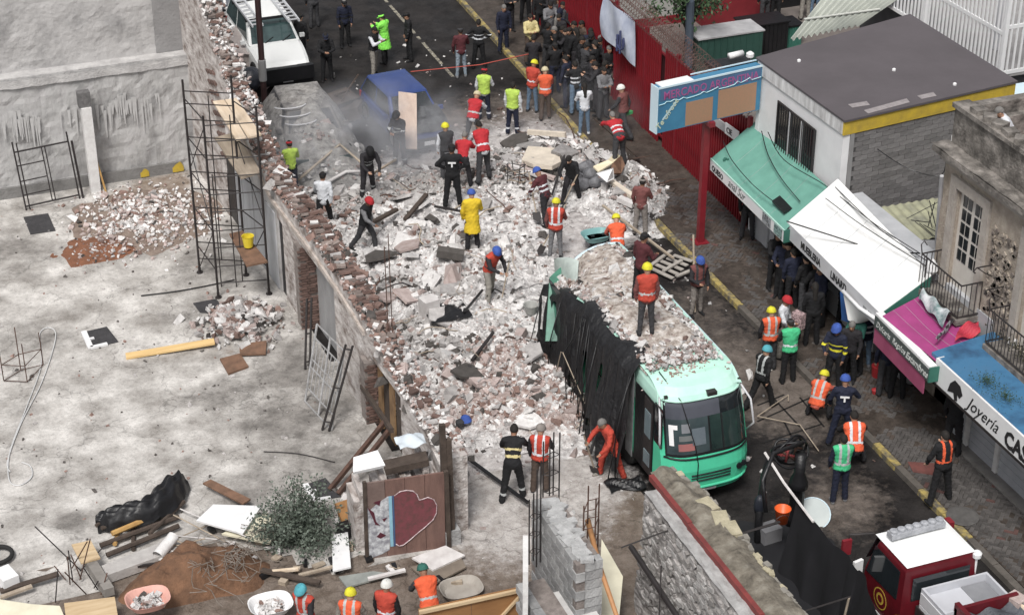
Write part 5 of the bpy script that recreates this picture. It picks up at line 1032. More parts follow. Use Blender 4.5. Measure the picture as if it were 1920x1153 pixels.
# white awning
t = thing('white_awning', 'large white awning with black shop lettering on its grey fascia', 'awning', (23, 36.5, 0))
w = [P(1571, 335, 3.75), P(1747, 516, 3.45), P(1651, 587, 2.62), P(1477, 416, 2.62)]
quadsheet('canopy', w, M_whiteaw, t)
fa, fb = w[3], w[2]; fd = fb-fa; fl = np.linalg.norm(fd); fu = fd/fl
b = MB(); b.par(fa-Z*.42+V(-.02, 0, 0), fd, V(.02, 0, 0), Z*.42); b.build('fascia', M_fascia, t)
b = MB(); b.poly([w[2]+V(.02, -.02, -.02), w[1]+V(0, -.02, -.02), w[1]+V(0, -.02, -.45), w[2]+V(.02, -.02, -.42)], .03, up=(0, -1, 0)); b.build('end_flap', M_greendk, t)
b = MB(); b.poly([w[3]+V(0, .02, -.02), w[0]+V(0, .02, -.02), w[0]+V(0, .02, -1.2), w[3]+V(0, .02, -.42)], .03, up=(0, 1, 0)); b.build('far_flap', M_greendk, t)
fo = lambda u, z: fa+fu*fl*u-Z*.42+Z*z+V(-.026, 0, 0)
text('MUEBLERIA', 'lettering', fo(.17, .10), fu, Z, .27, M_ink, t, xs=.80, bold=.008); text('LINARD', 'lettering', fo(.50, .10), fu, Z, .27, M_ink, t, xs=.88, bold=.008); text('TEL 5522', 'lettering', fo(.84, .12), fu, Z, .14, M_greyink, t)
# pink awning
t = thing('magenta_awning', 'magenta sheet awning with a black and white lettered fascia between the white and blue roofs', 'awning', (22.8, 32.4, 0))
g = [P(1655, 592, 2.85), P(1752, 540, 2.98), P(1838, 622, 2.98), P(1757, 678, 2.85)]
quadsheet('awning_sheet', g, M_pink, t)
fa, fb = P(1643, 588, 2.8), P(1744, 690, 2.8); fd = fb-fa; fl = np.linalg.norm(fd); fu = fd/fl
b = MB(); b.par(fa+V(-.02, 0, -.03), fd, V(.20, 0, .0), Z*.06); b.build('white_edge', M_white, t)
b = MB(); b.par(fa+V(-.03, 0, -.34), fd, V(.03, 0, 0), Z*.30); b.build('lettered_band', mat('charcoal_band', (.10, .12, .115), (.05, .06, .058), 6, .6), t)
b = MB(); b.par(fa+V(.0, 0, -.78), fd*.93, V(.03, 0, 0), Z*.44); b.build('pink_valance', mat('faded_pink_cloth', (.38, .09, .17), (.26, .05, .11), 2, .7), t)
b = MB(); b.par(fb+V(-.03, -.01, -.36), V(.36, -.02, 0), V(0, -.03, 0), Z*.38); b.build('green_end_panel', M_greendk, t)
fo = lambda u, z: fa+fu*fl*u-Z*.34+Z*z+V(-.036, 0, 0)
M_wi = flat('white_script', (.62, .64, .62)); text('Dulceria  Regalos', 'lettering', fo(.04, .07), fu, Z, .22, M_wi, t, xs=.9, shear=.3); text('Estambres', 'lettering', fo(.60, .06), fu, Z, .24, M_wi, t, xs=1.0, shear=.3, bold=.004)
b = MB(); cr = [P(1752, 540, 3.1), P(1768, 545, 3.45), P(1800, 575, 3.4), P(1810, 590, 3.1), P(1795, 610, 3.05), P(1760, 575, 3.05)]
b.grid(lambda u, v: (P(1722, 560, 3.05)*(1-u)+P(1768, 612, 3.05)*u)*(1-v)+(P(1736, 548, 3.2)*(1-u)+P(1785, 590, 3.2)*u)*v+Z*(.16*math.sin(v*3.14)+.05*math.sin(u*12+v*4)), 18, 8); b.build('crumpled_sheet', mat('printed_sheet', (.62, .64, .66), (.14, .22, .22), 3.5, .6, spread=.12), smooth=False, label='crumpled pale printed plastic sheet lying on the magenta awning', cat='plastic sheet')
b = MB(); b.grid(lambda u, v: P(1748+45*u*1.0, 648-55*u, 3.0)+V(.18*v, .05*v, .05+.10*math.sin(v*3.1)+.04*math.sin(u*14)), 16, 6); b.build('twisted_sheet', mat('dark_sheet', (.42, .44, .46), (.03, .03, .035), 6, .5, spread=.06), label='twisted dark and white sheeting trailing down the magenta awning', cat='plastic sheet')
b = MB(); b.grid(lambda u, v: (P(1790, 640, 3.03)*(1-u)+P(1838, 625, 3.03)*u)*(1-v)+(P(1800, 610, 3.1)*(1-u)+P(1835, 600, 3.1)*u)*v+Z*.06*math.sin(u*7+v*5), 10, 6); b.build('red_torn_sheet', M_pinkred, label='torn red sheet at the corner of the magenta awning by the stone house', cat='plastic sheet')
# blue roof shop
t = thing('jewellery_shop', 'single-storey shop with a blue painted roof, white lettered fascia and roller shutters', 'shop', (23, 29, 0))
za = 2.95; ja = P(1757, 672, za); jb = V(ja[0]-.05, 24, za)
b = MB(); b.poly([V(ja[0]+.05, ja[1]+.3, za-.01), V(24.0, ja[1]+.45, za+.12), V(24.0, 24, za+.12), V(jb[0]+.05, 24, za-.01)], .08); b.build('roof', M_blue, t)
b = MB(); b.par(ja+V(0, .0, -.62), jb-ja, V(.05, 0, 0), Z*.62); b.build('fascia', M_white, t)
b = MB(); b.par(ja+V(.0, .0, -.62), V(.9, 0, 0), V(0, .03, 0), Z*.62); b.build('fascia_return', M_white, t)
b = MB(); b.par(ja+V(-.02, .02, -.66), jb-ja, V(.1, 0, 0), Z*.06); b.build('dark_soffit_trim', M_steel, t)
fo = lambda u, z: ja+V(-.012-.0072*u, -u, -.62+z)
text('Joyería', 'lettering', fo(1.32, .14), (0, -1, 0), Z, .46, M_ink, t, xs=.92, shear=.5); text('CASA', 'lettering', fo(2.78, .08), (0, -1, 0), Z, .54, M_ink, t, xs=.85, bold=.02)
b = MB(); q = [fo(a, z) for a, z in ((.55, .10), (.62, .34), (.78, .50), (1.0, .47), (1.12, .30), (1.02, .16), (.92, .22), (.95, .06), (.85, .02), (.78, .18))]
b.poly(q, .008, up=(-1, 0, 0)); b.build('diamond_emblem', M_ink, t)
xs = FX(30)
b = MB(); b.box(xs+.03, xs+.3, 24, ja[1]+.2, .1, 2.4); b.build('shopfront', mat('pale_front', (.42, .43, .45), (.30, .31, .33), 2, .7), t)
for y0_, y1_ in ((30.0, 31.0), (28.2, 29.8), (25.9, 28.0)):
    b = MB()
    for k in range(24): b.box(xs-.01+.012*(k % 2), xs+.028+.0005, y0_, y1_, .12+k*.095, .12+k*.095+.092)
    b.build('roller_shutter', mat('shutter_grey', (.46, .47, .50), (.34, .35, .38), 3, .5), t)
for yy in (31.1, 29.9, 28.1): b = MB(); b.box(xs-.05, xs+.03, yy-.07, yy+.07, .1, 2.38); b.build('pilaster', M_whitecol, t)
b = MB(); b.box(xs-.30, xs+.02, 24, 31.3, .118, .20); b.build('threshold', mat('worn_step', (.24, .23, .22), (.13, .12, .115), 3, .8), t)
b = MB()
for k in range(500):
    a = rng.uniform(0, 6.28); r = abs(rng.normal(0, .22)); cx, cy = ((1850, 715) if k % 2 else (1885, 745)) ; c = P(cx, cy, za+.1)+V(r*math.cos(a), r*math.sin(a)*1.3, .03+.04*rng.random()); l = .05; u = rng.normal(size=3); u /= np.linalg.norm(u); w_ = np.cross(u, Z); b.add([c, c+u*l*.5+w_*.015, c+u*l, c+u*l*.5-w_*.015], [(0, 1, 2, 3)])
b.build('withered_branch', M_leafd, kind='stuff', label='withered dark branch lying on the blue shop roof', cat='branch')
b = MB()
for k in range(900):
    f = rng.random(); c = P(1845+75*f, 595+105*f, 3.0)+V(rng.normal(0, .12)+.15, rng.normal(0, .12), .1+abs(rng.normal(0, .10))); l = .07; u = rng.normal(size=3); u /= np.linalg.norm(u); w_ = np.cross(u, V(0, 1, 0)); b.add([c, c+u*l*.5+w_*.02, c+u*l, c+u*l*.5-w_*.02], [(0, 1, 2, 3)])
b.build('creeping_plant', kind='stuff', mats=mat('dry_creeper', (.09, .085, .05), (.035, .035, .022), 6, .9), label='dry creeping plant under the balconies along the edge of the blue roof', cat='plant')
# shopfronts under the awnings
t = thing('shop_row', 'row of small shops with dark open fronts under the green, white and magenta awnings', 'shops', (24, 37, 0))
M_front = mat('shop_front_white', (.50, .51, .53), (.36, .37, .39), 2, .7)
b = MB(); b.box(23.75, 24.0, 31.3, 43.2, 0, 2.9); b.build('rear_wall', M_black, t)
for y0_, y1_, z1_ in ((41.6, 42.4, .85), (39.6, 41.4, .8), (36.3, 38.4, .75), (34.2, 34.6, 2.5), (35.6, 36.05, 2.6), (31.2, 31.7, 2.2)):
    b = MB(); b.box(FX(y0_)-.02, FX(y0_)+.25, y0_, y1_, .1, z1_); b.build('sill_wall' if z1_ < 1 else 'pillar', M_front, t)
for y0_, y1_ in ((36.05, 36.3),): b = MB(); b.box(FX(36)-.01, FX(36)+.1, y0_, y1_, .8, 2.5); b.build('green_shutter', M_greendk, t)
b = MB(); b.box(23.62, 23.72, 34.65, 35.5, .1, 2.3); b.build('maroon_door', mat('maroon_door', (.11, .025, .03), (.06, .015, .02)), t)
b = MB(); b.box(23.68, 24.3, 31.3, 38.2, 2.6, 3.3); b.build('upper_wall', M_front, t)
t = thing('torn_white_awning', 'small torn white awning drooping under the lower end of the large white awning', 'awning', tuple(P(1605, 590, 2)))
ta = [P(1580, 545, 2.45), P(1640, 598, 2.35), P(1628, 601, 1.8), P(1590, 600, 1.75)]
b = MB(); b.grid(lambda u, v: (ta[0]*(1-u)+ta[1]*u)*(1-v)+(ta[3]*(1-u)+ta[2]*u)*v+V(0, 0, -.08*math.sin(u*3.14)), 10, 6); b.build('cloth', M_whiteaw, t, smooth=True)
b = MB(); b.tube([P(1580, 545, 2.45), P(1612, 578, 2.3), P(1645, 600, 2.4)], .05, 6); b.build('rolled_edge', M_white, t, smooth=True)
b = MB(); b.poly([P(1575, 548, 2.2), P(1590, 552, 2.2), P(1592, 605, 1.4), P(1578, 600, 1.4)], .03, up=(-1, -1, 0)); b.build('blue_cloth', flat('blue_cloth', (.035, .11, .32)), label='blue cloth hanging beside the torn white awning', cat='cloth')
# low roofs between the white building and stone house
t = thing('corrugated_lean_to', 'low yellowish corrugated roof between the white building and the stone house', 'roof', (26, 36.5, 0))
ca, cb, cc_, cd = P(1618, 372, 3.4), P(1622, 378, 3.4), P(1778, 352, 3.6), P(1778, 330, 3.6)
y_lo, y_hi = 37.0, 37.95
b = MB(); N = 120
b.grid(lambda u, v: V(24.5+5.5*u, 36.3+1.6*v, 2.72+.22*v-.1*u+.018*math.sin(u*N*1.2)), N*3, 2); b.build('sheeting', M_corry, t)
t = thing('tarpaulin_cover', 'wrinkled grey tarpaulin stretched beside the white awning below the corrugated roof', 'tarpaulin', (25, 35.5, 0))
b = MB(); b.grid(lambda u, v: V(23.85+2.4*u, 34.15+2.6*v, 3.1-.4*u-.3*v+.12*math.sin(u*7+v*5)*math.sin(v*3)+.05*math.sin(v*22+u*9)), 30, 30); b.build('sheet', M_tarp, t, smooth=False)
b = MB(); b.box(24.1, 30, 34.1, 38.0, 0, 2.4); b.build('store_below', M_panel, t)
b = MB()
for k in range(9):
    p = P(1700+k*8, 410+3*k, 3.5); b.tube([p, P(1755+rng.uniform(-15, 12), 395+rng.uniform(-30, 60), 3.8)], .012, 4)
b.build('roof_ropes', M_black, label='dark ropes tied across the grey tarpaulin', cat='rope')

# ------------------------------------------------------------------ stone house with balconies
t = thing('old_stone_house', 'old ochre stone house with tall white french doors, iron balconies and a mossy parapet', 'building', (25.5, 30, 0))
XF = 23.72; YN = 33.9
M_st = M_stone
def sbox(x0, x1, y0, y1, z0, z1, name, m): b = MB(); b.box(x0, x1, y0, y1, z0, z1); return b.build(name, m, t)
dy0 = float(onplane(1822, 470, 23.9)[1]); doors = [(dy0-.52, dy0+.52), (dy0-3.35, dy0-2.3), (dy0-6.2, dy0-5.2)]
ys = [YN]
for a, c in doors: ys += [c, a]
ys.append(22.5)
for i in range(0, len(ys), 2): sbox(XF, XF+.5, ys[i+1], ys[i], 0, 6.18, 'wall', M_st)
for a, c in doors:
    sbox(XF+.02, XF+.5, a, c, 5.75, 6.18, 'wall_above_door', M_st); sbox(XF+.03, XF+.5, a, c, 0, 3.12, 'wall_below_door', M_st)
    for yy in (a-.27, c+.03): sbox(XF-.08, XF-.001, yy, yy+.24, 3.2, 5.755, 'door_surround', mat('pale_dressed_stone', (.47, .43, .39), (.28, .25, .22), 2.5, .9, .4))
    sbox(XF-.08, XF, a-.27, c+.27, 5.76, 6.02, 'door_head', MATS['pale_dressed_stone'])
    D = sbox(XF+.08, XF+.14, a, c, 3.12, 5.75, 'french_door', mat('cream_door_paint', (.66, .63, .58), (.5, .46, .42), 2, .6))
    for k in range(2):
        for r_ in range(5):
            for s_ in range(2):
                y0_ = a+.07+k*.49+s_*.20; z0_ = 4.0+r_*.34
                b = MB(); b.box(XF+.065, XF+.08, y0_, y0_+.155, z0_, z0_+.27); b.build('pane', M_glass, D)
for y0_, y1_ in ((doors[0][0]-1.5, doors[0][0]-.35), (doors[1][0]-1.5, doors[1][0]-.4)): 
    b = MB()
    for k in range(130): b.obox(V(XF-.01, rng.uniform(y0_+.1, y1_-.1), rng.uniform(3.4, 5.5)), (.05, .10, .09), rx=rng.uniform(0, 1), mi=int(rng.integers(2)))
    b.build('exposed_rubble_stone', [M_st, mat('dark_rubble_stone', (.22, .19, .165), (.13, .11, .095), 4, .95)], t, kind='stuff')
for dz, ex_ in ((6.18, .08), (6.30, .18), (6.42, .30)): sbox(XF-ex_, XF+.55, 22.5, YN+ex_*.6, dz, dz+.118, 'cornice_course', M_parapet if dz > 6.4 else MATS['pale_dressed_stone'])
b = MB(); b.grid(lambda u, v: V(XF-.29+.47*v, 22.5+(YN+.25-22.5)*u, 6.545+.05*float(vnoise(u*20, v*3, 2, 2))), 60, 6); b.build('mossy_ledge', M_parapet, t)
sbox(XF+.15, XF+.42, 22.5, YN+.1, 6.56, 7.45, 'parapet_wall', M_parapet)
sbox(XF+.08, XF+.52, 22.5, YN+.14, 7.452, 7.56, 'parapet_coping', M_parapet)
sbox(XF+.42, 32, 22.5, YN, 6.2, 6.62, 'roof_terrace', mat('terrace_tiles', (.20, .07, .06), (.13, .05, .045), 2, .8))
sbox(XF+.5, 32, YN-.35, YN+.02, 0, 7.2, 'far_gable_wall', M_parapet)
sbox(XF+.42, 30, YN-.15, YN+.12, 6.7, 7.5, 'far_parapet', M_parapet)
for k in range(5): b = MB(); b.obox(V(XF+.3+rng.normal(0, .03), 33.3-k*.42, 7.62), (.3, .3, .12), rz=k); b.build('loose_coping_stone', M_parapet, t)
for a, c in doors[:2]:
    bt = None; sbox(XF-.62, XF, a-.35, c+.35, 3.0, 3.14, 'balcony_slab', M_parapet)
    b = MB()
    for z in (3.20, 4.02): b.tube([V(XF-.02, c+.32, z), V(XF-.58, c+.32, z), V(XF-.58, a-.32, z), V(XF-.02, a-.32, z)], .022, 5)
    b.build('balcony_rail', M_steel, t)
    for k in range(15): b = MB(); yy = a-.32+(c-a+.64)*k/14; b.tube([V(XF-.58, yy, 3.2), V(XF-.58, yy, 4.02)], .013, 4); b.build('baluster', M_steel, t)
    for k in range(1, 5):
        for yy in (a-.32, c+.32): b = MB(); b.tube([V(XF-.58+.14*k, yy, 3.2), V(XF-.58+.14*k, yy, 4.02)], .013, 4); b.build('baluster', M_steel, t)
    b = MB(); b.tube([V(XF-.58, c+.32, 4.02), V(XF-.60, c+.36, 4.25), V(XF-.5, c+.40, 4.3), V(XF-.44, c+.36, 4.2)], .015, 5); b.build('scroll_finial', M_steel, t)
for yy, zz in ((doors[0][0]-.6, 4.6), (doors[0][0]-1.1, 4.3)):
    b = MB(); b.tube([V(XF, yy, zz), V(XF-.45, yy, zz), V(XF-.52, yy, zz-.08), V(XF-.46, yy, zz-.13)], .018, 5); b.tube([V(XF, yy, zz-.3), V(XF-.2, yy, zz-.18), V(XF-.40, yy, zz-.02)], .013, 5); b.build('iron_bracket', M_steel, t)
b = MB(); b.tube([P(1753, 500, 3.0), P(1766, 330, 5.9)], .05, 6); b.build('drainpipe', M_tarp, label='grey drainpipe at the corner of the stone house', cat='pipe')
b = MB(); b.lathe(P(1745, 512, 3.4), [(.1, 0), (.17, .1), (.12, .28), (.05, .36)], 10); b.build('white_bag', M_white, label='white bundle at the upper corner of the white awning by the stone house', cat='bundle')
b = MB(); b.obox(P(1900, 640, 3.2), (.12, .2, .2), rz=.5); b.build('white_pot', M_white, label='small white pot under the right-hand balcony', cat='pot')

# ------------------------------------------------------------------ courtyard beyond the fence
t = thing('corrugated_canopy', 'pale translucent corrugated canopy at the top edge behind the white building', 'roof', (31, 48, 0))
q = [P(1480, 76, 3.2), P(1610, 48, 3.2), P(1740, -40, 4.2), P(1570, -40, 4.2)]
b = MB(); b.grid(lambda u, v: (q[0]*(1-u)+q[1]*u)*(1-v)+(q[3]*(1-u)+q[2]*u)*v+Z*.05*math.sin(u*75), 140, 4); b.build('sheeting', mat('translucent_sheet', (.47, .49, .44), (.34, .36, .33), 1.2, .4), t)
for v in (.3, .75): b = MB(); f0 = (q[0]*(1-v)+q[3]*v); f1 = (q[1]*(1-v)+q[2]*v); b.bar(f0+Z*.07, f1+Z*.07, .08, .03); b.build('batten', flat('pale_batten', (.6, .61, .57)), t)
t = thing('white_barred_screen', 'tall white steel-bar screen enclosing the courtyard at the upper right', 'fence', (34, 47, 0))
# two faces meeting at a corner
def onY(px, py, Y): r = FW+RT*(px-960)/FPX+UP*(576.5-py)/FPX; return V(0, 0, HC)+r*(Y/r[1])
YC = P(1808, 75, 4.6)[1]; XC = P(1808, 75, 4.6)[0]
def screen(p, q_, z0, z1, n):
    sb_ = MB(); sb_.box(-.028, .028, -.02, .02, z0, z1); me_ = sb_.mesh('bar', M_white)
    for i in range(n+1): c = p+(q_-p)*i/n; inst('bar', me_, t, (c[0]-34, c[1]-47, 0), (0, 0, math.atan2(q_[1]-p[1], q_[0]-p[0])), mats=[M_white])
    for z in (z0+.03, z0+(z1-z0)*.36, z0+(z1-z0)*.72): MB().bar(V(p[0], p[1], z), V(q_[0], q_[1], z), .05, .11).build('rail', M_white, t)
    for k in ((0, .5, 1) if n < 30 else (.5, 1)): c = p+(q_-p)*k; MB().box(c[0]-.06, c[0]+.06, c[1]-.06, c[1]+.06, z0-.05, z1).build('post', M_white, t)
zb2 = 3.4; A1 = P(1875, 140, zb2); A2 = V(A1[0]+6, A1[1], zb2); A3 = V(A1[0]-.1, A1[1]+9, zb2)
screen(V(A1[0], A1[1]-0, 0), V(A1[0]+4.5, A1[1]+.1, 0), zb2, 7.4, 22); screen(V(A1[0], A1[1], 0), V(A1[0]-.2, A1[1]+8, 0), zb2, 6.8, 42)
MB().box(A1[0], A1[0]+5, A1[1], A1[1]+8, zb2-.12, zb2-.02).build('floor_deck', mat('pale_deck', (.36, .35, .35), (.22, .215, .21), 2, .9), t)
MB().box(A1[0]+.1, A1[0]+5, A1[1]+.2, A1[1]+8, 0, zb2-.13).build('storey_below', mat('dim_wall', (.08, .08, .085)), t)
for k in range(4): MB().box(A1[0]+.9+k*1.1, A1[0]+1.1+k*1.1, A1[1]+1.6, A1[1]+1.8, zb2, 7.0).build('inner_column', M_fascia, t)
t = thing('blue_roof_tank', 'pale blue water tank roof behind the stone house at the right edge', 'tank', tuple(P(1905, 200, 3)))
MB().box(*(lambda c: (c[0]-.6, c[0]+1.5, c[1]-.4, c[1]+1.2))(P(1910, 195, 4.4)), 0, 4.4).build('tank_body', M_bluew, t)
b = MB(); c = P(1905, 205, 4.9)
b.tube([c+V(.9*i/60-.4, 0, 0)+V(0, .15*math.cos(i*.8), .15*math.sin(i*.8)) for i in range(60)], .008, 3); b.build('razor_wire_coil', M_steel, t)
# courtyard wall, red building, ground
b = MB(); b.poly([V(24.2, 43.9, .03), V(45, 44, .03), V(45, 75, .03), V(24.6, 75, .03)], .02); b.build('courtyard', mat('courtyard_paving', (.20, .175, .16), (.11, .095, .088), 2.5, .7, .2), kind='structure')
cw = [P(1195, -10, 1.5)]
t = thing('courtyard_wall', 'pale grey wall with a red base behind the razor wire at the top edge', 'wall', (28, 60, 0))
wy0 = P(1290, 45, 0)[1]
MB().par((24.6, wy0+.3, 0), (6.3, -.2, 0), (0, .25, 0), (0, 0, 3.6)).build('pale_wall', mat('pale_grey_wall', (.42, .42, .40), (.26, .255, .245), 1.5, .9, .2), t)
MB().par((24.62, wy0+.28, 0), (6.2, -.2, 0), (0, -.03, 0), (0, 0, .35)).build('red_base', M_redpost, t)
x_r = P(1345, 48, 0)[0]
MB().box(x_r-.6, x_r+2.2, wy0-.5, wy0+3, 0, 3).build('red_building_end', mat('deep_red_wall', (.22, .02, .028), (.15, .015, .02), 2, .6), t)
MB().box(x_r+2.2, x_r+5.2, wy0+.1, wy0+3, 0, 3).build('dark_doorway', M_black, t)
MB().box(x_r+5.2, x_r+9, wy0-.3, wy0+3, 0, 3).build('red_building_end', MATS['deep_red_wall'], t)
for lb, q0, w_, d_, h_, m in (('green metal stall with a pale top behind the market sign', (1355, 120), 2.4, 1.0, 1.2, flat('dark_green_metal', (.025, .075, .06))), ('dark stall with a black top beside the green metal stall', (1425, 95), 1.6, .9, 1.1, M_black), ('low green stall nearest the corrugated canopy', (1465, 85), 1.1, .8, .8, M_greendk)):
    c = P(*q0, 0); tt = thing('market_stall', lb, 'stall', tuple(c)); MB().obox(c+V(0, 0, h_/2), (w_, d_, h_), rz=-.02).build('stall_body', m, tt)
    for k in range(10): MB().obox(c+V(-w_/2+w_*(k+.5)/10, -d_/2-.015, h_/2), (.03, .03, h_-.06)).build('rib', m, tt)
    MB().obox(c+V(0, 0, h_+.03), (w_+.1, d_+.1, .05)).build('stall_top', M_tarp if 'pale' in lb else M_black, tt)
b = MB(); b.tube([P(1367, 106, 3.2), P(1392, 100, 3.2)], .10, 8); b.build('white_sack', M_white, label='white rolled sack on top of the dark frame left of the black roof', cat='sack', smooth=True)
b = MB(); b.lathe(P(1406, 110, 3.4), [(.05, 0), (.12, .06), (.12, .16), (.04, .22)], 10); b.build('small_white_lamp', M_white, label='small white lamp at the left corner of the dark roof', cat='lamp')
b = MB(); b.box(*(lambda c: (c[0]-1.0, c[0]+.35, c[1]-.3, c[1]+.3))(P(1385, 110, 3)), 2.85, 2.95); b.build('dark_ledge', M_black, label='dark ledge carrying the white sack beside the white building', cat='ledge')
def tree(x, y, h, r, lb, nleaf, low=.35, zr=.8):
    t = thing('courtyard_tree', lb, 'tree', (x, y, 0)); b = MB(); b.tube([V(x, y, 0), V(x+.05, y, h*.3), V(x-.08, y+.05, h*.6)], [.14, .11, .07], 8)
    for k in range(9):
        a = k*2.4; b.tube([V(x, y, h*(.3+.03*k)), V(x+r*.4*math.cos(a), y+r*.4*math.sin(a), h*(.5+.03*k)), V(x+r*.8*math.cos(a), y+r*.8*math.sin(a), h*(.6+.03*k))], [.06, .04, .02], 5)
    b.build('trunk', M_bark, t); bl = MB()
    cl = [V(x, y, h*.68)+rng.normal(size=3)*V(r, r, r*zr)*.5 for _ in range(26)]
    for i in range(nleaf):
        c = cl[rng.integers(len(cl))]+rng.normal(size=3)*r*.17; u = rng.normal(size=3)+V(0, 0, -.6); u /= np.linalg.norm(u); w_ = np.cross(u, rng.normal(size=3)); w_ /= np.linalg.norm(w_); l = rng.uniform(.12, .22)
        bl.add([c, c+u*l*.5+w_*l*.2, c+u*l, c+u*l*.5-w_*l*.2], [(0, 1, 2, 3)], int(rng.random() < .4))
    bl.build('crown', [M_leafd, mat('mid_leaf', (.08, .14, .06), (.045, .09, .04), 3, .6)], t, kind='stuff')
p = P(1285, 125, 0); tree(p[0], p[1], 4.0, 1.15, 'small dark-leaved tree in the courtyard behind the razor wire', 2400)
b = MB(); b.tube([P(1290, 140, 0), P(1288, 140, 0)+Z*2.6], .14, 10); b.build('blue_grey_tree_stump', flat('blue_grey_trunk', (.07, .09, .12)), label='thick blue-grey trunk beside the small courtyard tree', cat='trunk')
p = P(1050, 60, 0); tree(p[0]+.4, p[1]+2.5, 3.9, 1.9, 'dark tree over the crowded pavement at the top edge', 4200)
# ------------------------------------------------------------------ vehicles
def ring_loft(b, rings, mi=0, cap0=True, cap1=True, mats=None):
    n = len(rings[0]); vs = [p for r in rings for p in r]
    base = len(b.v); b.v += [tuple(map(float, p)) for p in vs]
    for i in range(len(rings)-1):
        for k in range(n): b.f.append((base+i*n+k, base+i*n+(k+1) % n, base+(i+1)*n+(k+1) % n, base+(i+1)*n+k)); b.m.append(mats[i] if mats else mi)
    if cap0: b.f.append(tuple(base+k for k in range(n))[::-1]); b.m.append(mi)
    if cap1: b.f.append(tuple(base+(len(rings)-1)*n+k for k in range(n))); b.m.append(mi)
def wheel(t, x, y, r=.32, w=.2):
    s = 1 if x > 0 else -1; b = MB(); prof = [(-w/2, .62*r), (-w/2, .93*r), (-w*.38, r), (w*.38, r), (w/2, .93*r), (w/2, .62*r)]; n = 20
    ty = [[V(x+a, y+q*math.cos(6.28318*k/n), r+q*math.sin(6.28318*k/n)) for k in range(n)] for a, q in prof]; ring_loft(b, ty); o = b.build('wheel', M_rubber, t, local=True, smooth=False)
    b = MB(); rm = [[V(x+s*a, y+q*math.cos(6.28318*k/n), r+q*math.sin(6.28318*k/n)) for k in range(n)] for a, q in ((w/2+.004, .6*r), (w/2+.006, .5*r), (w/2-.02, .45*r), (w/2-.02, .12*r), (w/2+.01, .10*r))]; ring_loft(b, rm); b.build('rim', M_chrome, o, local=True); o.children[0].parent = o
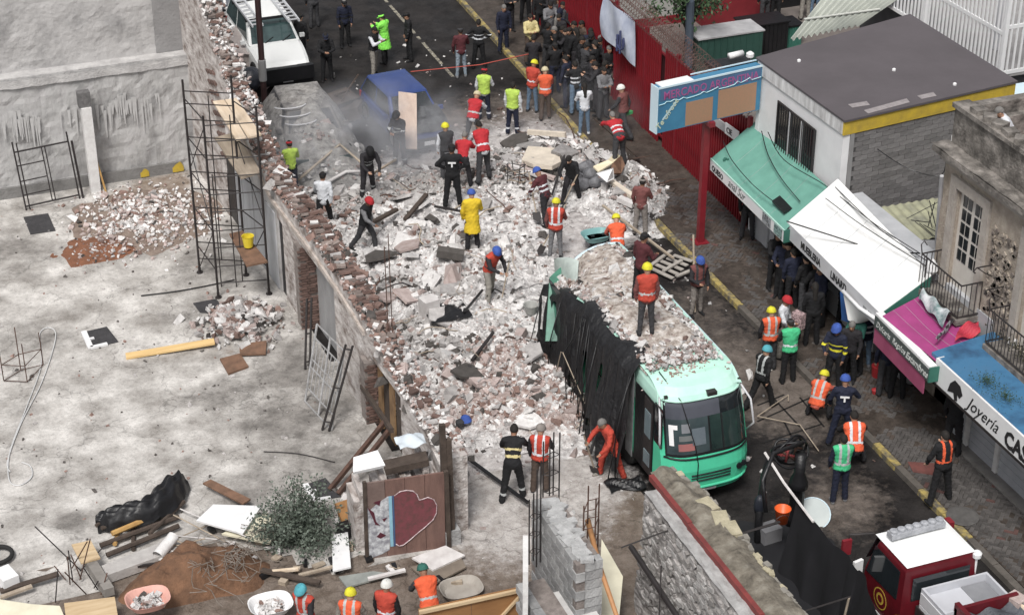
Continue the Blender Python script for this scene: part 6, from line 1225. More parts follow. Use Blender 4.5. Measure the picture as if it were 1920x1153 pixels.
def car(name, lb, cat, x, y, yaw, L, Wd, H, paint, hood=.28, boot=.12, belt=.58, roofw=.74, crush=0.0, glass=None, z0=0.0, rack=False, wheels=True, cab_end=None, tiltx=0.0):
    t = thing(name, lb, cat, (x, y, z0), yaw); t.rotation_euler[0] = tiltx; w = Wd/2; zb = H*belt; glass = glass or M_glass
    N = 26; b = MB(); rings = []
    for i in range(N+1):
        u = i/N; yy = -L/2+L*u; e = abs(2*u-1)
        ww = w*(1-.10*e**6-.06*e**2); fr = u < hood
        zt = zb*(.80+.20*sm(0, hood, u)) if fr else zb*(1-.06*sm(1-boot, 1, u))
        zt *= 1-.10*(e > .985); zl = .22+.10*e**8; c = crush*float(vnoise(yy*1.3, 0, 1.5, 3)-.3)*(1 if fr else .4)
        zt -= c*.5
        rings.append([V(-ww*.94, yy, zl), V(-ww, yy, zl+.14), V(-ww, yy, zt-.22), V(-ww*.96, yy, zt-.06), V(-ww*.84, yy, zt), V(-ww*.4, yy, zt+.035-c*.3), V(ww*.4, yy, zt+.035-c*.5), V(ww*.84, yy, zt), V(ww*.96, yy, zt-.06), V(ww, yy, zt-.22), V(ww, yy, zl+.14), V(ww*.94, yy, zl)][::-1])
    ring_loft(b, rings); b.build('body', paint, t, local=True, smooth=False)
    # greenhouse
    yf = -L/2+L*hood; yr = L/2-L*boot*.5 if cab_end is None else -L/2+L*cab_end; rf = yf+.62*(H/1.45); rr = yr-(.35 if cab_end is None else .1); wr = w*roofw; zr = H
    lo = [V(-w*.93, yf-.05, zb-.02), V(w*.93, yf-.05, zb-.02), V(w*.93, yr, zb-.02), V(-w*.93, yr, zb-.02)]; hi = [V(-wr, rf, zr-.05), V(wr, rf, zr-.05), V(wr, rr, zr-.05), V(-wr, rr, zr-.05)]
    b = MB(); ring_loft(b, [lo, hi]); cf_ = b.build('cabin_frame', paint, t, local=True); bv = cf_.modifiers.new('bevel', 'BEVEL'); bv.width = .05; bv.segments = 2
    b = MB(); nr = 8
    b.grid(lambda u, v: V((-wr+2*wr*u), rf+(rr-rf)*v, zr-.055+.06*math.sin(u*3.14159)**.6*(math.sin(v*3.14159)**.5)-crush*.35*float(vnoise(u*3, v*3, 1, 6))*math.sin(u*3.14)*math.sin(v*3.14)), 10, 10, flip=False)
    b.build('roof', paint, t, local=True, smooth=True)
    def pane(i, j, u0, u1, v0, v1, nm):
        A, B2, C3, D4 = lo[i], lo[j], hi[j], hi[i]; q = lambda u, v: (A*(1-u)+B2*u)*(1-v)+(D4*(1-u)+C3*u)*v
        n = np.cross(B2-A, D4-A); n /= np.linalg.norm(n); b = MB(); b.poly([q(u0, v0)+n*.012, q(u1, v0)+n*.012, q(u1, v1)+n*.012, q(u0, v1)+n*.012], .008, up=tuple(n)); b.build(nm, glass, t, local=True)
    pane(0, 1, .06, .94, .08, .94, 'windscreen'); pane(2, 3, .08, .92, .15, .9, 'rear_window')
    for i, j in ((1, 2), (3, 0)):
        if cab_end is None: pane(i, j, .05, .47, .14, .9, 'side_window'); pane(i, j, .51, .93, .14, .9, 'side_window')
        else: pane(i, j, .1, .88, .14, .9, 'side_window')
    for s in (-1, 1):
        b = MB(); b.obox((s*w*.68, -L/2-.0, zb*.66), (w*.40, .10, .16)); b.build('headlight', M_glassb, t, local=True)
        b = MB(); b.obox((s*w*.74, L/2-.0, zb*.75), (w*.25, .08, .18)); b.build('tail_light', flat('tail_red', (.35, .02, .02), .3), t, local=True)
        b = MB(); b.obox((s*(w+.07), yf+.25, zb+.06), (.16, .10, .12)); b.build('wing_mirror', paint, t, local=True)
        for k, nm in ((-.05, 'door_seam'), (.42, 'door_seam')): b = MB(); b.box(s*w-.004, s*w+.004, yf+(yr-yf)*(k+.1), yf+(yr-yf)*(k+.1)+.014, .3, zb-.24); b.build(nm, M_black, t, local=True)
    b = MB(); b.obox((0, -L/2-.01, zb*.52), (w*.95, .05, .16)); b.build('grille', M_black, t, local=True)
    b = MB(); b.obox((0, -L/2-.02, .36), (w*1.8, .16, .2)); b.build('bumper', M_black if paint is not M_dustcar else paint, t, local=True)
    b = MB(); b.obox((0, -L/2-.11, .40), (.34, .012, .13)); b.build('number_plate', M_white, t, local=True)
    if wheels:
        for sx in (-1, 1):
            for yy in (-L/2+.78, L/2-.8): wheel(t, sx*(w-.08), yy, .32*H/1.45)
    for s in (-.3, .3): b = MB(); b.bar(V(s-.02, yf-.02, zb+.03), V(s+.30, yf+.12, zb+.17), .02, .02); b.build('wiper', M_black, t, local=True)
    return t
blue = car('blue_hatchback', 'blue hatchback with a crushed dusty bonnet and a board propped against its front', 'car', 16.75, 53.1, R(4), 3.9, 1.72, 1.46, M_carblue, hood=.25, boot=.06, crush=.12)
o = MB(); 
blue_h = MB(); blue_h.grid(lambda u, v: V(-.74+1.48*u, -1.96+1.05*v, .90+.14*v+.10*float(vnoise(u*5, v*4, 1, 3))-.22*(1-v)**3), 14, 8); blue_h.build('crumpled_bonnet', mat('scorched_dusty_metal', (.10, .105, .11), (.02, .02, .022), 4, .6, .4, spread=.15), blue, local=True)
b = MB(); b.poly([P(748, 278, .5), P(782, 280, .5), P(781, 176, 1.6), P(747, 172, 1.6)], .04, up=(0, -1, 0)); b.build('propped_board', mat('bleached_board', (.60, .48, .40), (.42, .31, .25), 3, .8, stretch=(2, 1, .4)), label='tall pale wooden board propped against the front of the blue car', cat='board')
grey = car('crushed_grey_car', 'crushed car coated in grey dust between the broken wall and the blue car', 'car', 13.6, 53.0, R(-4), 4.7, 1.95, 1.45, M_dustcar, hood=.30, boot=.12, crush=.15, roofw=.70, belt=.62, glass=mat('dusty_glass', (.13, .13, .135), (.045, .045, .05), 3, .45))
b = MB(); b.grid(lambda u, v: V(12.2+2.7*u, 49.2+2.7*v, -.12+(.16+.85*v)*math.sin(u*3.14)**.6*(.75+.5*float(vnoise(u*4, v*4, 1, 7)))+.10*float(vnoise(u*14, v*14, 1, 3))-.5*(u*v > .3)*max(0, u-.6)), 44, 38); b.build('ash_covered_debris', mat('grey_ash', (.40, .385, .37), (.13, .12, .115), 5, .95, .9, (.26, .25, .24), spread=.2, bscale=14), kind='stuff', label='slope of grey ash and plaster over the bonnet of the crushed car', cat='debris')
def duf(u, v):
    x = -1.5+3.0*u+.12*math.sin(v*19); y = -2.6+5.0*v; pr = float(np.interp(y, [-2.6, -2.3, -1.0, -.35, .3, 1.4, 2.0, 2.4], [.25, .80, .98, 1.36, 1.52, 1.50, 1.2, .5])); f_ = max(0, 1-abs(x/1.5)**2.3)**.9; return V(x, y, pr*f_*(.93+.14*float(vnoise(x, y, 2, 3)))+.07*float(vnoise(x, y, 6, 5))*f_+.03*float(vnoise(x, y, 14, 6)))
b = MB(); b.grid(duf, 60, 110); b.build('dust_and_plaster_layer', MATS['grey_ash'], grey, local=True, smooth=True, kind='stuff')
for k in range(3): b = MB(); b.tube([V(-.55+.1*k+.5*math.cos(a), -.1-.28*k+.28*math.sin(a), 1.50-.16*k) for a in np.linspace(3.4, 6.0, 9)], .022, 5); b.build('bent_trim', M_chrome if False else M_fascia, grey, local=True)
q = np.stack([rng.uniform(12.3, 14.9, 330), rng.uniform(49.8, 54.6, 330)], -1); chunks('fallen_fragments', q, .25+.95*np.exp(-((q[:, 0]-13.6)/.9)**2)*sm(49.6, 52, q[:, 1]), np.exp(rng.normal(-2.6, .4, 330)), pick(0*q[:, 0]+.3, 330), grey); grey.children[-1].location = (0, 0, 0)
grey.children[-1].matrix_parent_inverse = (Matrix.Rotation(R(-3), 4, 'Z')).inverted()
white = car('white_pickup_van', 'white utility vehicle with aluminium ladders on its roof standing behind the dark street pole', 'van', 14.15, 60.0, R(0), 5.0, 1.9, 1.85, M_carwhite, hood=.30, boot=.05, belt=.60, glass=M_glassb)
b = MB(); b.obox((0, -2.56, .62), (1.75, .22, .46)); b.build('dark_front_guard', M_black, white, local=True)
for sx in (-1, 1):
    t = thing('aluminium_ladder', ('left' if sx < 0 else 'right')+'-hand aluminium ladder strapped along the roof of the white vehicle', 'ladder', (14.15+sx*.62, 60.3, 1.9), R(0))
    for d in (-.17, .17): b = MB(); b.box(d-.025, d+.025, -1.7, 1.9, 0, .08); b.build('rail', M_chrome if False else mat('aluminium', (.62, .63, .65), (.45, .46, .48), 3, .4), t, local=True)
    for k in range(11): b = MB(); b.box(-.15, .15, -1.55+.33*k, -1.51+.33*k, .02, .06); b.build('rung', MATS['aluminium'], t, local=True)
t = thing('roof_rack_bar', 'dark rack bars carrying the ladders over the cab of the white vehicle', 'roof rack', (14.15, 60, 1.8))
for yy in (-.6, 1.2): MB().box(13.3, 15.0, 60+yy, 60.06+yy, 1.80, 1.88).build('bar', M_black, t)
car('dark_grey_car', 'dark grey car parked at the top edge behind the white vehicle', 'car', 13.6, 66.4, R(0), 4.4, 1.85, 1.5, mat('dusty_grey_paint', (.16, .17, .19), (.09, .095, .11), 2, .5))
# slab and debris at the wall by the white vehicle
b = MB(); b.poly([P(420, 70, 1.2), P(446, 45, 1.2), P(488, 92, .9), P(480, 100, .85), P(430, 96, 1.0)], .12); b.poly([P(418, 95, 1.1), P(484, 100, .9), P(470, 122, .5), P(438, 118, .5)], .1); b.build('fallen_concrete_slab', mat('pinkish_slab', (.48, .43, .41), (.28, .24, .23), 3, .9, .4), label='tilted pinkish slab piled against the wall beside the white vehicle', cat='slab')
t = thing('brick_debris_pile', 'pile of dark red brick debris under the tilted slab beside the white vehicle', 'rubble', (12.2, 58.8, 0)); q = np.stack([rng.normal(12.3, .5, 260), rng.normal(58.9, .9, 260)], -1); chunks('fragments', q, .2+.5*np.exp(-((q[:, 0]-12.1)**2)/.5), np.exp(rng.normal(-2.1, .3, 260)), pick(0*q[:, 0]+.8, 260), t)
b = MB(); c = P(470, 168, .3); b.grid(lambda u, v: c+V(.42*math.cos(u*6.283)*math.sin(v*3.1416)*(1+.15*math.sin(u*19)), .4*math.sin(u*6.283)*math.sin(v*3.1416), .35-.42*math.cos(v*3.1416)), 24, 10, flip=True); b.build('black_rubbish_bag', mat('shiny_black_bag', (.06, .065, .08), (.012, .012, .016), 4, .3, .6, bscale=9), smooth=True, label='shiny black bag slumped at the foot of the dark street pole', cat='bag')
t = thing('street_pole', 'dark reddish-brown street pole rising past the top edge by the white vehicle', 'pole', tuple(P(497, 205)))
pp = P(497, 205); MB().tube([pp, pp+Z*9], [.10, .09], 10).build('pole', mat('red_brown_pole', (.07, .035, .035), (.03, .018, .018), 2, .5), t); MB().lathe(pp+Z*1.0, [(.13, 0), (.13, .7), (.11, .72)], 10).build('pale_collar', M_panel, t)
b = MB(); b.tube([P(640, 190, .9), P(655, 165, 1.0), P(672, 140, 1.3)], .03, 5); b.tube([P(655, 170, 1.0), P(625, 180, .6)], .04, 5); b.build('broken_pole', M_timber, label='broken dark pole sticking up between the two wrecked cars', cat='pole')
b = MB(); b.obox(P(640, 195, .3), (.9, .7, .6), rz=.4, rx=.2); b.obox(P(655, 210, .2), (.7, .9, .4), rz=1.0, rx=-.3); b.build('dark_wreckage', M_timber, label='dark splintered wreckage between the grey and the blue car', cat='wreckage')

# ------------------------------------------------------------------ bus
BX, BY, BW, BL = 16.74, 31.35, 1.06, 7.2
bus = thing('green_bus', 'mint-green bus crushed and covered in rubble along its roof, standing beside the heap', 'bus', (BX, BY+BL/2, 0))
lev = [(.32, .14, .90), (.42, -.02, .97), (.62, -.06, 1.0), (1.0, -.07, 1.0), (1.32, .0, 1.0), (1.40, .03, 1.0), (2.0, .20, .985), (2.5, .36, .955), (2.66, .45, .93), (2.80, .62, .87), (2.88, .95, .75), (2.91, 1.5, .5)]
zs_ = [l[0] for l in lev]
fyz = lambda z: float(np.interp(z, zs_, [l[1] for l in lev])); fwz = lambda z: float(np.interp(z, zs_, [l[2] for l in lev]))
def frontpt(u, z, off=0.0):
    w = BW*fwz(z); return V(BX+w*u, BY+fyz(z)+.30*abs(u)**5+.07*u*u-off, z)
def ring(z):
    w = BW*fwz(z); r = [frontpt(u, z) for u in np.linspace(-1, 1, 17)]; y1 = BY+BL
    ys_ = np.linspace(BY+fyz(z)+.6, y1, 12); r += [V(BX+w, y, z) for y in ys_]; r += [V(BX+w*.5, y1+.05, z), V(BX-w*.5, y1+.05, z)]; r += [V(BX-w, y, z) for y in ys_[::-1]]
    # the far left corner is beaten down
    o = []
    for p in r:
        d = math.exp(-((p[0]-(BX-BW))/.8)**2-((p[1]-(BY+BL))/1.6)**2) if z > 1.2 else 0
        e = math.exp(-((p[0]-(BX-BW))/.5)**2)*(.12*math.sin(p[1]*2.1)+.08*math.sin(p[1]*5)) if z > 1.8 and p[1] > BY+1.8 else 0
        o.append(p-V(-d*.45-e*.5, 0, d*.55*(z-1.2)+abs(e)))
    return o
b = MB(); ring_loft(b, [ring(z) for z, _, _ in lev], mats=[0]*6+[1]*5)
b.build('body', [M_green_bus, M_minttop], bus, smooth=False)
roofz = lambda x, y: 2.915-.55*math.exp(-((x-(BX-BW))/.8)**2-((y-(BY+BL))/1.6)**2)*1.5-.10*((x-BX)/BW)**4-.25*float(sm(BY+1.5, BY+.55, y))**2
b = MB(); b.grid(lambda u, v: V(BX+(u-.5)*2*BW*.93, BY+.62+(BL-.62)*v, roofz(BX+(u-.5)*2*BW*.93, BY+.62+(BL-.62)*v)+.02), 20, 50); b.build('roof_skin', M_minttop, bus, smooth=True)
# roof brow: pale mint cap with moulded lip
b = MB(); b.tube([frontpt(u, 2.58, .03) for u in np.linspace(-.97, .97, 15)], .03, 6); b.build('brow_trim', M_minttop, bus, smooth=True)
# rubble on the roof
def roofden(x, y): return np.clip(1.15-((y-34.4)/1.6)**8*(y < 34.4)*.0-1.0*(y < 32.9)+.0*x, 0, 1)*(1-.9*((x > BX+.72+.14*np.sin(y*3))))
b = MB(); nn = lambda x, y: float(vnoise(x, y, 2.2, 11))
def rr_(u, v):
    x = BX-.98+1.80*u; y = 32.75+5.6*v; e = min(u, 1-u, v*1.5, 1)*6; return V(x, y, roofz(x, y)+.02+(min(e, 1))*(.05+.12*nn(x, y)+.05*float(vnoise(x, y, 8, 3)))-(.08 if e < .2+1.2*nn(x*2, y*2)*(v < .15) else 0))
b.grid(rr_, 46, 130); b.build('roof_rubble_layer', mat('roof_rubble', (.66, .62, .59), (.17, .13, .11), 5.5, .95, 1.0, (.42, .37, .33), spread=.17, bscale=20), bus, kind='stuff')
q = np.stack([BX-.95+1.75*rng.random(5200), 32.6+5.8*rng.random(5200)**.9], -1); chunks('roof_fragments', q, np.array([roofz(a, c)+.07+.08*nn(a, c) for a, c in q])-.02, np.exp(rng.normal(-3.1, .45, len(q))), pick(0*q[:, 0]+.4, len(q)), bus, flatn=.5)
q = np.stack([BX+rng.normal(-.1, .4, 260), rng.uniform(32.2, 33.2, 260)], -1); chunks('brown_grit', q, np.array([roofz(a, c)+.02 for a, c in q]), np.exp(rng.normal(-3.4, .4, len(q))), 2+(rng.random(260) < .5).astype(int), bus)
# glazing
def patchf(name, u0, u1, z0, z1, m, off, nu=16, nz=6, th=None):
    b = MB(); b.grid(lambda u, v: frontpt(u0+(u1-u0)*u, z0+(z1-z0)*v, off), nu, nz); return b.build(name, m, bus, smooth=True)
patchf('windscreen_surround', -.93, .93, 1.36, 2.58, M_black, .012)
patchf('windscreen', -.90, -.02, 1.42, 2.20, mat('dusty_windscreen', (.06, .085, .09), (.025, .035, .04), 2, .10, spec=.8), .020, 10); patchf('windscreen', .02, .90, 1.42, 2.20, mat('dark_windscreen', (.03, .055, .05), (.012, .02, .02), 1.5, .07, spec=.8), .020, 10)
patchf('tinted_visor', -.90, .28, 2.20, 2.54, mat('grey_tint', (.085, .09, .11), (.06, .065, .08), 2, .2), .022, 10); patchf('tinted_visor', .28, .90, 2.20, 2.54, M_glass, .022, 8)
for u0, u1, z0, z1, m in ((-.86, -.78, 1.62, 2.02, M_white), (-.86, -.70, 1.98, 2.08, M_white), (-.70, -.36, 1.50, 1.66, mat('red_card', (.35, .13, .12), (.25, .10, .10), 6)), (-.68, -.40, 1.72, 1.84, M_greyink), (-.62, -.44, 1.90, 2.10, mat('grey_card', (.22, .23, .25))), (-.40, -.10, 1.60, 1.98, mat('grey_dash', (.14, .17, .19), (.08, .10, .12), 3))): patchf('dashboard_card', u0, u1, z0, z1, m, .028, 3, 2)
b = MB(); b.tube([frontpt(.30, z, .03) for z in (1.42, 2.2)], .02, 5); b.build('wiper', M_black, bus)
b = MB(); b.tube([frontpt(u, 1.30+.04*u*u, .02) for u in np.linspace(-.96, .97, 21)], .022, 6); b.build('black_waist_trim', M_black, bus, smooth=True)
for z in (.74, .82, .90): b = MB(); b.tube([frontpt(u, z, .012) for u in np.linspace(-.45, .45, 12)], .020 if z != .82 else .016, 5); b.build('grille_slot', M_black, bus)
patchf('number_plate', -.2, .14, .40, .50, M_fascia, .03, 3, 2)
for u in (-.80, -.67, .67, .80):
    p = frontpt(u, .88, .0); b = MB(); b.lathe(V(0, 0, 0), [(.075, 0), (.075, .03), (.055, .035)], 16); b.v = [(p[0]+x, p[1]-zz-.01, p[2]+yy) for x, yy, zz in b.v]; b.f = [f[::-1] for f in b.f]; b.build('headlight', M_glass, bus)
b = MB(); b.tube([frontpt(u, .56, .02) for u in np.linspace(-1, 1, 17)], .035, 6); b.build('bumper_lip', M_green_bus, bus, smooth=True)
b = MB(); b.obox(V(BX+.14, BY+.43, 2.66), (.22, .14, .09)); b.build('roof_camera', M_steel, bus)
for s in (-.88, .97): b = MB(); b.obox(frontpt(s, 2.64, .03), (.08, .06, .07)); b.build('marker_lamp', M_steel, bus)
for s in (-1, 1): b = MB(); b.tube([frontpt(s*.97, 2.6, .0), frontpt(s*1.0, 2.3, .28)+V(s*.08, 0, 0), frontpt(s*1.0, 1.75, .25)+V(s*.10, 0, 0), frontpt(s, 1.5, .02)], .025, 6); b.build('mirror_arm', M_fascia, bus, smooth=True)
# door side
sd_ = lambda y0, y1, z0, z1, name, m, off=.02: (lambda b: (b.box(BX-BW-off, BX-BW-off+.015, y0, y1, z0, z1), b.build(name, m, bus))[1])(MB())
sd_(BY+.75, BY+1.75, .45, 2.45, 'door_opening', M_black, .012)
D = sd_(BY+.80, BY+1.22, .5, 2.4, 'door_leaf', M_steel, .03); b = MB(); b.box(BX-BW-.045, BX-BW-.03, BY+.86, BY+1.16, 1.45, 2.1); b.build('pane', mat('blue_grey_glass', (.20, .25, .27), (.12, .16, .18), 2, .2), bus); b = MB(); b.box(BX-BW-.045, BX-BW-.03, BY+.86, BY+1.16, .7, 1.05); b.build('pane', MATS['blue_grey_glass'], bus)
sd_(BY+1.8, BY+2.15, .4, 2.62, 'grey_side_panel', mat('scuffed_grey', (.34, .35, .36), (.13, .135, .14), 5, .6), .03); sd_(BY+.35, BY+.74, 1.5, 2.5, 'quarter_window', M_glass, .0)
for k in range(5): sd_(BY+2.3+k*.95, BY+3.15+k*.95, 1.45, 2.4, 'side_window', M_glass, .01); b = MB(); b.box(BX+BW-.004, BX+BW+.012, BY+1.0+k*1.15, BY+2.05+k*1.15, 1.45, 2.4); b.build('side_window', M_glass, bus)
b = MB(); b.tube([V(BX+BW*.90, y, roofz(BX+BW*.9, y)-.02) for y in np.linspace(BY+.8, BY+BL, 20)], .045, 6); b.build('gutter_rail', M_bluew, bus, smooth=True)
b = MB(); b.tube([V(BX+BW*u, BY+BL+.05, roofz(BX+BW*u, BY+BL)) for u in np.linspace(-.3, .9, 10)], .045, 6); b.build('gutter_rail', M_bluew, bus, smooth=True)
for s in (-1, 1):
    for yy in (BY+1.3+.9, BY+BL-1.4):
        n = 20; b = MB(); ring_loft(b, [[V(BX+s*BW-s*.28+a*s, yy+q_*math.cos(6.28318*k/n), .40+q_*math.sin(6.28318*k/n)) for k in range(n)] for a, q_ in ((0, .3), (0, .38), (.04, .40), (.24, .40), (.285, .36), (.285, .2))]); b.build('wheel', M_rubber, bus)
# long thin cable dangling over the front
b = MB(); b.tube([V(BX-.78, BY+1.2, 2.95), frontpt(-.60, 2.6, .05), frontpt(-.50, 2.2, .05), frontpt(-.36, 1.6, .06), frontpt(-.32, 1.2, .05), frontpt(-.34, .7, .05)], .012, 5); b.build('dangling_cable', M_black, smooth=True, label='thin black cable dangling down the windscreen and front of the bus', cat='cable')
# black netting dragged over the left side
def tp(u, v):
    y = 33.05+5.55*u; top = roofz(BX-BW*.85, y)+.06+.08*math.sin(u*17); fold = .16*(float(vnoise(u*26+v*1.5, v*2, 1, 3))-.5)+.14*(float(vnoise(u*60+v*2, v*3, 1, 5))-.5)+.05*math.sin(u*46+2*math.sin(v*3)); spread = .10+.42*v+.30*v*math.sin(u*7+1)
    z = top*(1-v)+.20*v+ .1*math.sin(u*13)*v
    if v < .09: return V(BX-BW+.28-.30*v/.09+.10*math.sin(u*23), y, top-.02*math.sin(u*31)+.03)
    return V(BX-BW-.04-spread*(.6+.4*math.sin(u*5))-abs(fold)*(.3+v), y-.5*v*(1-u), z)
gaps = lambda u, v: ((.24 < u/70 < .27 and 5 < v < 16) or (.44 < u/70 < .465 and 8 < v < 20) or (.80 < u/70 < .86 and 3 < v < 15) or (.93 < u/70 and v > 2 and v < 13 and int(u) % 5 < 3) or (v > 20 and int(u*7) % 5 < 1))
b = MB(); b.grid(tp, 140, 30, skip=lambda u, v: gaps(u/2, v*.8) or (v > 22 and float(vnoise(u*.25, v*.3, 1, 9)) > .62)); nt_ = b.build('torn_black_netting', mat('black_plastic_netting', (.018, .018, .02), (.006, .006, .007), 5, .5, .7, bscale=12), smooth=True, label='torn black netting hanging in folds down the left flank of the bus', cat='netting')
hs_ = thing('hanging_strips', 'thick black strips and cords trailing from the netting on the bus flank', 'strips', (15.5, 35, 0))
for k in range(13): 
    b = MB(); u = rng.random(); p = tp(u, .1); q_ = tp(u, .95); b.tube([p, (p+q_)/2+V(-.15, rng.normal(0, .2), 0), q_+V(-.3*rng.random(), rng.normal(0, .3), -.1)], .016*rng.uniform(.5, 1.3), 4); b.build('strip', M_black, hs_, smooth=True)
for q0, q1, lb in (((1055, 660, 1.6), (1112, 790, .3), 'taut pale cord running from the netting down to the rubble left of the bus'), ((1052, 660, 1.6), (1038, 720, .3), 'short pale cord tied to the netting left of the bus')):
    b = MB(); b.tube([P(*q0), P(*q1)], .014, 4); b.build('cord', M_boardgrey, label=lb, cat='cord')
# crushed panel at the far left corner of the roof
b = MB(); b.grid(lambda u, v: (P(1038, 485, 2.6)*(1-u)+P(1085, 500, 2.7)*u)*(1-v)+(P(1040, 520, 2.0)*(1-u)+P(1080, 545, 2.6)*u)*v+Z*.18*math.sin(v*3+u*2), 8, 8); b.build('bent_roof_panel', mat('bent_pale_panel', (.55, .62, .58), (.30, .34, .32), 3, .5), label='bent pale panel torn up at the far left corner of the bus roof', cat='panel')
b = MB(); b.poly([P(1022, 640, 1.2), P(1030, 520, 2.4), P(1052, 500, 2.5), P(1045, 640, 1.2)], .04, up=(-1, 0, 0)); b.build('torn_green_panel', mat('torn_dark_green', (.10, .30, .21), (.04, .10, .08), 3, .5), label='torn green side panel standing out at the far left corner of the bus', cat='panel')

# ------------------------------------------------------------------ fire engine
fx0, fx1, fyr, fyf, frz = P(1700, 1062, 2.25)[0], P(1825, 1022, 2.25)[0], P(1700, 1062, 2.25)[1], P(1643, 997, 2.25)[1], 2.25
fe = thing('fire_engine', 'small dark red fire engine with white cab roof and open load bed', 'fire engine', ((fx0+fx1)/2, fyr, 0))
w = (fx1-fx0); cxm = (fx0+fx1)/2; b = MB()
def cab_ring(z, inset, fy, ry):
    r = .12; x0, x1 = fx0-.06+inset, fx1+.06-inset; pts = [(x0, ry), (x1, ry), (x1, fy-.2), (x1-.2, fy), (x0+.2, fy), (x0, fy-.2)]; return [V(a, c, z) for a, c in pts]
rings = [cab_ring(.45, .02, fyf+.35, fyr-.05), cab_ring(.8, 0, fyf+.38, fyr-.05), cab_ring(1.35, 0, fyf+.30, fyr-.05), cab_ring(2.1, .06, fyf+.02, fyr), cab_ring(2.2, .10, fyf-.02, fyr+.02)]
ring_loft(b, rings); b.build('cab', M_truckred, fe)
b = MB(); n = 12; b.grid(lambda u, v: V(fx0+.02+(w-.04)*u, fyr+.0+(fyf-fyr)*v, 2.2+.06*(math.sin(u*3.14159)*math.sin(v*3.14159))**.4), 14, 10); b.build('white_roof', mat('gloss_white', (.84, .85, .85), (.80, .81, .81), 1, .3), fe, smooth=True)
b = MB(); lb_ = [P(1668, 1004, 2.36), P(1768, 978, 2.36)]; b.bar(lb_[0], lb_[1], .20, .12)
for k in range(7): p = lb_[0]+(lb_[1]-lb_[0])*(k+.5)/7; b.lathe(p+Z*.05, [(.085, 0), (.085, .06), (.05, .08)], 8)
b.build('light_bar', mat('dusty_light_bar', (.46, .47, .50), (.20, .21, .23), 8, .4), fe)
sw = lambda y0, y1, z0, z1, nm, m, off=.012: (lambda b: (b.box(fx0-.06-off, fx0-.06-off+.01, y0, y1, z0, z1), b.build(nm, m, fe))[1])(MB())
L_ = fyf-fyr
b = MB(); b.poly([V(fx0-.075, fyr+.12, 1.38), V(fx0-.075, fyf+.05, 1.30), V(fx0-.03, fyf-.12, 2.02), V(fx0-.03, fyr+.16, 2.02)], .012, up=(-1, 0, 0)); b.build('door_window', M_glass, fe)
b = MB(); b.par((fx0+.15, fyr-.062, 1.4), (w-.3, 0, 0), (0, .01, 0), (0, 0, .55)); b.build('rear_window', M_glass, fe)
b = MB(); b.poly([V(fx0+.06, fyf+.31, 1.42), V(fx1-.06, fyf+.31, 1.42), V(fx1-.10, fyf+.05, 2.08), V(fx0+.10, fyf+.05, 2.08)], .012, up=(0, 1, .3)); b.build('windscreen', M_glass, fe)
c = V(fx0-.078, (fyr+fyf)/2+.05, 1.02)
for r_, m in ((.24, M_yellowp), (.215, M_truckred), (.13, M_yellowp), (.08, M_truckred)):
    b = MB(); b.poly([c+V(-.003*(.3-r_)*10, r_*math.cos(a), r_*math.sin(a)) for a in np.linspace(0, 6.2832, 22, endpoint=False)], .004, up=(-1, 0, 0)); b.build('round_crest', m, fe)
sw(fyr+.1, fyf+.2, .60, .64, 'side_trim', M_white); sw(fyr-.02, fyr+.06, .85, 1.05, 'amber_lamp', M_yellow, .02)
b = MB(); b.tube([V(fx0+.1, fyf+.15, 2.1), V(fx0-.35, fyf+.35, 2.05), V(fx0-.42, fyf+.35, 1.5), V(fx0-.1, fyf+.3, 1.3)], .022, 6); b.build('mirror_arm', M_steel, fe)
b = MB(); b.obox(V(fx0-.42, fyf+.32, 1.78), (.20, .07, .36)); b.build('mirror', M_redpost, fe); b = MB(); b.obox(V(fx0-.30, fyf+.02, 1.45), (.22, .07, .34), rz=.2); b.build('mirror', M_white, fe)
b = MB(); b.obox(V(fx1+.30, fyf+.2, 1.8), (.12, .2, .26)); b.build('mirror', M_redpost, fe)
b = MB(); b.lathe(V(fx1+.02, fyr+.0, 2.05), [(.03, -.5), (.03, 0), (.09, .01), (.10, .10), (.06, .14)], 12); b.build('floodlight', M_white, fe)
b = MB(); b.tube([V(fx0-.2, fyr-.2, .95), V(fx0-.05, fyr-.15, 1.05)], .06, 8); b.build('fuel_cap', M_fascia, fe)
# body behind the cab
yb0 = P(1862, 1078, 1.85)[1]
b = MB(); zt_ = 1.75; xa_, xb_ = P(1712, 1085, zt_)[0], P(1832, 1052, zt_)[0]; y1_ = fyr-.15; y0_ = y1_-.85
for args in ((xa_, xa_+.05, y0_, y1_, .7, zt_), (xb_-.05, xb_, y0_, y1_, .7, zt_), (xa_+.05, xb_-.05, y1_-.05, y1_, .7, zt_), (xa_+.05, xb_-.05, y0_, y0_+.05, .7, zt_), (xa_+.05, xb_-.05, y0_+.05, y1_-.05, .7, zt_-.18)): b.box(*args)
b.build('tool_locker', mat('pale_metal', (.56, .57, .61), (.46, .47, .5), 2, .4), fe)
b = MB(); b.box(xb_-.62, xb_-.06, y0_+.06, y1_-.06, zt_-.18+.002, zt_-.165); b.build('locker_recess', mat('grey_recess', (.26, .265, .28), (.18, .185, .2)), fe)
for k in range(3): b = MB(); b.box(xa_-.02, xa_, y0_+.02, y1_-.02, .85+.28*k, 1.1+.28*k); b.build('ribbed_locker_door', M_fascia, fe)
b = MB(); b.box(xa_-.1, xa_+.16, 21, y0_-.03, 1.4, 1.5); b.build('side_shelf', M_white, fe)
b = MB(); b.box(xa_+.2, xa_+.30, 21, y0_+.02, 1.2, 1.95); b.box(xa_+.2, xb_+.1, y0_-.08, y0_-.0, 1.2, 1.85); b.build('red_bed_side', M_truckred, fe)
b = MB(); b.box(xa_-.05, xb_+.05, 21, fyr-.1, .5, 1.3); b.build('chassis_body', M_steel, fe)
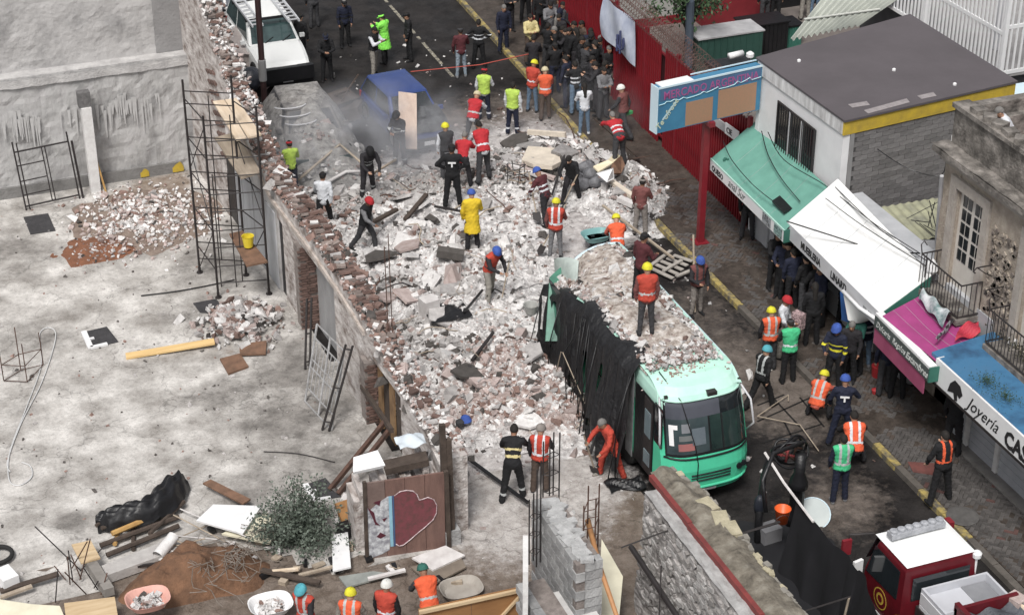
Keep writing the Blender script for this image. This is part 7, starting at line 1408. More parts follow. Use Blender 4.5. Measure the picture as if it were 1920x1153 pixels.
b = MB(); b.grid(lambda u, v: V(xa_+.32+(xb_-xa_-.25)*u, 21+(y0_-.1-21)*v, 1.62+.14*float(vnoise(u*4, v*9, 1, 5))+.07*math.sin(u*14+v*20)), 30, 50); b.build('tarpaulin_load', mat('charcoal_tarpaulin', (.10, .11, .13), (.035, .038, .045), 3, .6, .5), label='charcoal tarpaulin heaped in the open bed of the fire engine', cat='tarpaulin', smooth=True)
for k, m in enumerate((M_plypale, mat('pale_green_hose', (.45, .50, .40), (.33, .37, .30)))): b = MB(); b.tube([V(xb_+.05+.1*k, y0_, 1.72), V(xb_+.1+.1*k, 21, 1.76)], .05, 7); b.build('rolled_hose', m, label=('cream' if k == 0 else 'pale green')+' hose laid along the far side of the fire engine bed', cat='hose')
b = MB(); b.obox(V(xb_+.05, y0_-.1, 1.75), (.3, .35, .12), rz=.3); b.build('pink_slab', CH_M[2], label='pinkish rag heap on the corner of the fire engine bed', cat='rag')
for xx in (fx0-.0, fx1+.0):
    s = -1 if xx < cxm else 1
    for yy in (fyf-.1, 23.4):
        n = 20; b = MB(); ring_loft(b, [[V(xx-s*.2+a*s, yy+q_*math.cos(6.28318*k/n), .38+q_*math.sin(6.28318*k/n)) for k in range(n)] for a, q_ in ((0, .3), (0, .36), (.04, .38), (.2, .38), (.24, .34), (.24, .22))]); wv = b.build('wheel', M_rubber, fe)
        b = MB(); ring_loft(b, [[V(xx-s*.2+a*s, yy+q_*math.cos(6.28318*k/n), .38+q_*math.sin(6.28318*k/n)) for k in range(n)] for a, q_ in ((.23, .2), (.20, .17), (.2, .08), (.25, .07))]); b.build('hub', M_chrome, fe)
# ------------------------------------------------------------------ people: one continuous skin surface each, clothes as separate garments
def nets(Fn, lo, hi, h):
    n = np.ceil((hi-lo)/h).astype(int)+1; ax = [lo[i]+h*np.arange(n[i]) for i in range(3)]; G = np.stack(np.meshgrid(*ax, indexing='ij'), -1); F = Fn(G); Sg = F < 0
    c = np.zeros(np.array(F.shape)-1, int); cnt = np.zeros(c.shape); acc = np.zeros(c.shape+(3,)); off = [(i, j, k) for i in (0, 1) for j in (0, 1) for k in (0, 1)]
    sl = lambda o, A: A[o[0]:A.shape[0]-1+o[0], o[1]:A.shape[1]-1+o[1], o[2]:A.shape[2]-1+o[2]]
    for a in range(8):
        for d in range(3):
            o = off[a]
            if o[d]: continue
            p = list(o); p[d] = 1; fa, fb = sl(o, F), sl(p, F); m = (fa < 0) != (fb < 0); t = np.where(m, fa/np.where(m, fa-fb, 1), 0)
            v = np.stack([np.full(c.shape, float(q)) for q in o], -1); v[..., d] += t; acc += v*m[..., None]; cnt += m
    act = cnt > 0; idx = -np.ones(c.shape, int); idx[act] = np.arange(act.sum()); I = np.argwhere(act); vs = lo+h*(I+acc[act]/cnt[act][:, None]); fs = []
    for d in range(3):
        s0 = [slice(1, -1)]*3; s0[d] = slice(0, -1); s1 = list(s0); s1[d] = slice(1, None)
        A = Sg[tuple(s0)]; B = Sg[tuple(s1)]; E = np.argwhere(A != B)
        if not len(E): continue
        base = E+1; base[:, d] = E[:, d]; e, f = [q for q in range(3) if q != d]
        def cell(de, df): q = base.copy(); q[:, e] -= de; q[:, f] -= df; return idx[q[:, 0], q[:, 1], q[:, 2]]
        Q = np.stack([cell(1, 1), cell(0, 1), cell(0, 0), cell(1, 0)], -1); inside = A[tuple(E.T)]
        flipm = ~inside if d != 1 else inside
        Q[flipm] = Q[flipm][:, ::-1]; fs.append(Q[(Q >= 0).all(1)])
    return vs, np.concatenate(fs)
def cap(G, a, b_, r1, r2):
    ab = b_-a; t = np.clip(((G-a)@ab)/(ab@ab), 0, 1); return np.linalg.norm(G-a-t[..., None]*ab, axis=-1)-(r1+(r2-r1)*t)
def ell(G, c, R3, r):
    q = (G-c)@R3; k0 = np.linalg.norm(q/r, axis=-1); k1 = np.linalg.norm(q/(r*r), axis=-1)+1e-9; return k0*(k0-1)/k1
def smin(a, b_, k=.03): h = np.clip(.5+.5*(b_-a)/k, 0, 1); return b_*(1-h)+a*h-k*h*(1-h)
def pose(lean=3, thL=(2, 2), thR=(-2, 2), aL=(5, 12, 12, 5), aR=(5, 12, 12, 5), head=8, spread=4, turn=0):
    """angles in degrees; arms = (shoulder forward, outward, forearm forward, forearm inward)"""
    r = math.radians; u = V(0, -math.sin(r(lean)), math.cos(r(lean))); f = V(0, -math.cos(r(lean)), -math.sin(r(lean))); J = {}
    pel = V(0, 0, 0); J['pel'] = pel; J['u'] = u; J['f'] = f; J['chest'] = pel+u*.30; J['neck'] = pel+u*.50; 
    hu = V(0, -math.sin(r(lean*.8+head)), math.cos(r(lean*.8+head))); hf = V(0, -math.cos(r(lean*.8+head)), -math.sin(r(lean*.8+head)))
    J['hu'] = hu; J['hf'] = hf; J['head'] = J['neck']+u*.05+hu*.115+hf*.015
    for s, th, a, k in ((-1, thL, aL, 'L'), (1, thR, aR, 'R')):
        hip = pel+V(.088*s, 0, -.03); sp_ = math.sin(r(spread))*s; d = lambda an: (lambda q: q/np.linalg.norm(q))(V(sp_, -math.sin(r(an)), -math.cos(r(an))))
        kn = hip+d(th[0])*.43; an = kn+d(th[0]-th[1])*.42; J['hip'+k] = hip; J['kn'+k] = kn; J['an'+k] = an; fd = V(.12*s, -math.cos(r(min(0, th[0]-th[1])*.5)), math.sin(r(th[0]-th[1]))*.5 if th[0]-th[1] < 0 else 0); J['toe'+k] = an+fd/np.linalg.norm(fd)*.16+V(0, 0, -.045); J['heel'+k] = an+V(0, .03, -.045)
        sh = J['neck']-u*.045+V(.185*s, 0, 0); sf, ab_, ff, fi = a; ua = V(s*math.sin(r(ab_)), -math.sin(r(sf))*math.cos(r(ab_)), -math.cos(r(sf))*math.cos(r(ab_))); el = sh+ua*.29
        fa_ = V(-s*math.sin(r(fi)), -math.sin(r(ff))*math.cos(r(fi)), -math.cos(r(ff))*math.cos(r(fi))); wr = el+fa_*.25; J['sh'+k] = sh; J['el'+k] = el; J['wr'+k] = wr; J['fa'+k] = fa_; J['hd'+k] = wr+fa_*.07
    mz = min(J['toeL'][2], J['toeR'][2], J['heelL'][2], J['heelR'][2])-.03
    for k, v in J.items():
        if k not in ('u', 'f', 'hu', 'hf') and k[:2] != 'fa': J[k] = v-V(0, 0, mz)
    return J
POSES = dict(
 stand=dict(), stand2=dict(lean=2, thL=(6, 8), thR=(-3, 0), aL=(25, 14, 80, 30), aR=(6, 14, 20, 5), head=15), hands_front=dict(lean=4, aL=(25, 12, 85, 45), aR=(25, 12, 80, 45), head=22),
 crossed=dict(lean=-1, aL=(30, 8, 85, 72), aR=(30, 8, 80, 75), head=6), walk=dict(lean=6, thL=(26, 12), thR=(-18, 16), aL=(-22, 10, 5, 5), aR=(24, 10, 45, 8), head=12), walk2=dict(lean=10, thL=(-20, 14), thR=(28, 22), aL=(30, 10, 60, 15), aR=(-15, 14, 15, 5), head=18),
 bend=dict(lean=58, thL=(14, 18), thR=(-8, 6), aL=(62, 8, 40, 5), aR=(70, 10, 55, 10), head=-10, spread=8), stoop=dict(lean=32, thL=(18, 20), thR=(-6, 8), aL=(45, 12, 60, 25), aR=(35, 14, 45, 15), head=10, spread=8),
 dig=dict(lean=22, thL=(22, 20), thR=(-10, 8), aL=(40, 14, 70, 30), aR=(20, 18, 40, 15), head=18, spread=8), akimbo=dict(lean=0, aL=(-8, 45, 35, 50), aR=(-8, 45, 35, 50), head=10, spread=7), wide=dict(lean=4, aL=(30, 30, 110, 40), aR=(10, 22, 30, 5), spread=11, head=12),
 crouch=dict(lean=30, thL=(95, 125), thR=(85, 120), aL=(50, 15, 70, 20), aR=(45, 15, 60, 20), head=5, spread=12), sit=dict(lean=14, thL=(85, 80), thR=(82, 85), aL=(35, 12, 70, 20), aR=(30, 12, 65, 20), head=15, spread=10), raise_=dict(lean=4, aL=(120, 15, 150, 20), aR=(20, 14, 60, 20), head=0), phone=dict(lean=2, thL=(8, 8), thR=(-4, 2), aL=(35, 10, 120, 25), aR=(40, 10, 115, 30), head=20))
PJ = {}; GM = {}; ROLE = {}
def garment(ps, kind):
    key = (ps, kind)
    if key in GM: return GM[key]
    if ps not in PJ: PJ[ps] = pose(**POSES[ps])
    J = PJ[ps]; u, f = J['u'], J['f']; X = V(1, 0, 0); Rt = np.stack([X, -f, u], 1); Rh = np.stack([X, -J['hf'], J['hu']], 1)
    def torso(G, g, k=.05, low=True):
        F = ell(G, J['pel']+u*.34+f*.0, Rt, V(.165+g, .105+g, .20+g)); F = smin(F, ell(G, J['pel']+u*.14, Rt, V(.145+g, .10+g, .17+g)), k)
        if low: F = smin(F, ell(G, J['pel']+V(0, 0, -.02), Rt, V(.160+g, .115+g, .12+g)), k)
        return smin(F, cap(G, J['shL']*.9+J['shR']*.1, J['shR']*.9+J['shL']*.1, .06+g, .06+g), .05)
    def arms(G, F, g, fore=True, k=.03):
        for s in 'LR':
            F = smin(F, cap(G, J['sh'+s], J['el'+s], .052+g, .040+g), k)
            if fore: F = smin(F, cap(G, J['el'+s], J['wr'+s], .040+g, .027+g), .015)
        return F
    def legs(G, F, g, k=.03, hem=0.):
        for s in 'LR':
            F = smin(F, cap(G, J['hip'+s], J['kn'+s], .085+g, .056+g), k); F = smin(F, cap(G, J['kn'+s], J['an'+s], .056+g, .036+g+hem), .02)
        return F
    h = .03
    if kind == 'body':
        h = .021
        def Fn(G):
            F = legs(G, arms(G, torso(G, 0), 0), 0); F = smin(F, cap(G, J['neck']-u*.04, J['head']-J['hu']*.04, .055, .05), .03)
            hd_ = ell(G, J['head'], Rh, V(.076, .096, .118)); hd_ = smin(hd_, ell(G, J['head']-J['hu']*.07+J['hf']*.03, Rh, V(.052, .06, .05)), .03); hd_ = smin(hd_, cap(G, J['head']+J['hf']*.09+J['hu']*.02, J['head']+J['hf']*.115-J['hu']*.02, .012, .018), .015)
            for s in (-1, 1): hd_ = smin(hd_, ell(G, J['head']+X*.078*s, Rh, V(.014, .022, .034)), .01)
            F = smin(F, hd_, .02)
            for s in 'LR': F = smin(F, cap(G, J['heel'+s], J['toe'+s], .036, .030), .02); F = smin(F, ell(G, J['hd'+s]-J['fa'+s]*.025, np.eye(3), V(.034, .036, .044)), .02)
            return F
    elif kind == 'trousers': Fn = lambda G: legs(G, ell(G, J['pel']+V(0, 0, .0), Rt, V(.175, .130, .13)), .020, hem=.014)
    elif kind == 'jeans': Fn = lambda G: legs(G, ell(G, J['pel']+V(0, 0, .0), Rt, V(.170, .125, .13)), .010, hem=.006)
    elif kind == 'shirt': Fn = lambda G: arms(G, torso(G, .020), .018)
    elif kind == 'tshirt': Fn = lambda G: arms(G, torso(G, .018), .022, False)
    elif kind == 'coat':
        Fn = lambda G: smin(arms(G, torso(G, .035), .030), np.maximum(cap(G, J['pel']+V(0, 0, .05), J['pel']-V(0, 0, .42), .15, .24), -(G[..., 2]-(J['pel'][2]-.42))), .06)
    elif kind == 'vest': Fn = lambda G: np.maximum(torso(G, .040), -((G-J['pel'])@u+.06))
    elif kind[:4] == 'shoe': Fn = lambda G: smin(cap(G, J['heel'+kind[4]], J['toe'+kind[4]], .048, .040), cap(G, J['an'+kind[4]], J['heel'+kind[4]], .052, .045), .02)
    elif kind == 'hair': h = .02; Fn = lambda G: np.maximum(ell(G, J['head']+J['hu']*.012-J['hf']*.012, Rh, V(.090, .110, .128)), -((G-J['head'])@J['hu']-.02+((G-J['head'])@J['hf'])*-.0+.9*np.maximum(0, -(G-J['head'])@J['hf'])))
    elif kind == 'longhair': h = .02; Fn = lambda G: np.minimum(np.maximum(ell(G, J['head']+J['hu']*.01-J['hf']*.012, Rh, V(.094, .114, .130)), -((G-J['head'])@J['hu']-.02+.9*np.maximum(0, -(G-J['head'])@J['hf']))), cap(G, J['head']-J['hf']*.07, J['neck']-f*.09-u*.12, .075, .06))
    elif kind == 'backpack': Fn = lambda G: ell(G, J['chest']-f*.17, Rt, V(.14, .09, .20))
    elif kind in ('helmet', 'cap'):
        b = MB(); n = 20; c = J['head']+J['hu']*.035; vs = []; s = 1.0 if kind == 'helmet' else .88
        prof = [(.150, -.012), (.150, .0), (.118, .010), (.116, .05), (.098, .09), (.062, .118), (.0, .128)] if kind == 'helmet' else [(.105, .0), (.106, .035), (.09, .065), (.055, .082), (.0, .088)]
        for r, z in prof:
            for k in range(n):
                a = 6.28318*k/n; rr = r; 
                if kind == 'helmet' and z <= .01: rr = .125+.022*max(0, math.cos(a))
                vs.append(c+X*math.sin(a)*rr*.95+J['hf']*math.cos(a)*rr*1.1+J['hu']*z*s)
        b.add(vs, [(i*n+k, i*n+(k+1) % n, (i+1)*n+(k+1) % n, (i+1)*n+k) for i in range(len(prof)-1) for k in range(n)]+[tuple(range(n))[::-1]])
        if kind == 'helmet': b.tube([c+J['hf']*x_+J['hu']*z_ for x_, z_ in ((-.11, .07), (-.05, .125), (.05, .125), (.11, .07))], .012, 5)
        else: b.poly([c+X*.08+J['hf']*.08, c+X*.06+J['hf']*.17, c-X*.06+J['hf']*.17, c-X*.08+J['hf']*.08], .012)
        me = b.mesh(kind, M_white, smooth=True); GM[key] = me; return me
    pts = np.array([v for k, v in J.items() if k not in ('u', 'f', 'hu', 'hf') and k[:2] != 'fa']); pad = .22
    if kind in ('hair', 'longhair'): pts = np.array([J['head'], J['neck']])
    if kind[:4] == 'shoe': pts = np.array([J[k+kind[4]] for k in ('an', 'toe', 'heel')]); pad = .12; 
    if kind in ('trousers', 'jeans'): pts = np.array([J[k] for k in ('pel', 'anL', 'anR', 'knL', 'knR')])
    if kind in ('vest', 'backpack'): pts = np.array([J['pel'], J['neck'], J['shL'], J['shR'], J['chest']]); pad = .28
    if kind in ('shirt', 'trousers', 'jeans', 'coat', 'tshirt', 'vest'):
        F0 = Fn; Fn = lambda G: F0(G)+.007*np.sin(G[..., 2]*62+9*np.sin(G[..., 0]*21)+len(ps))+.006*np.sin(G[..., 0]*55+G[..., 2]*31+3*np.sin(G[..., 1]*30))
    vs, fs = nets(Fn, pts.min(0)-pad, pts.max(0)+pad, h); me = bpy.data.meshes.new(kind); V_ = vs.tolist(); F_ = fs.tolist(); mi = np.zeros(len(fs), np.int32)
    if kind == 'body':
        b = MB(); b.v = V_; b.f = [tuple(q) for q in F_]; b.m = [0]*len(F_)
        for s, sg in (('L', -1), ('R', 1)):
            fa_ = J['fa'+s]; sd = np.cross(fa_, V(0, 0, 1)); sd = sd/(np.linalg.norm(sd)+1e-6); pn = np.cross(sd, fa_); root = J['wr'+s]+fa_*.07
            if abs(fa_[2]) > .9: sd = V(0, 1, 0); pn = V(-sg, 0, 0)
            for k, (o_, L_) in enumerate(((-.027, .062), (-.009, .074), (.009, .070), (.026, .055))): p = root+sd*o_; b.tube([p-fa_*.02, p+fa_*L_*.45+pn*.004, p+fa_*L_*.85+pn*.022], [.0095, .0085, .006], 5)
            p = root-fa_*.045-sd*.026; b.tube([p, p-sd*.026+fa_*.022+pn*.008, p-sd*.030+fa_*.052+pn*.018], [.012, .010, .007], 5)
            b.lathe(J['head']+J['hf']*.088+X*.030*sg+J['hu']*.022, [(.002, -.009), (.012, 0), (.002, .009)], 6, mi=1)
        b.tube([J['head']+J['hf']*.088-X*.022-J['hu']*.052, J['head']+J['hf']*.096-J['hu']*.053, J['head']+J['hf']*.088+X*.022-J['hu']*.052], .006, 4, mi=1)
        me = b.mesh('body', [M_white, flat('dark_eye', (.03, .02, .02))], smooth=True); GM[key] = me; return me
    me.from_pydata(V_, [], F_); me.materials.append(M_white); me.materials.append(M_white)
    cen = vs[fs].mean(1)
    if kind in ('vest', 'shirt', 'coat'):
        tt_ = (cen-J['pel'])@u; back = (np.abs(cen[:, 0]-.085) < .024)+(np.abs(cen[:, 0]+.085) < .024)
        mi[(np.abs(tt_-.13) < .026)] = 1
        if kind == 'vest': mi[(tt_ > .13) & back] = 1
        if kind == 'vest' and len(ps) % 2: mi[(tt_ > .165)] = 0
        if kind == 'shirt': mi[(np.abs(tt_-.27) < .022)] = 1
    if kind in ('trousers',):
        for s in 'LR':
            a, c = J['kn'+s], J['an'+s]; d_ = (c-a)/np.linalg.norm(c-a); q_ = (cen-a)@d_; near = np.linalg.norm(cen-a-q_[:, None]*d_, axis=1) < .12; mi[(np.abs(q_-.27) < .024) & near] = 1
    me.polygons.foreach_set('material_index', mi); me.polygons.foreach_set('use_smooth', [True]*len(me.polygons)); me.update(); GM[key] = me; return me
def cm(nm, c, r=.85): return mat('cloth_'+nm, c, tuple(v*.62 for v in c), 7, r, .25, bscale=26)
C_ = dict(black=(.009, .009, .011), navy=(.011, .015, .038), dark=(.022, .02, .024), charcoal=(.05, .05, .055), grey=(.20, .20, .21), white=(.74, .76, .80), maroon=(.10, .022, .028), dustmaroon=(.21, .075, .07), jeans=(.13, .20, .29), lightjeans=(.30, .36, .42), khaki=(.30, .28, .25), lime=(.30, .95, .12), hiviz=(.50, .70, .12), orange=(.82, .13, .05), redorange=(.52, .065, .04), coral=(.72, .16, .11), yellow=(.80, .56, .03), paleyellow=(.70, .60, .30), green=(.07, .55, .25), blue=(.05, .11, .42), teal=(.10, .42, .50), red=(.50, .025, .035), hyellow=(.78, .72, .04), hwhite=(.80, .80, .76), hbeige=(.62, .55, .36), brown=(.10, .07, .055), dust=(.28, .25, .23), silver=(.50, .52, .52), violet=(.12, .10, .36), darkgreen=(.03, .14, .11), hair=(.015, .012, .01), greyhair=(.2, .19, .18))
SK = [mat('skin_a', (.42, .24, .16), (.34, .18, .115), 8, .6), mat('skin_b', (.32, .17, .11), (.25, .13, .08), 8, .6), mat('skin_c', (.50, .31, .22), (.42, .25, .17), 8, .6)]
NP = [0]
def person(px, py, face, ps, lb, top=('shirt', 'black'), legs=('trousers', 'black'), vest=None, hat=None, hair='hair', shoes='black', stripe=None, lstripe=None, z=None, s=1.0, anchor='feet', print_=None, group=None, extra=None, on=None):
    """feet (or head, or seat) placed at the sighted spot, standing on the ground, heap, roof or pavement there"""
    J = None; garment(ps, 'body'); J = PJ[ps]
    if anchor == 'feet':
        if z is None:
            p = PG(px, py)
            if p[0] > KX(p[1])+.0 and p[1] < 72 and p[0] < 24.6: p = P(px, py, .15)
        else: p = P(px, py, z)
    else:
        hz = J['head'][2]*s+.08; z0 = 0.0 if z is None else z; p = P(px, py, z0+hz)
        if z is None and p[0] > KX(p[1]) and p[0] < 24.6: z0 = .15; p = P(px, py, z0+hz)
        p = V(p[0], p[1], max(z0, float(rub_h(p[0], p[1])) if z is None else z0)); 
    rz = R(face-21); t = thing('person', lb, 'person', (p[0], p[1], p[2]), rz, group); t.scale = (s, s, s)
    k = NP[0]; NP[0] += 1
    def g(name, kind, *cols):
        me = garment(ps, kind); ms = [C_.get(c) and cm(c, C_[c]) for c in cols]
        while len(ms) < len(me.materials): ms.append(ms[0])
        return inst(name, me, t, mats=ms)
    inst('body', garment(ps, 'body'), t, mats=[SK[k % 3], None])
    g('trousers', legs[0], legs[1], lstripe or legs[1]); g({'shirt': 'jacket', 'tshirt': 't_shirt', 'coat': 'raincoat'}[top[0]], top[0], top[1], stripe or top[1]); g('shoe', 'shoeL', shoes); g('shoe', 'shoeR', shoes)
    if vest: g('vest', 'vest', vest[0], vest[1] if len(vest) > 1 else 'silver')
    if hat: g('helmet' if hat[0] == 'helmet' else 'cap', hat[0], hat[1])
    if not hat or hat[0] == 'cap': g('hair', hair, 'hair' if k % 9 else 'greyhair')
    if extra == 'backpack': g('backpack', 'backpack', 'black')
    if print_:
        Rm = Matrix.Rotation(rz, 3, 'Z'); o_ = J['chest']-J['f']*.165+J['u']*.04; m = MB(); X = V(1, 0, 0)
        m.par(o_-X*.10-J['f']*.002, X*.20, J['u']*.045, -J['f']*.008); m.par(o_-X*.02-J['u']*.10, X*.04, J['u']*.10, -J['f']*.008)
        m.build('back_print', M_white, t, local=True)
    # world position of the hands, for tools
    M = Matrix.Rotation(rz, 3, 'Z'); t_ = {}
    for q in ('hdL', 'hdR', 'head', 'neck'): t_[q] = np.array(M@Vector(J[q]*s))+V(*p)
    t_['o'] = t; return t_
def shovel(h, tip, lb, blade=True, m=None):
    t = thing('shovel', lb, 'shovel', tuple(h)); d = tip-h; L = np.linalg.norm(d); d /= L; top = h-d*.35
    b = MB(); b.tube([top, tip-d*.25], .02, 6); b.build('handle', M_boardgrey if m is None else m, t); MB().tube([top+V(-.06, 0, 0), top+V(.06, 0, 0)], .015, 5).build('grip', M_black, t)
    if blade:
        X = np.cross(d, V(0, 0, 1)); X /= np.linalg.norm(X)+1e-6; n = np.cross(X, d); b = MB(); b.poly([tip-d*.27-X*.11, tip-d*.27+X*.11, tip-d*.06+X*.12, tip+d*.03, tip-d*.06-X*.12], .012, up=tuple(n)); b.build('blade', M_steel, t)
BK = ('trousers', 'black'); JN = ('jeans', 'jeans')
# upper street
person(648, 88, 20, 'stand', 'police officer in navy at the top edge, just left of the lime raincoat group', ('shirt', 'navy'), BK, vest=None, hat=('cap', 'black'), stripe='black', extra=None)
v1 = person(590, 52, 200, 'stand2', 'person in dark clothes near the top edge behind the white vehicle', ('shirt', 'charcoal'), ('trousers', 'charcoal'))
person(566, 118, 150, 'stand', 'person in black close against the right side of the white vehicle', ('shirt', 'black'), BK, hat=('cap', 'black'))
person(614, 152, 10, 'hands_front', 'police officer in black with hands in front, right of the white vehicle', ('shirt', 'black'), BK, hat=('cap', 'navy'))
person(702, 141, 60, 'phone', 'man in white shirt, black waistcoat and grey trousers facing the lime raincoat', ('shirt', 'white'), ('trousers', 'khaki'), vest=('black', 'black'))
person(722, 118, 240, 'phone', 'person in a bright lime raincoat in the upper street', ('coat', 'lime'), BK, hat=('cap', 'lime'))
person(768, 114, 280, 'stand', 'police officer in black right of the lime raincoat', ('shirt', 'black'), BK, hat=('cap', 'black'), stripe='charcoal')
person(865, 145, 190, 'stand2', 'man in maroon jacket and pale jeans with his back turned, on the wet upper street', ('shirt', 'maroon'), ('jeans', 'lightjeans'), hat=('cap', 'charcoal'), shoes='grey')
person(898, 128, 180, 'akimbo', 'person in black with white arm bands standing on the yellow kerb line', ('shirt', 'black'), BK, stripe='white')
person(944, 98, 20, 'stand', 'officer in navy standing left of the man in the pale yellow shirt', ('shirt', 'navy'), ('trousers', 'navy'))
person(994, 118, 20, 'crossed', 'bald-looking man in a pale yellow shirt with folded arms', ('shirt', 'paleyellow'), ('trousers', 'brown'))
person(908, 224, 170, 'stand2', 'paramedic in lime vest with a red and white cap, left one of the pair', ('shirt', 'white'), ('trousers', 'navy'), vest=('hiviz', 'hiviz'), hat=('cap', 'red'), lstripe='white')
person(961, 252, 165, 'stand', 'dark-haired paramedic in lime vest standing alone in the middle of the street', ('shirt', 'white'), ('trousers', 'navy'), vest=('hiviz', 'hiviz'), lstripe='white')
person(998, 210, 150, 'hands_front', 'rescuer with yellow and black helmet, orange vest and jeans', ('shirt', 'coral'), ('jeans', 'jeans'), vest=('redorange', 'white'), hat=('helmet', 'hyellow'))
person(1022, 224, 190, 'phone', 'rescuer in orange vest and dark trousers beside the one in jeans', ('shirt', 'coral'), ('trousers', 'brown'), vest=('orange', 'white'), hat=('helmet', 'hbeige'))
person(1095, 252, 190, 'hands_front', 'person in white top and blue jeans standing alone before the dark crowd', ('shirt', 'white'), JN, hair='longhair', shoes='white', s=.97)
person(1130, 222, 30, 'crossed', 'person in grey top at the front of the dark crowd by the red fence', ('shirt', 'grey'), ('trousers', 'charcoal'))
v = person(1168, 256, 240, 'walk', 'man with a white helmet, dark jacket and a green bag walking by the market sign', ('shirt', 'charcoal'), ('trousers', 'charcoal'), vest=('dustmaroon', 'dustmaroon'), hat=('helmet', 'hwhite'))
b = MB(); b.obox(v['hdL']+V(0, 0, -.06), (.34, .12, .10), rz=.3); b.build('green_bag', flat('bright_green_bag', (.08, .45, .16)), label='small bright green bag held by the man in the white helmet', cat='bag')
CR = [(1012, 70, 'dark police jacket with pale collar near the top of the dark crowd', 'black', 'black', 10), (1030, 92, 'grey dusty jacket behind the yellow shirt', 'grey', 'black', 20), (1048, 116, 'dark fleece directly behind the orange helmets', 'dark', 'black', 340), (1070, 130, 'black coat in the middle of the dark crowd', 'black', 'brown', 60), (1040, 175, 'black uniform just right of the two orange vests', 'black', 'navy', 200), (1062, 200, 'navy overalls right of the orange vests', 'navy', 'navy', 240), (1078, 212, 'dark jacket with one white sleeve', 'black', 'jeans', 200), (1092, 130, 'brown jacket near the foot of the red fence', 'brown', 'charcoal', 300), (1110, 152, 'black shirt and khaki trousers under the hanging banner', 'black', 'khaki', 330), (1140, 180, 'black shirt and tan trousers leaning by the banner', 'black', 'khaki', 30), (1105, 200, 'dark anorak with a bag strap, beside the grey top', 'dark', 'black', 90), (1165, 170, 'dark red shirt against the red fence', 'maroon', 'black', 350), (1075, 96, 'black top far back beside the red bars', 'black', 'black', 0), (1000, 160, 'dark jacket just behind the yellow and black helmet', 'dark', 'black', 180), (955, 60, 'dark coat near the yellow kerb line at the top', 'dark', 'dark', 30), (1058, 60, 'black clothes under the dark tree', 'black', 'charcoal', 0), (1095, 175, 'charcoal sweater in the packed part of the dark crowd', 'charcoal', 'black', 120), (985, 40, 'navy coat at the very top of the street crowd', 'navy', 'black', 0)]
for i, (x, y, lb, a, c, f) in enumerate(CR): person(x, y, f, ('stand', 'phone', 'stand2', 'hands_front', 'crossed')[i % 5], 'onlooker in '+lb, ('shirt', a), ('trousers', c), group='onlookers crowding the upper pavement', hat=('cap', 'black') if i % 4 == 0 else None, stripe='white' if 'white sleeve' in lb else None)
for i in range(22):
    x = rng.uniform(1025, 1150); y = 60+(x-1025)*1.0+rng.uniform(-10, 75); person(x, y, rng.uniform(0, 360), ('stand', 'phone', 'stand2', 'hands_front', 'crossed')[i % 5], 'dark-clothed onlooker packed in the crowd beside the red fence', ('shirt', ('black', 'dark', 'charcoal', 'navy', 'black')[i % 5]), ('trousers', ('black', 'charcoal', 'dark')[i % 3]), group='unnamed onlookers packed by the red fence', s=rng.uniform(.92, 1.06), hair='longhair' if i % 4 == 1 else 'hair')
# around the wrecks and the heap
person(750, 310, 330, 'hands_front', 'firefighter in black gear with reflective bands right of the crushed grey car', ('shirt', 'dark'), ('trousers', 'dark'), hat=('helmet', 'black'), stripe='silver', lstripe='silver', s=1.04)
person(690, 366, 20, 'stoop', 'firefighter in black gear with reflective bands in front of the crushed grey car', ('shirt', 'dark'), ('trousers', 'dark'), hat=('helmet', 'black'), stripe='silver', lstripe='silver', s=1.04)
b = MB(); b.tube([PG(560, 355)+Z*.3, PG(640, 322)+Z*.9, P(700, 325, .9), P(742, 300, .9)], .045, 7); b.build('fire_hose', M_boardgrey, smooth=True, label='pale fire hose running from the wall to the two firefighters', cat='hose')
b = MB(); b.tube([PG(580, 372)+Z*.2, PG(650, 345)+Z*.4, PG(720, 338)+Z*.3], .05, 7); b.build('fire_hose', M_pale, smooth=True, label='dusty fire hose lying on the debris below the first hose', cat='hose')
person(887, 272, 160, 'stoop', 'rescuer with a beige helmet and red vest above the red-vested medic', ('shirt', 'white'), ('trousers', 'charcoal'), vest=('red', 'silver'), hat=('helmet', 'hbeige'))
person(907, 340, 200, 'stoop', 'medic in a red and white vest seen from behind, upright among the heap', ('shirt', 'white'), ('trousers', 'charcoal'), vest=('red', 'white'), s=1.08)
person(838, 335, 200, 'stand', 'rescuer with a lime helmet behind the black-uniformed officer', ('shirt', 'white'), ('trousers', 'charcoal'), vest=('charcoal', 'charcoal'), hat=('helmet', 'hyellow'))
person(868, 352, 170, 'stoop', 'rescuer in red shoulders just behind the black-uniformed officer', ('shirt', 'red'), ('trousers', 'dark'))
person(849, 388, 180, 'akimbo', 'officer in black uniform with white letters across the back', ('shirt', 'black'), BK, hat=('cap', 'black'), print_=True, s=1.12)
person(549, 362, 200, 'stand2', 'small figure in a lime vest and red cap behind the broken wall', ('shirt', 'hiviz'), ('trousers', 'navy'), hat=('cap', 'red'), s=.95)
person(609, 430, 175, 'walk', 'officer in a white shirt and black trousers walking along the broken wall', ('shirt', 'white'), BK, hat=('cap', 'black'), s=1.02)
person(686, 470, 60, 'walk2', 'person with a red helmet, dark waistcoat and red scarf stepping over the dust', ('shirt', 'grey'), ('trousers', 'charcoal'), vest=('black', 'black'), hat=('helmet', 'red'), s=1.0)
person(886, 466, 190, 'stand2', 'worker in a long yellow raincoat and blue helmet on the heap', ('coat', 'yellow'), ('trousers', 'dark'), hat=('helmet', 'blue'))
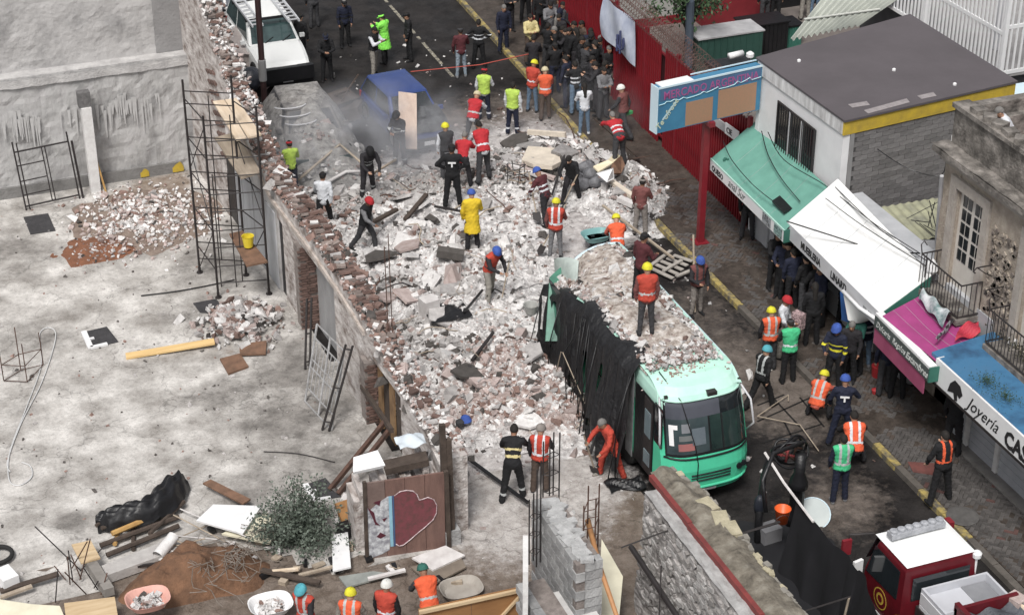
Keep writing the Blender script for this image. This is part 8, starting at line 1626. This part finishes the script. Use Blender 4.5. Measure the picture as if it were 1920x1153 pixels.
v = person(1022, 420, 230, 'dig', 'worker with a blue helmet and maroon top holding a shovel near the dirt clearing', ('shirt', 'maroon'), ('trousers', 'dark'), hat=('helmet', 'blue'), stripe='white'); shovel(v['hdL'], PG(1008, 432)+Z*.3, 'shovel held by the blue-helmeted worker in maroon')
v = person(1041, 484, 175, 'stand2', 'worker in orange vest and yellow helmet with a shovel beside the dirt clearing', ('shirt', 'dustmaroon'), ('jeans', 'grey'), vest=('redorange', 'white'), hat=('helmet', 'hyellow'), s=1.02); shovel(v['hdL'], PG(1010, 482)+Z*.1, 'shovel held out by the yellow-helmeted worker in the orange vest')
v = person(1071, 382, 340, 'dig', 'slim person in black sportswear digging beside the grey bags', ('shirt', 'black'), ('trousers', 'dark')); shovel(v['hdR'], PG(1052, 392), 'shovel held upright by the slim person in black')
v = person(1160, 312, 200, 'bend', 'man in a red and white shirt bending over boards on the heap', ('shirt', 'red'), ('trousers', 'charcoal'), stripe='white', s=1.05); shovel(v['hdR'], P(1200, 300, .2), 'dark shovel dropped beside the bending man in red', m=M_timber)
person(1200, 440, 160, 'stand2', 'dusty worker in a faded maroon overall at the right edge of the heap', ('shirt', 'dustmaroon'), ('trousers', 'dust'), hat=('cap', 'dust'))
person(1159, 418, 185, 'stoop', 'worker in orange vest and yellow helmet crouched behind the bus beside the teal tub', ('shirt', 'coral'), ('trousers', 'charcoal'), vest=('orange', 'white'), hat=('helmet', 'hyellow'), anchor='head', z=0)
v = person(918, 562, 40, 'dig', 'worker with a blue helmet and red vest leaning on a tool mid-heap', ('shirt', 'dark'), ('trousers', 'khaki'), vest=('redorange', 'charcoal'), hat=('helmet', 'blue')); shovel(v['hdR'], PG(938, 578)+Z*.05, 'thin tool leaned on by the blue-helmeted worker on the heap', blade=False)
person(1200, 562, 130, 'stand2', 'dark-clothed man with a cap standing on the bus roof, the farther one', ('shirt', 'maroon'), BK, z=3.0, hat=('cap', 'black'))
person(1210, 628, 185, 'stand', 'worker in orange vest and yellow helmet standing on the bus roof', ('shirt', 'dustmaroon'), ('jeans', 'charcoal'), vest=('redorange', 'silver'), hat=('helmet', 'hyellow'), z=3.0, s=1.02)
v = person(1305, 590, 20, 'stand2', 'worker with a blue helmet carrying a long pole right of the bus', ('shirt', 'dark'), ('jeans', 'dust'), vest=('dustmaroon', 'charcoal'), hat=('helmet', 'blue'))
b = MB(); b.tube([P(1303, 585, .1), P(1300, 440, 1.9)], .03, 6); b.build('long_pole', M_boardgrey, label='long wooden pole held upright right of the bus', cat='pole')
# lower front
v = person(961, 938, 175, 'stoop', 'firefighter in black suit with pale bands bending by the starter bars', ('shirt', 'black'), ('trousers', 'black'), stripe='paleyellow', lstripe='silver', s=1.08)
person(1012, 922, 170, 'stand2', 'worker in orange vest and grey-green helmet beside the bending firefighter', ('shirt', 'dark'), ('trousers', 'brown'), vest=('redorange', 'white'), hat=('helmet', 'dust'), s=1.0)
v = person(1146, 896, 300, 'dig', 'man in a red overall leaning on a tool beside the bus door', ('shirt', 'redorange'), ('trousers', 'redorange'), shoes='khaki', s=1.02); shovel(v['hdL'], P(1117, 888, .05), 'short shovel in the hands of the man in the red overall')
# behind the rubble: a lone blue helmet on the ground
t = thing('blue_helmet', 'blue safety helmet lying on the broken bricks near the wall end', 'helmet', tuple(PG(873, 800)+Z*.18)); b = MB(); b.lathe(V(*t.location), [(.15, 0), (.15, .012), (.125, .02), (.11, .09), (.06, .13), (.01, .14)], 18); b.build('shell', cm('blue', C_['blue'], .4), t, smooth=True); b = MB(); b.lathe(V(*t.location)+V(-.16, -.05, 0), [(.10, -.05), (.11, .04), (.05, .09)], 12); b.build('liner', cm('charcoal', C_['charcoal']), t)
for px, py, f, ps, lb, kw in ((570, 1078+18, 330, 'walk', 'worker with teal helmet and orange vest at the bottom edge, leftmost of the row', dict(top=('shirt', 'dark'), vest=('redorange', 'silver'), hat=('helmet', 'teal'))), (655, 1113, 170, 'stand2', 'worker with a yellow helmet and bright orange vest at the bottom edge', dict(top=('shirt', 'khaki'), vest=('orange', 'silver'), hat=('helmet', 'hyellow'))), (722, 1097, 160, 'stand', 'worker with a white helmet and orange vest at the bottom edge', dict(top=('shirt', 'black'), vest=('redorange', 'white'), hat=('helmet', 'hwhite'))), (804, 1084, 200, 'stoop', 'worker with a dark green helmet and orange vest behind the plywood fence', dict(top=('shirt', 'charcoal'), vest=('orange', 'silver'), hat=('helmet', 'darkgreen')))):
    person(px, py, f, ps, lb, anchor='head', z=.04, **kw)
# right side of the street
person(1440, 694, 190, 'stand2', 'worker in orange vest and yellow helmet on the road right of the bus roof', ('shirt', 'dark'), ('trousers', 'charcoal'), vest=('orange', 'silver'), hat=('helmet', 'hyellow'))
person(1476, 716, 190, 'hands_front', 'person in a green vest and dark cap beside the orange-vested worker', ('shirt', 'dark'), BK, vest=('green', 'white'), hat=('cap', 'charcoal'))
person(1462, 668, 60, 'stand2', 'person with a red helmet and white top behind the green vest', ('shirt', 'white'), ('trousers', 'khaki'), hat=('helmet', 'red'))
person(1424, 765, 130, 'walk', 'person with a teal helmet and dark jacket close behind the bus front corner', ('shirt', 'black'), BK, vest=('black', 'silver'), hat=('helmet', 'teal'))
person(1574, 832, 175, 'wide', 'police officer in navy with white back print and blue helmet in the roadway', ('shirt', 'navy'), ('trousers', 'navy'), hat=('helmet', 'blue'), print_=True, s=1.05)
person(1560, 728, 330, 'stand2', 'officer with a blue helmet and dark uniform at the kerb above the fallen helmet', ('shirt', 'navy'), ('trousers', 'black'), hat=('helmet', 'blue'), s=1.05, stripe='hyellow')
person(1535, 712, 150, 'crouch', 'worker with a yellow helmet and orange vest crouching by the kerb', ('shirt', 'coral'), BK, vest=('orange', 'silver'), hat=('helmet', 'hyellow'), anchor='head')
person(1598, 880, 180, 'crouch', 'worker in orange and white vest stooping by the kerb near the truck', ('shirt', 'dark'), BK, vest=('orange', 'white'), s=1.1)
person(1572, 940, 185, 'stand2', 'person with a green waistcoat band seen from behind above the fire engine', ('shirt', 'navy'), ('trousers', 'navy'), vest=('green', 'silver'), shoes='grey')
person(1760, 940, 200, 'wide', 'police officer in black with bright orange gloves on the pavement by the shutters', ('shirt', 'black'), BK, stripe='black', vest=('black', 'orange'), s=1.05)
v = person(1782, 852, 150, 'stand2', 'man in black with a white cap leaning against the jewellery shop shutters', ('shirt', 'black'), BK, hat=('cap', 'white'), s=1.05)
person(1520, 645, 180, 'stand', 'person in black with a patterned bag standing on the pavement above the red helmet', ('shirt', 'black'), BK, hair='longhair')
b = MB(); b.obox(P(1497, 600, 1.15), (.2, .3, .42), rz=.4); b.build('patterned_bag', mat('pink_patterned_bag', (.55, .40, .40), (.12, .08, .09), 22, .7, spread=.08), label='pink patterned bag beside the person in black on the pavement', cat='bag')
CR2 = [(1400, 446, 'black trousers standing under the green awning', 'black', 350), (1449, 540, 'dark uniform at the upper end of the group under the white awning', 'black', 20), (1465, 556, 'dark uniform with a pale badge under the white awning', 'navy', 340), (1478, 540, 'navy jacket packed second row under the white awning', 'navy', 10), (1482, 578, 'navy uniform nearest the street in the group under the white awning', 'navy', 200), (1500, 560, 'black uniform in the middle of the group under the white awning', 'black', 240), (1506, 590, 'black coat at the near side of the group under the white awning', 'black', 210), (1522, 572, 'navy overalls close to the pale shop sill', 'navy', 0), (1530, 600, 'dark coat at the lower end of the group under the white awning', 'dark', 220), (1465, 520, 'dark cap at the far side of the group under the white awning', 'black', 30), (1588, 715, 'dark jacket and grey trousers behind the blue-helmeted officer', 'dark', 340), (1600, 700, 'dark green jacket left of the white-waisted shirt', 'darkgreen', 320), (1655, 738, 'navy shirt stooping under the magenta awning', 'navy', 200), (1680, 745, 'black clothes at the lower end under the magenta awning', 'black', 160), (1580, 600, 'blue jacket in the maroon doorway', 'black', 20)]
for i, (x, y, lb, a, f) in enumerate(CR2): person(x, y, f, ('stand', 'hands_front', 'stand2', 'phone')[i % 4], 'bystander in '+lb, ('shirt', a), ('trousers', 'black' if i % 3 else 'charcoal'), hat=('cap', 'black') if i % 3 == 0 else None, group='dark-clothed people along the shop fronts')
for i in range(12):
    x = rng.uniform(1452, 1535); y = 505+(x-1452)*.98+rng.uniform(0, 34); person(x, y, rng.uniform(0, 360), ('stand', 'phone', 'stand2', 'hands_front')[i % 4], 'dark-clothed figure packed in the shade under the white awning', ('shirt', ('black', 'navy', 'black')[i % 3]), BK, group='unnamed people in the shade of the white awning', hat=('cap', 'black') if i % 2 else None)
person(1618, 690, 190, 'stand2', 'person with a white band round the waist below the torn white awning', ('shirt', 'navy'), JN, stripe='white', shoes='grey')
b = MB(); b.lathe(P(1645, 705, .14), [(.14, 0), (.17, .3), (.15, .31)], 12); b.build('red_bucket', flat('red_plastic', (.42, .03, .035)), label='red bucket on the pavement under the magenta awning', cat='bucket')
b = MB(); b.lathe(P(1641, 737, .14), [(.08, 0), (.10, .1), (.04, .14)], 10); b.build('red_cone', MATS['red_plastic'], label='small red object on the pavement below the red bucket', cat='cap')
b = MB(); c = P(1708, 715, .2); b.lathe(c, [(.15, 0), (.24, .2), (.20, .45), (.08, .55)], 12); b.build('white_bag', M_fascia, smooth=True, label='white sack against the pillar at the lower end of the magenta awning', cat='sack')
# rooftop and courtyard people
hp_ = onplane(1880, 205, 24.4); v = person(0, 0, 275, 'stoop', 'person in a white shirt leaning over the parapet of the stone house', ('tshirt', 'white'), ('jeans', 'maroon'), z=0); v['o'].location = (24.75, float(hp_[1]), float(hp_[2])-1.62)
for x, y, f, lb, a, c in ((1432, 48, 200, 'person in dark clothes at the top edge of the courtyard', 'black', 'charcoal'), (1452, 44, 160, 'person in black beside the dark-clothed one in the courtyard', 'black', 'black'), (1508, 36, 190, 'person in khaki trousers at the top edge of the courtyard', 'charcoal', 'khaki'), (1526, 34, 170, 'person in blue at the top edge by the corrugated canopy', 'blue', 'jeans')): person(x, y, f, 'stand', lb, ('shirt', a), ('trousers', c), z=.05)

# ------------------------------------------------------------------ things lying on the heap
def slab(pts, z, th, m, lb, nm='concrete_slab', cat='slab', zs=None):
    b = MB(); q = []
    for i, p in enumerate(pts): g = PG(*p); q.append(P(p[0], p[1], g[2]+z+(zs[i] if zs else 0)))
    b.poly(q, th); return b.build(nm, m, label=lb, cat=cat)
M_cr = mat('cream_slab', (.74, .66, .55), (.50, .44, .37), 3, .8, .2)
slab([(978, 300), (990, 274), (1045, 278), (1052, 303), (1035, 312), (1000, 308)], .30, .12, M_cr, 'large cream slab lying at the top of the heap below the paramedics')
b = MB(); b.bar(PG(990, 270)+Z*.4, PG(1060, 278)+Z*.45, .12, .14); b.build('timber_beam', M_cr, label='cream beam along the top of the large cream slab', cat='beam')
slab([(1112, 312), (1140, 300), (1155, 285), (1163, 292), (1150, 305), (1122, 322)], .35, .05, mat('yellow_white_board', (.78, .70, .45), (.70, .62, .50), 4, .7), 'yellowish board bent over the heap in front of the man in red', 'board', 'board', [0, .1, .4, .4, .1, 0])
slab([(1118, 325), (1150, 315), (1152, 335), (1138, 342)], .4, .05, M_white, 'white board among the grey bags on the heap', 'board', 'board', [.2, .3, 0, 0])
slab([(1150, 305), (1165, 290), (1172, 310), (1165, 325), (1145, 325)], .3, .06, M_brownb, 'dark brown sheet beside the white board on the heap', 'board', 'board', [.3, .4, .1, 0, .1])
for q0, q1, w, lb, m in (((1138, 348), (1192, 388), .16, 'long cream timber lying down the right side of the heap', M_cr), ((1160, 385), (1188, 400), .2, 'short pale window frame piece on the right side of the heap', M_pale), ((985, 330), (1040, 350), .14, 'pale pink beam across the heap left of the grey bags', CH_M[2]), ((945, 318), (1010, 345), .12, 'pale beam on the heap beneath the cream slab', M_pale), ((700, 430), (745, 408), .12, 'dark plank near the grey slab by the red-helmeted person', M_timber), ((815, 400), (868, 412), .07, 'dark rod pointing at the yellow raincoat', M_steel), ((760, 425), (800, 380), .12, 'dark twisted sheet rising from the dust behind the wire', M_timber), ((885, 690), (925, 640), .07, 'dark bent rod on the lower part of the heap', M_steel), ((880, 700), (890, 745), .09, 'dark drooping pipe on the lower part of the heap', M_steel), ((870, 600), (905, 560), .05, 'dark cable on the white dust below the worker in red vest', M_black), ((1130, 398), (1262, 500), .06, 'long thin strip along the road edge of the heap', M_boardgrey), ((862, 862), (990, 960), .07, 'dark cable-like pipe across the dusty ground by the firefighter', M_black), ((820, 485), (870, 495), .3, 'dark flat slab edge above the pink boulder', CH_M[4]), ((1035, 378), (1060, 300), .05, 'thin rod leaning by the slim person in black', M_steel)):
    b = MB(); b.bar(PG(*q0)+Z*.22, PG(*q1)+Z*.26, w, max(.05, w*.7)); b.build('beam' if w > .1 else 'rod', m, label=lb, cat='beam' if w > .1 else 'rod')
def boulder(px, py, s, m, lb, nm='boulder', sc=(1, 1, 1)):
    p = PG(px, py); o = inst(nm, CHM[(px+py) % 12].copy(), None, (p[0], p[1], p[2]+.12*s), (rng.normal(0, .2), rng.normal(0, .2), rng.uniform(0, 6)), (s*sc[0], s*sc[1], s*sc[2]), [m]); tag(o, lb, 'rock')
boulder(858, 530, .95, CH_M[2], 'large pink-grey boulder of masonry in the middle of the heap', sc=(.9, .8, 1.6))
boulder(1060, 295, .75, CH_M[1], 'grey boulder leaning against the large cream slab', sc=(1, 1, 1.5))
boulder(778, 425, .55, CH_M[0], 'white rounded boulder near the dark twisted sheet'); boulder(1135, 605, .01, CH_M[0], 'tiny chip')
bpy.data.objects.remove([o for o in bpy.data.objects if o.get('label') == 'tiny chip'][0])
p = PG(805, 592); b = MB(); b.obox(p+Z*.26, (.42, .38, .50), rz=.2); b.build('white_concrete_cube', M_pale, label='pale concrete block standing upright beside a dark hollow in the heap', cat='block')
b = MB(); c = PG(838, 590); b.grid(lambda u, v: c+V(-.55+1.1*u, -.45+.9*v, .10+.18*float(vnoise(u*4, v*4, 1, 2))*math.sin(u*3.14)*math.sin(v*3.14)), 16, 12); b.build('dark_sheet', M_black, label='crumpled dark sheet in the hollow beside the pale concrete block', cat='sheet')
b = MB(); b.obox(PG(880, 388)+Z*.15, (.6, .45, .22), rz=.1); b.build('grey_slab_block', mat('light_grey_slab', (.6, .59, .57), (.45, .44, .43), 3, .9), label='light grey rectangular block above the yellow raincoat', cat='block')
b = MB(); b.lathe(PG(995, 590)+Z*.05, [(.12, 0), (.2, .25), (.21, .26), (.18, .25), (.1, .05)], 14); b.build('grey_bucket', mat('dusty_bucket', (.42, .42, .40), (.28, .28, .27)), label='dusty grey bucket on the heap just left of the bus', cat='bucket')
for k, (px, py) in enumerate(((1085, 330), (1098, 342), (1075, 345), (1108, 335), (1090, 355), (1120, 350), (1100, 322))):
    c = PG(px, py); b = MB(); b.grid(lambda u, v: c+V(.28*math.cos(u*6.283)*math.sin(v*3.1416)*(1+.2*math.sin(u*17+k)), .24*math.sin(u*6.283)*math.sin(v*3.1416), .16-.17*math.cos(v*3.1416)*(1+.2*math.sin(u*13))), 18, 8, flip=True)
    b.build('grey_sack', mat('wrinkled_grey_sack', (.22, .22, .235), (.06, .06, .065), 5, .6, .6, bscale=14), smooth=True, label=('uppermost', 'rightmost upper', 'leftmost', 'right-hand middle', 'lowest', 'lower right', 'highest right')[k]+' wrinkled grey sack in the pile right of the slim person in black', cat='sack', group='grey sacks piled on the heap')
t = thing('wire_spool_frame', 'bent wire frame chair standing on the heap left of the cream slab', 'wire frame', tuple(PG(968, 342)))
c = PG(968, 342)
for r in range(4): b = MB(); b.tube([c+V(.28*math.cos(a+r), .2*math.sin(a), .1+.14*r+.06*math.sin(a*2)) for a in np.linspace(0, 6.283, 14)], .015, 4); b.build('wire_ring', M_steel if r % 2 else M_boardgrey, t)
for a in (0, 1.5, 3, 4.6): b = MB(); b.tube([c+V(.28*math.cos(a), .2*math.sin(a), 0), c+V(.25*math.cos(a+.3), .2*math.sin(a), .62)], .014, 4); b.build('wire_leg', M_steel, t)
t = thing('broken_rebar', 'thin bent reinforcing rods and wires poking out of the rubble heap', 'rebar', (14, 42, 0)); qq = scatter(60, 10.9, 23, 34, 54, lambda x, y: edge(x, y)*((x < 15.2) | (y > 39)))
for x, y in qq:
    p = [V(x, y, float(rub_h(x, y))+.03)]; d = V(rng.normal(), rng.normal(), abs(rng.normal(0, .5))); d /= np.linalg.norm(d)
    for k in range(5): d = d+rng.normal(0, .35, 3)*V(1, 1, .6)-V(0, 0, .08); d /= np.linalg.norm(d); p.append(p[-1]+d*rng.uniform(.1, .28)); p[-1][2] = max(p[-1][2], float(rub_h(p[-1][0], p[-1][1]))+.05)
    b = MB(); b.tube(p, rng.choice([.009, .013, .02]), 4); b.build('rod', [M_rust, M_steel, M_boardgrey][int(rng.integers(3))], t)
for i, (x, y) in enumerate(scatter(26, 10.9, 23.3, 34, 52, lambda x, y: edge(x, y)**2*((x < 15.0) | (y > 39.5)))):
    n_ = int(rng.integers(4, 7)); r_ = rng.uniform(.25, .6); c = V(x, y, float(rub_h(x, y))+.14); tl_ = rng.normal(0, .22, 2); b = MB(); b.poly([c+V(r_*rng.uniform(.6, 1.1)*math.cos(a), r_*rng.uniform(.5, .9)*math.sin(a), 0)*V(1, 1, 1)+V(0, 0, r_*(tl_[0]*math.cos(a)+tl_[1]*math.sin(a))) for a in np.linspace(0, 6.2832, n_, endpoint=False)+rng.uniform(0, 3)], .07); b.build('broken_slab', CH_M[int(rng.choice([0, 1, 1, 2, 4]))], mound)
# pallet right of the bus
t = thing('broken_pallet', 'broken pale wooden pallet on the road right of the far end of the bus', 'pallet', tuple(P(1260, 495)))
for k in range(5): b = MB(); a0 = P(1222+14*k*.6, 488+14*k*.3-10, .10); b.bar(P(1215+12*k, 500-9*k*.6, .12), P(1262+9*k, 522-8*k, .12), .12, .03); b.build('board', mat('pallet_board', (.44, .41, .37), (.25, .23, .21), 4, .85), t)
for k in range(3): b = MB(); b.bar(P(1220+24*k, 498+10*k, .17), P(1258+20*k, 470+18*k, .17), .10, .04); b.build('bearer', MATS['pallet_board'], t)
# tripod rods on the road near the bus nose
t = thing('aluminium_tripod', 'folded aluminium legs lying spread on the road right of the bus windscreen', 'tripod', tuple(P(1460, 780)))
for q0, q1 in (((1420, 780), (1478, 740)), ((1420, 780), (1500, 796)), ((1478, 740), (1478, 752)), ((1500, 796), (1535, 845))): b = MB(); b.tube([P(*q0, .12), P(*q1, .08)], .013, 5); b.build('leg', M_boardgrey, t)

# ------------------------------------------------------------------ smoke drifting from the wrecks
def smoke(lb, cx, cy, sx, sy, sz, z0, dens):
    c = P(cx, cy); b = MB(); b.box(-sx, sx, -sy, sy, 0, sz); m = bpy.data.materials.new('smoke'); m.use_nodes = True; n = m.node_tree.nodes; l = m.node_tree.links; n.remove(n['Principled BSDF'])
    vp = n.new('ShaderNodeVolumePrincipled'); vp.inputs['Color'].default_value = (.86, .88, .93, 1); vp.inputs['Anisotropy'].default_value = .1
    tc = n.new('ShaderNodeTexCoord'); mp = n.new('ShaderNodeMapping'); mp.inputs['Location'].default_value = (0, 0, -sz*.42/(sz*.6)); mp.inputs['Scale'].default_value = (1/sx, 1/sy, 1/(sz*.6)); l.new(tc.outputs['Object'], mp.inputs[0])
    ln = n.new('ShaderNodeVectorMath'); ln.operation = 'LENGTH'; l.new(mp.outputs[0], ln.inputs[0])
    fr = n.new('ShaderNodeMapRange'); fr.inputs['From Min'].default_value = 1.0; fr.inputs['From Max'].default_value = .25; l.new(ln.outputs['Value'], fr.inputs[0])
    no = n.new('ShaderNodeTexNoise'); no.inputs['Scale'].default_value = .75; no.inputs['Detail'].default_value = 4; no.inputs['Distortion'].default_value = .8; l.new(tc.outputs['Object'], no.inputs['Vector'])
    nr = n.new('ShaderNodeMapRange'); nr.inputs['From Min'].default_value = .42; nr.inputs['From Max'].default_value = .72; l.new(no.outputs['Fac'], nr.inputs[0])
    mu = n.new('ShaderNodeMath'); mu.operation = 'MULTIPLY'; l.new(fr.outputs[0], mu.inputs[0]); l.new(nr.outputs[0], mu.inputs[1]); m2 = n.new('ShaderNodeMath'); m2.operation = 'MULTIPLY'; m2.inputs[1].default_value = dens; l.new(mu.outputs[0], m2.inputs[0]); l.new(m2.outputs[0], vp.inputs['Density'])
    l.new(vp.outputs[0], n['Material Output'].inputs['Volume'])
    o = bpy.data.objects.new('smoke', b.mesh('smoke', m)); S.collection.objects.link(o); o.location = (c[0], c[1], z0); tag(o, lb, 'smoke', kind='stuff')
smoke('thin grey-white smoke drifting over the two wrecked cars and the firefighters', 700, 320, 4.2, 3.0, 2.6, .05, .95)
smoke('faint smoke drifting in front of the crowd near the market sign', 1110, 245, 2.6, 2.0, 2.0, .05, .28)
bpy.context.view_layer.update()
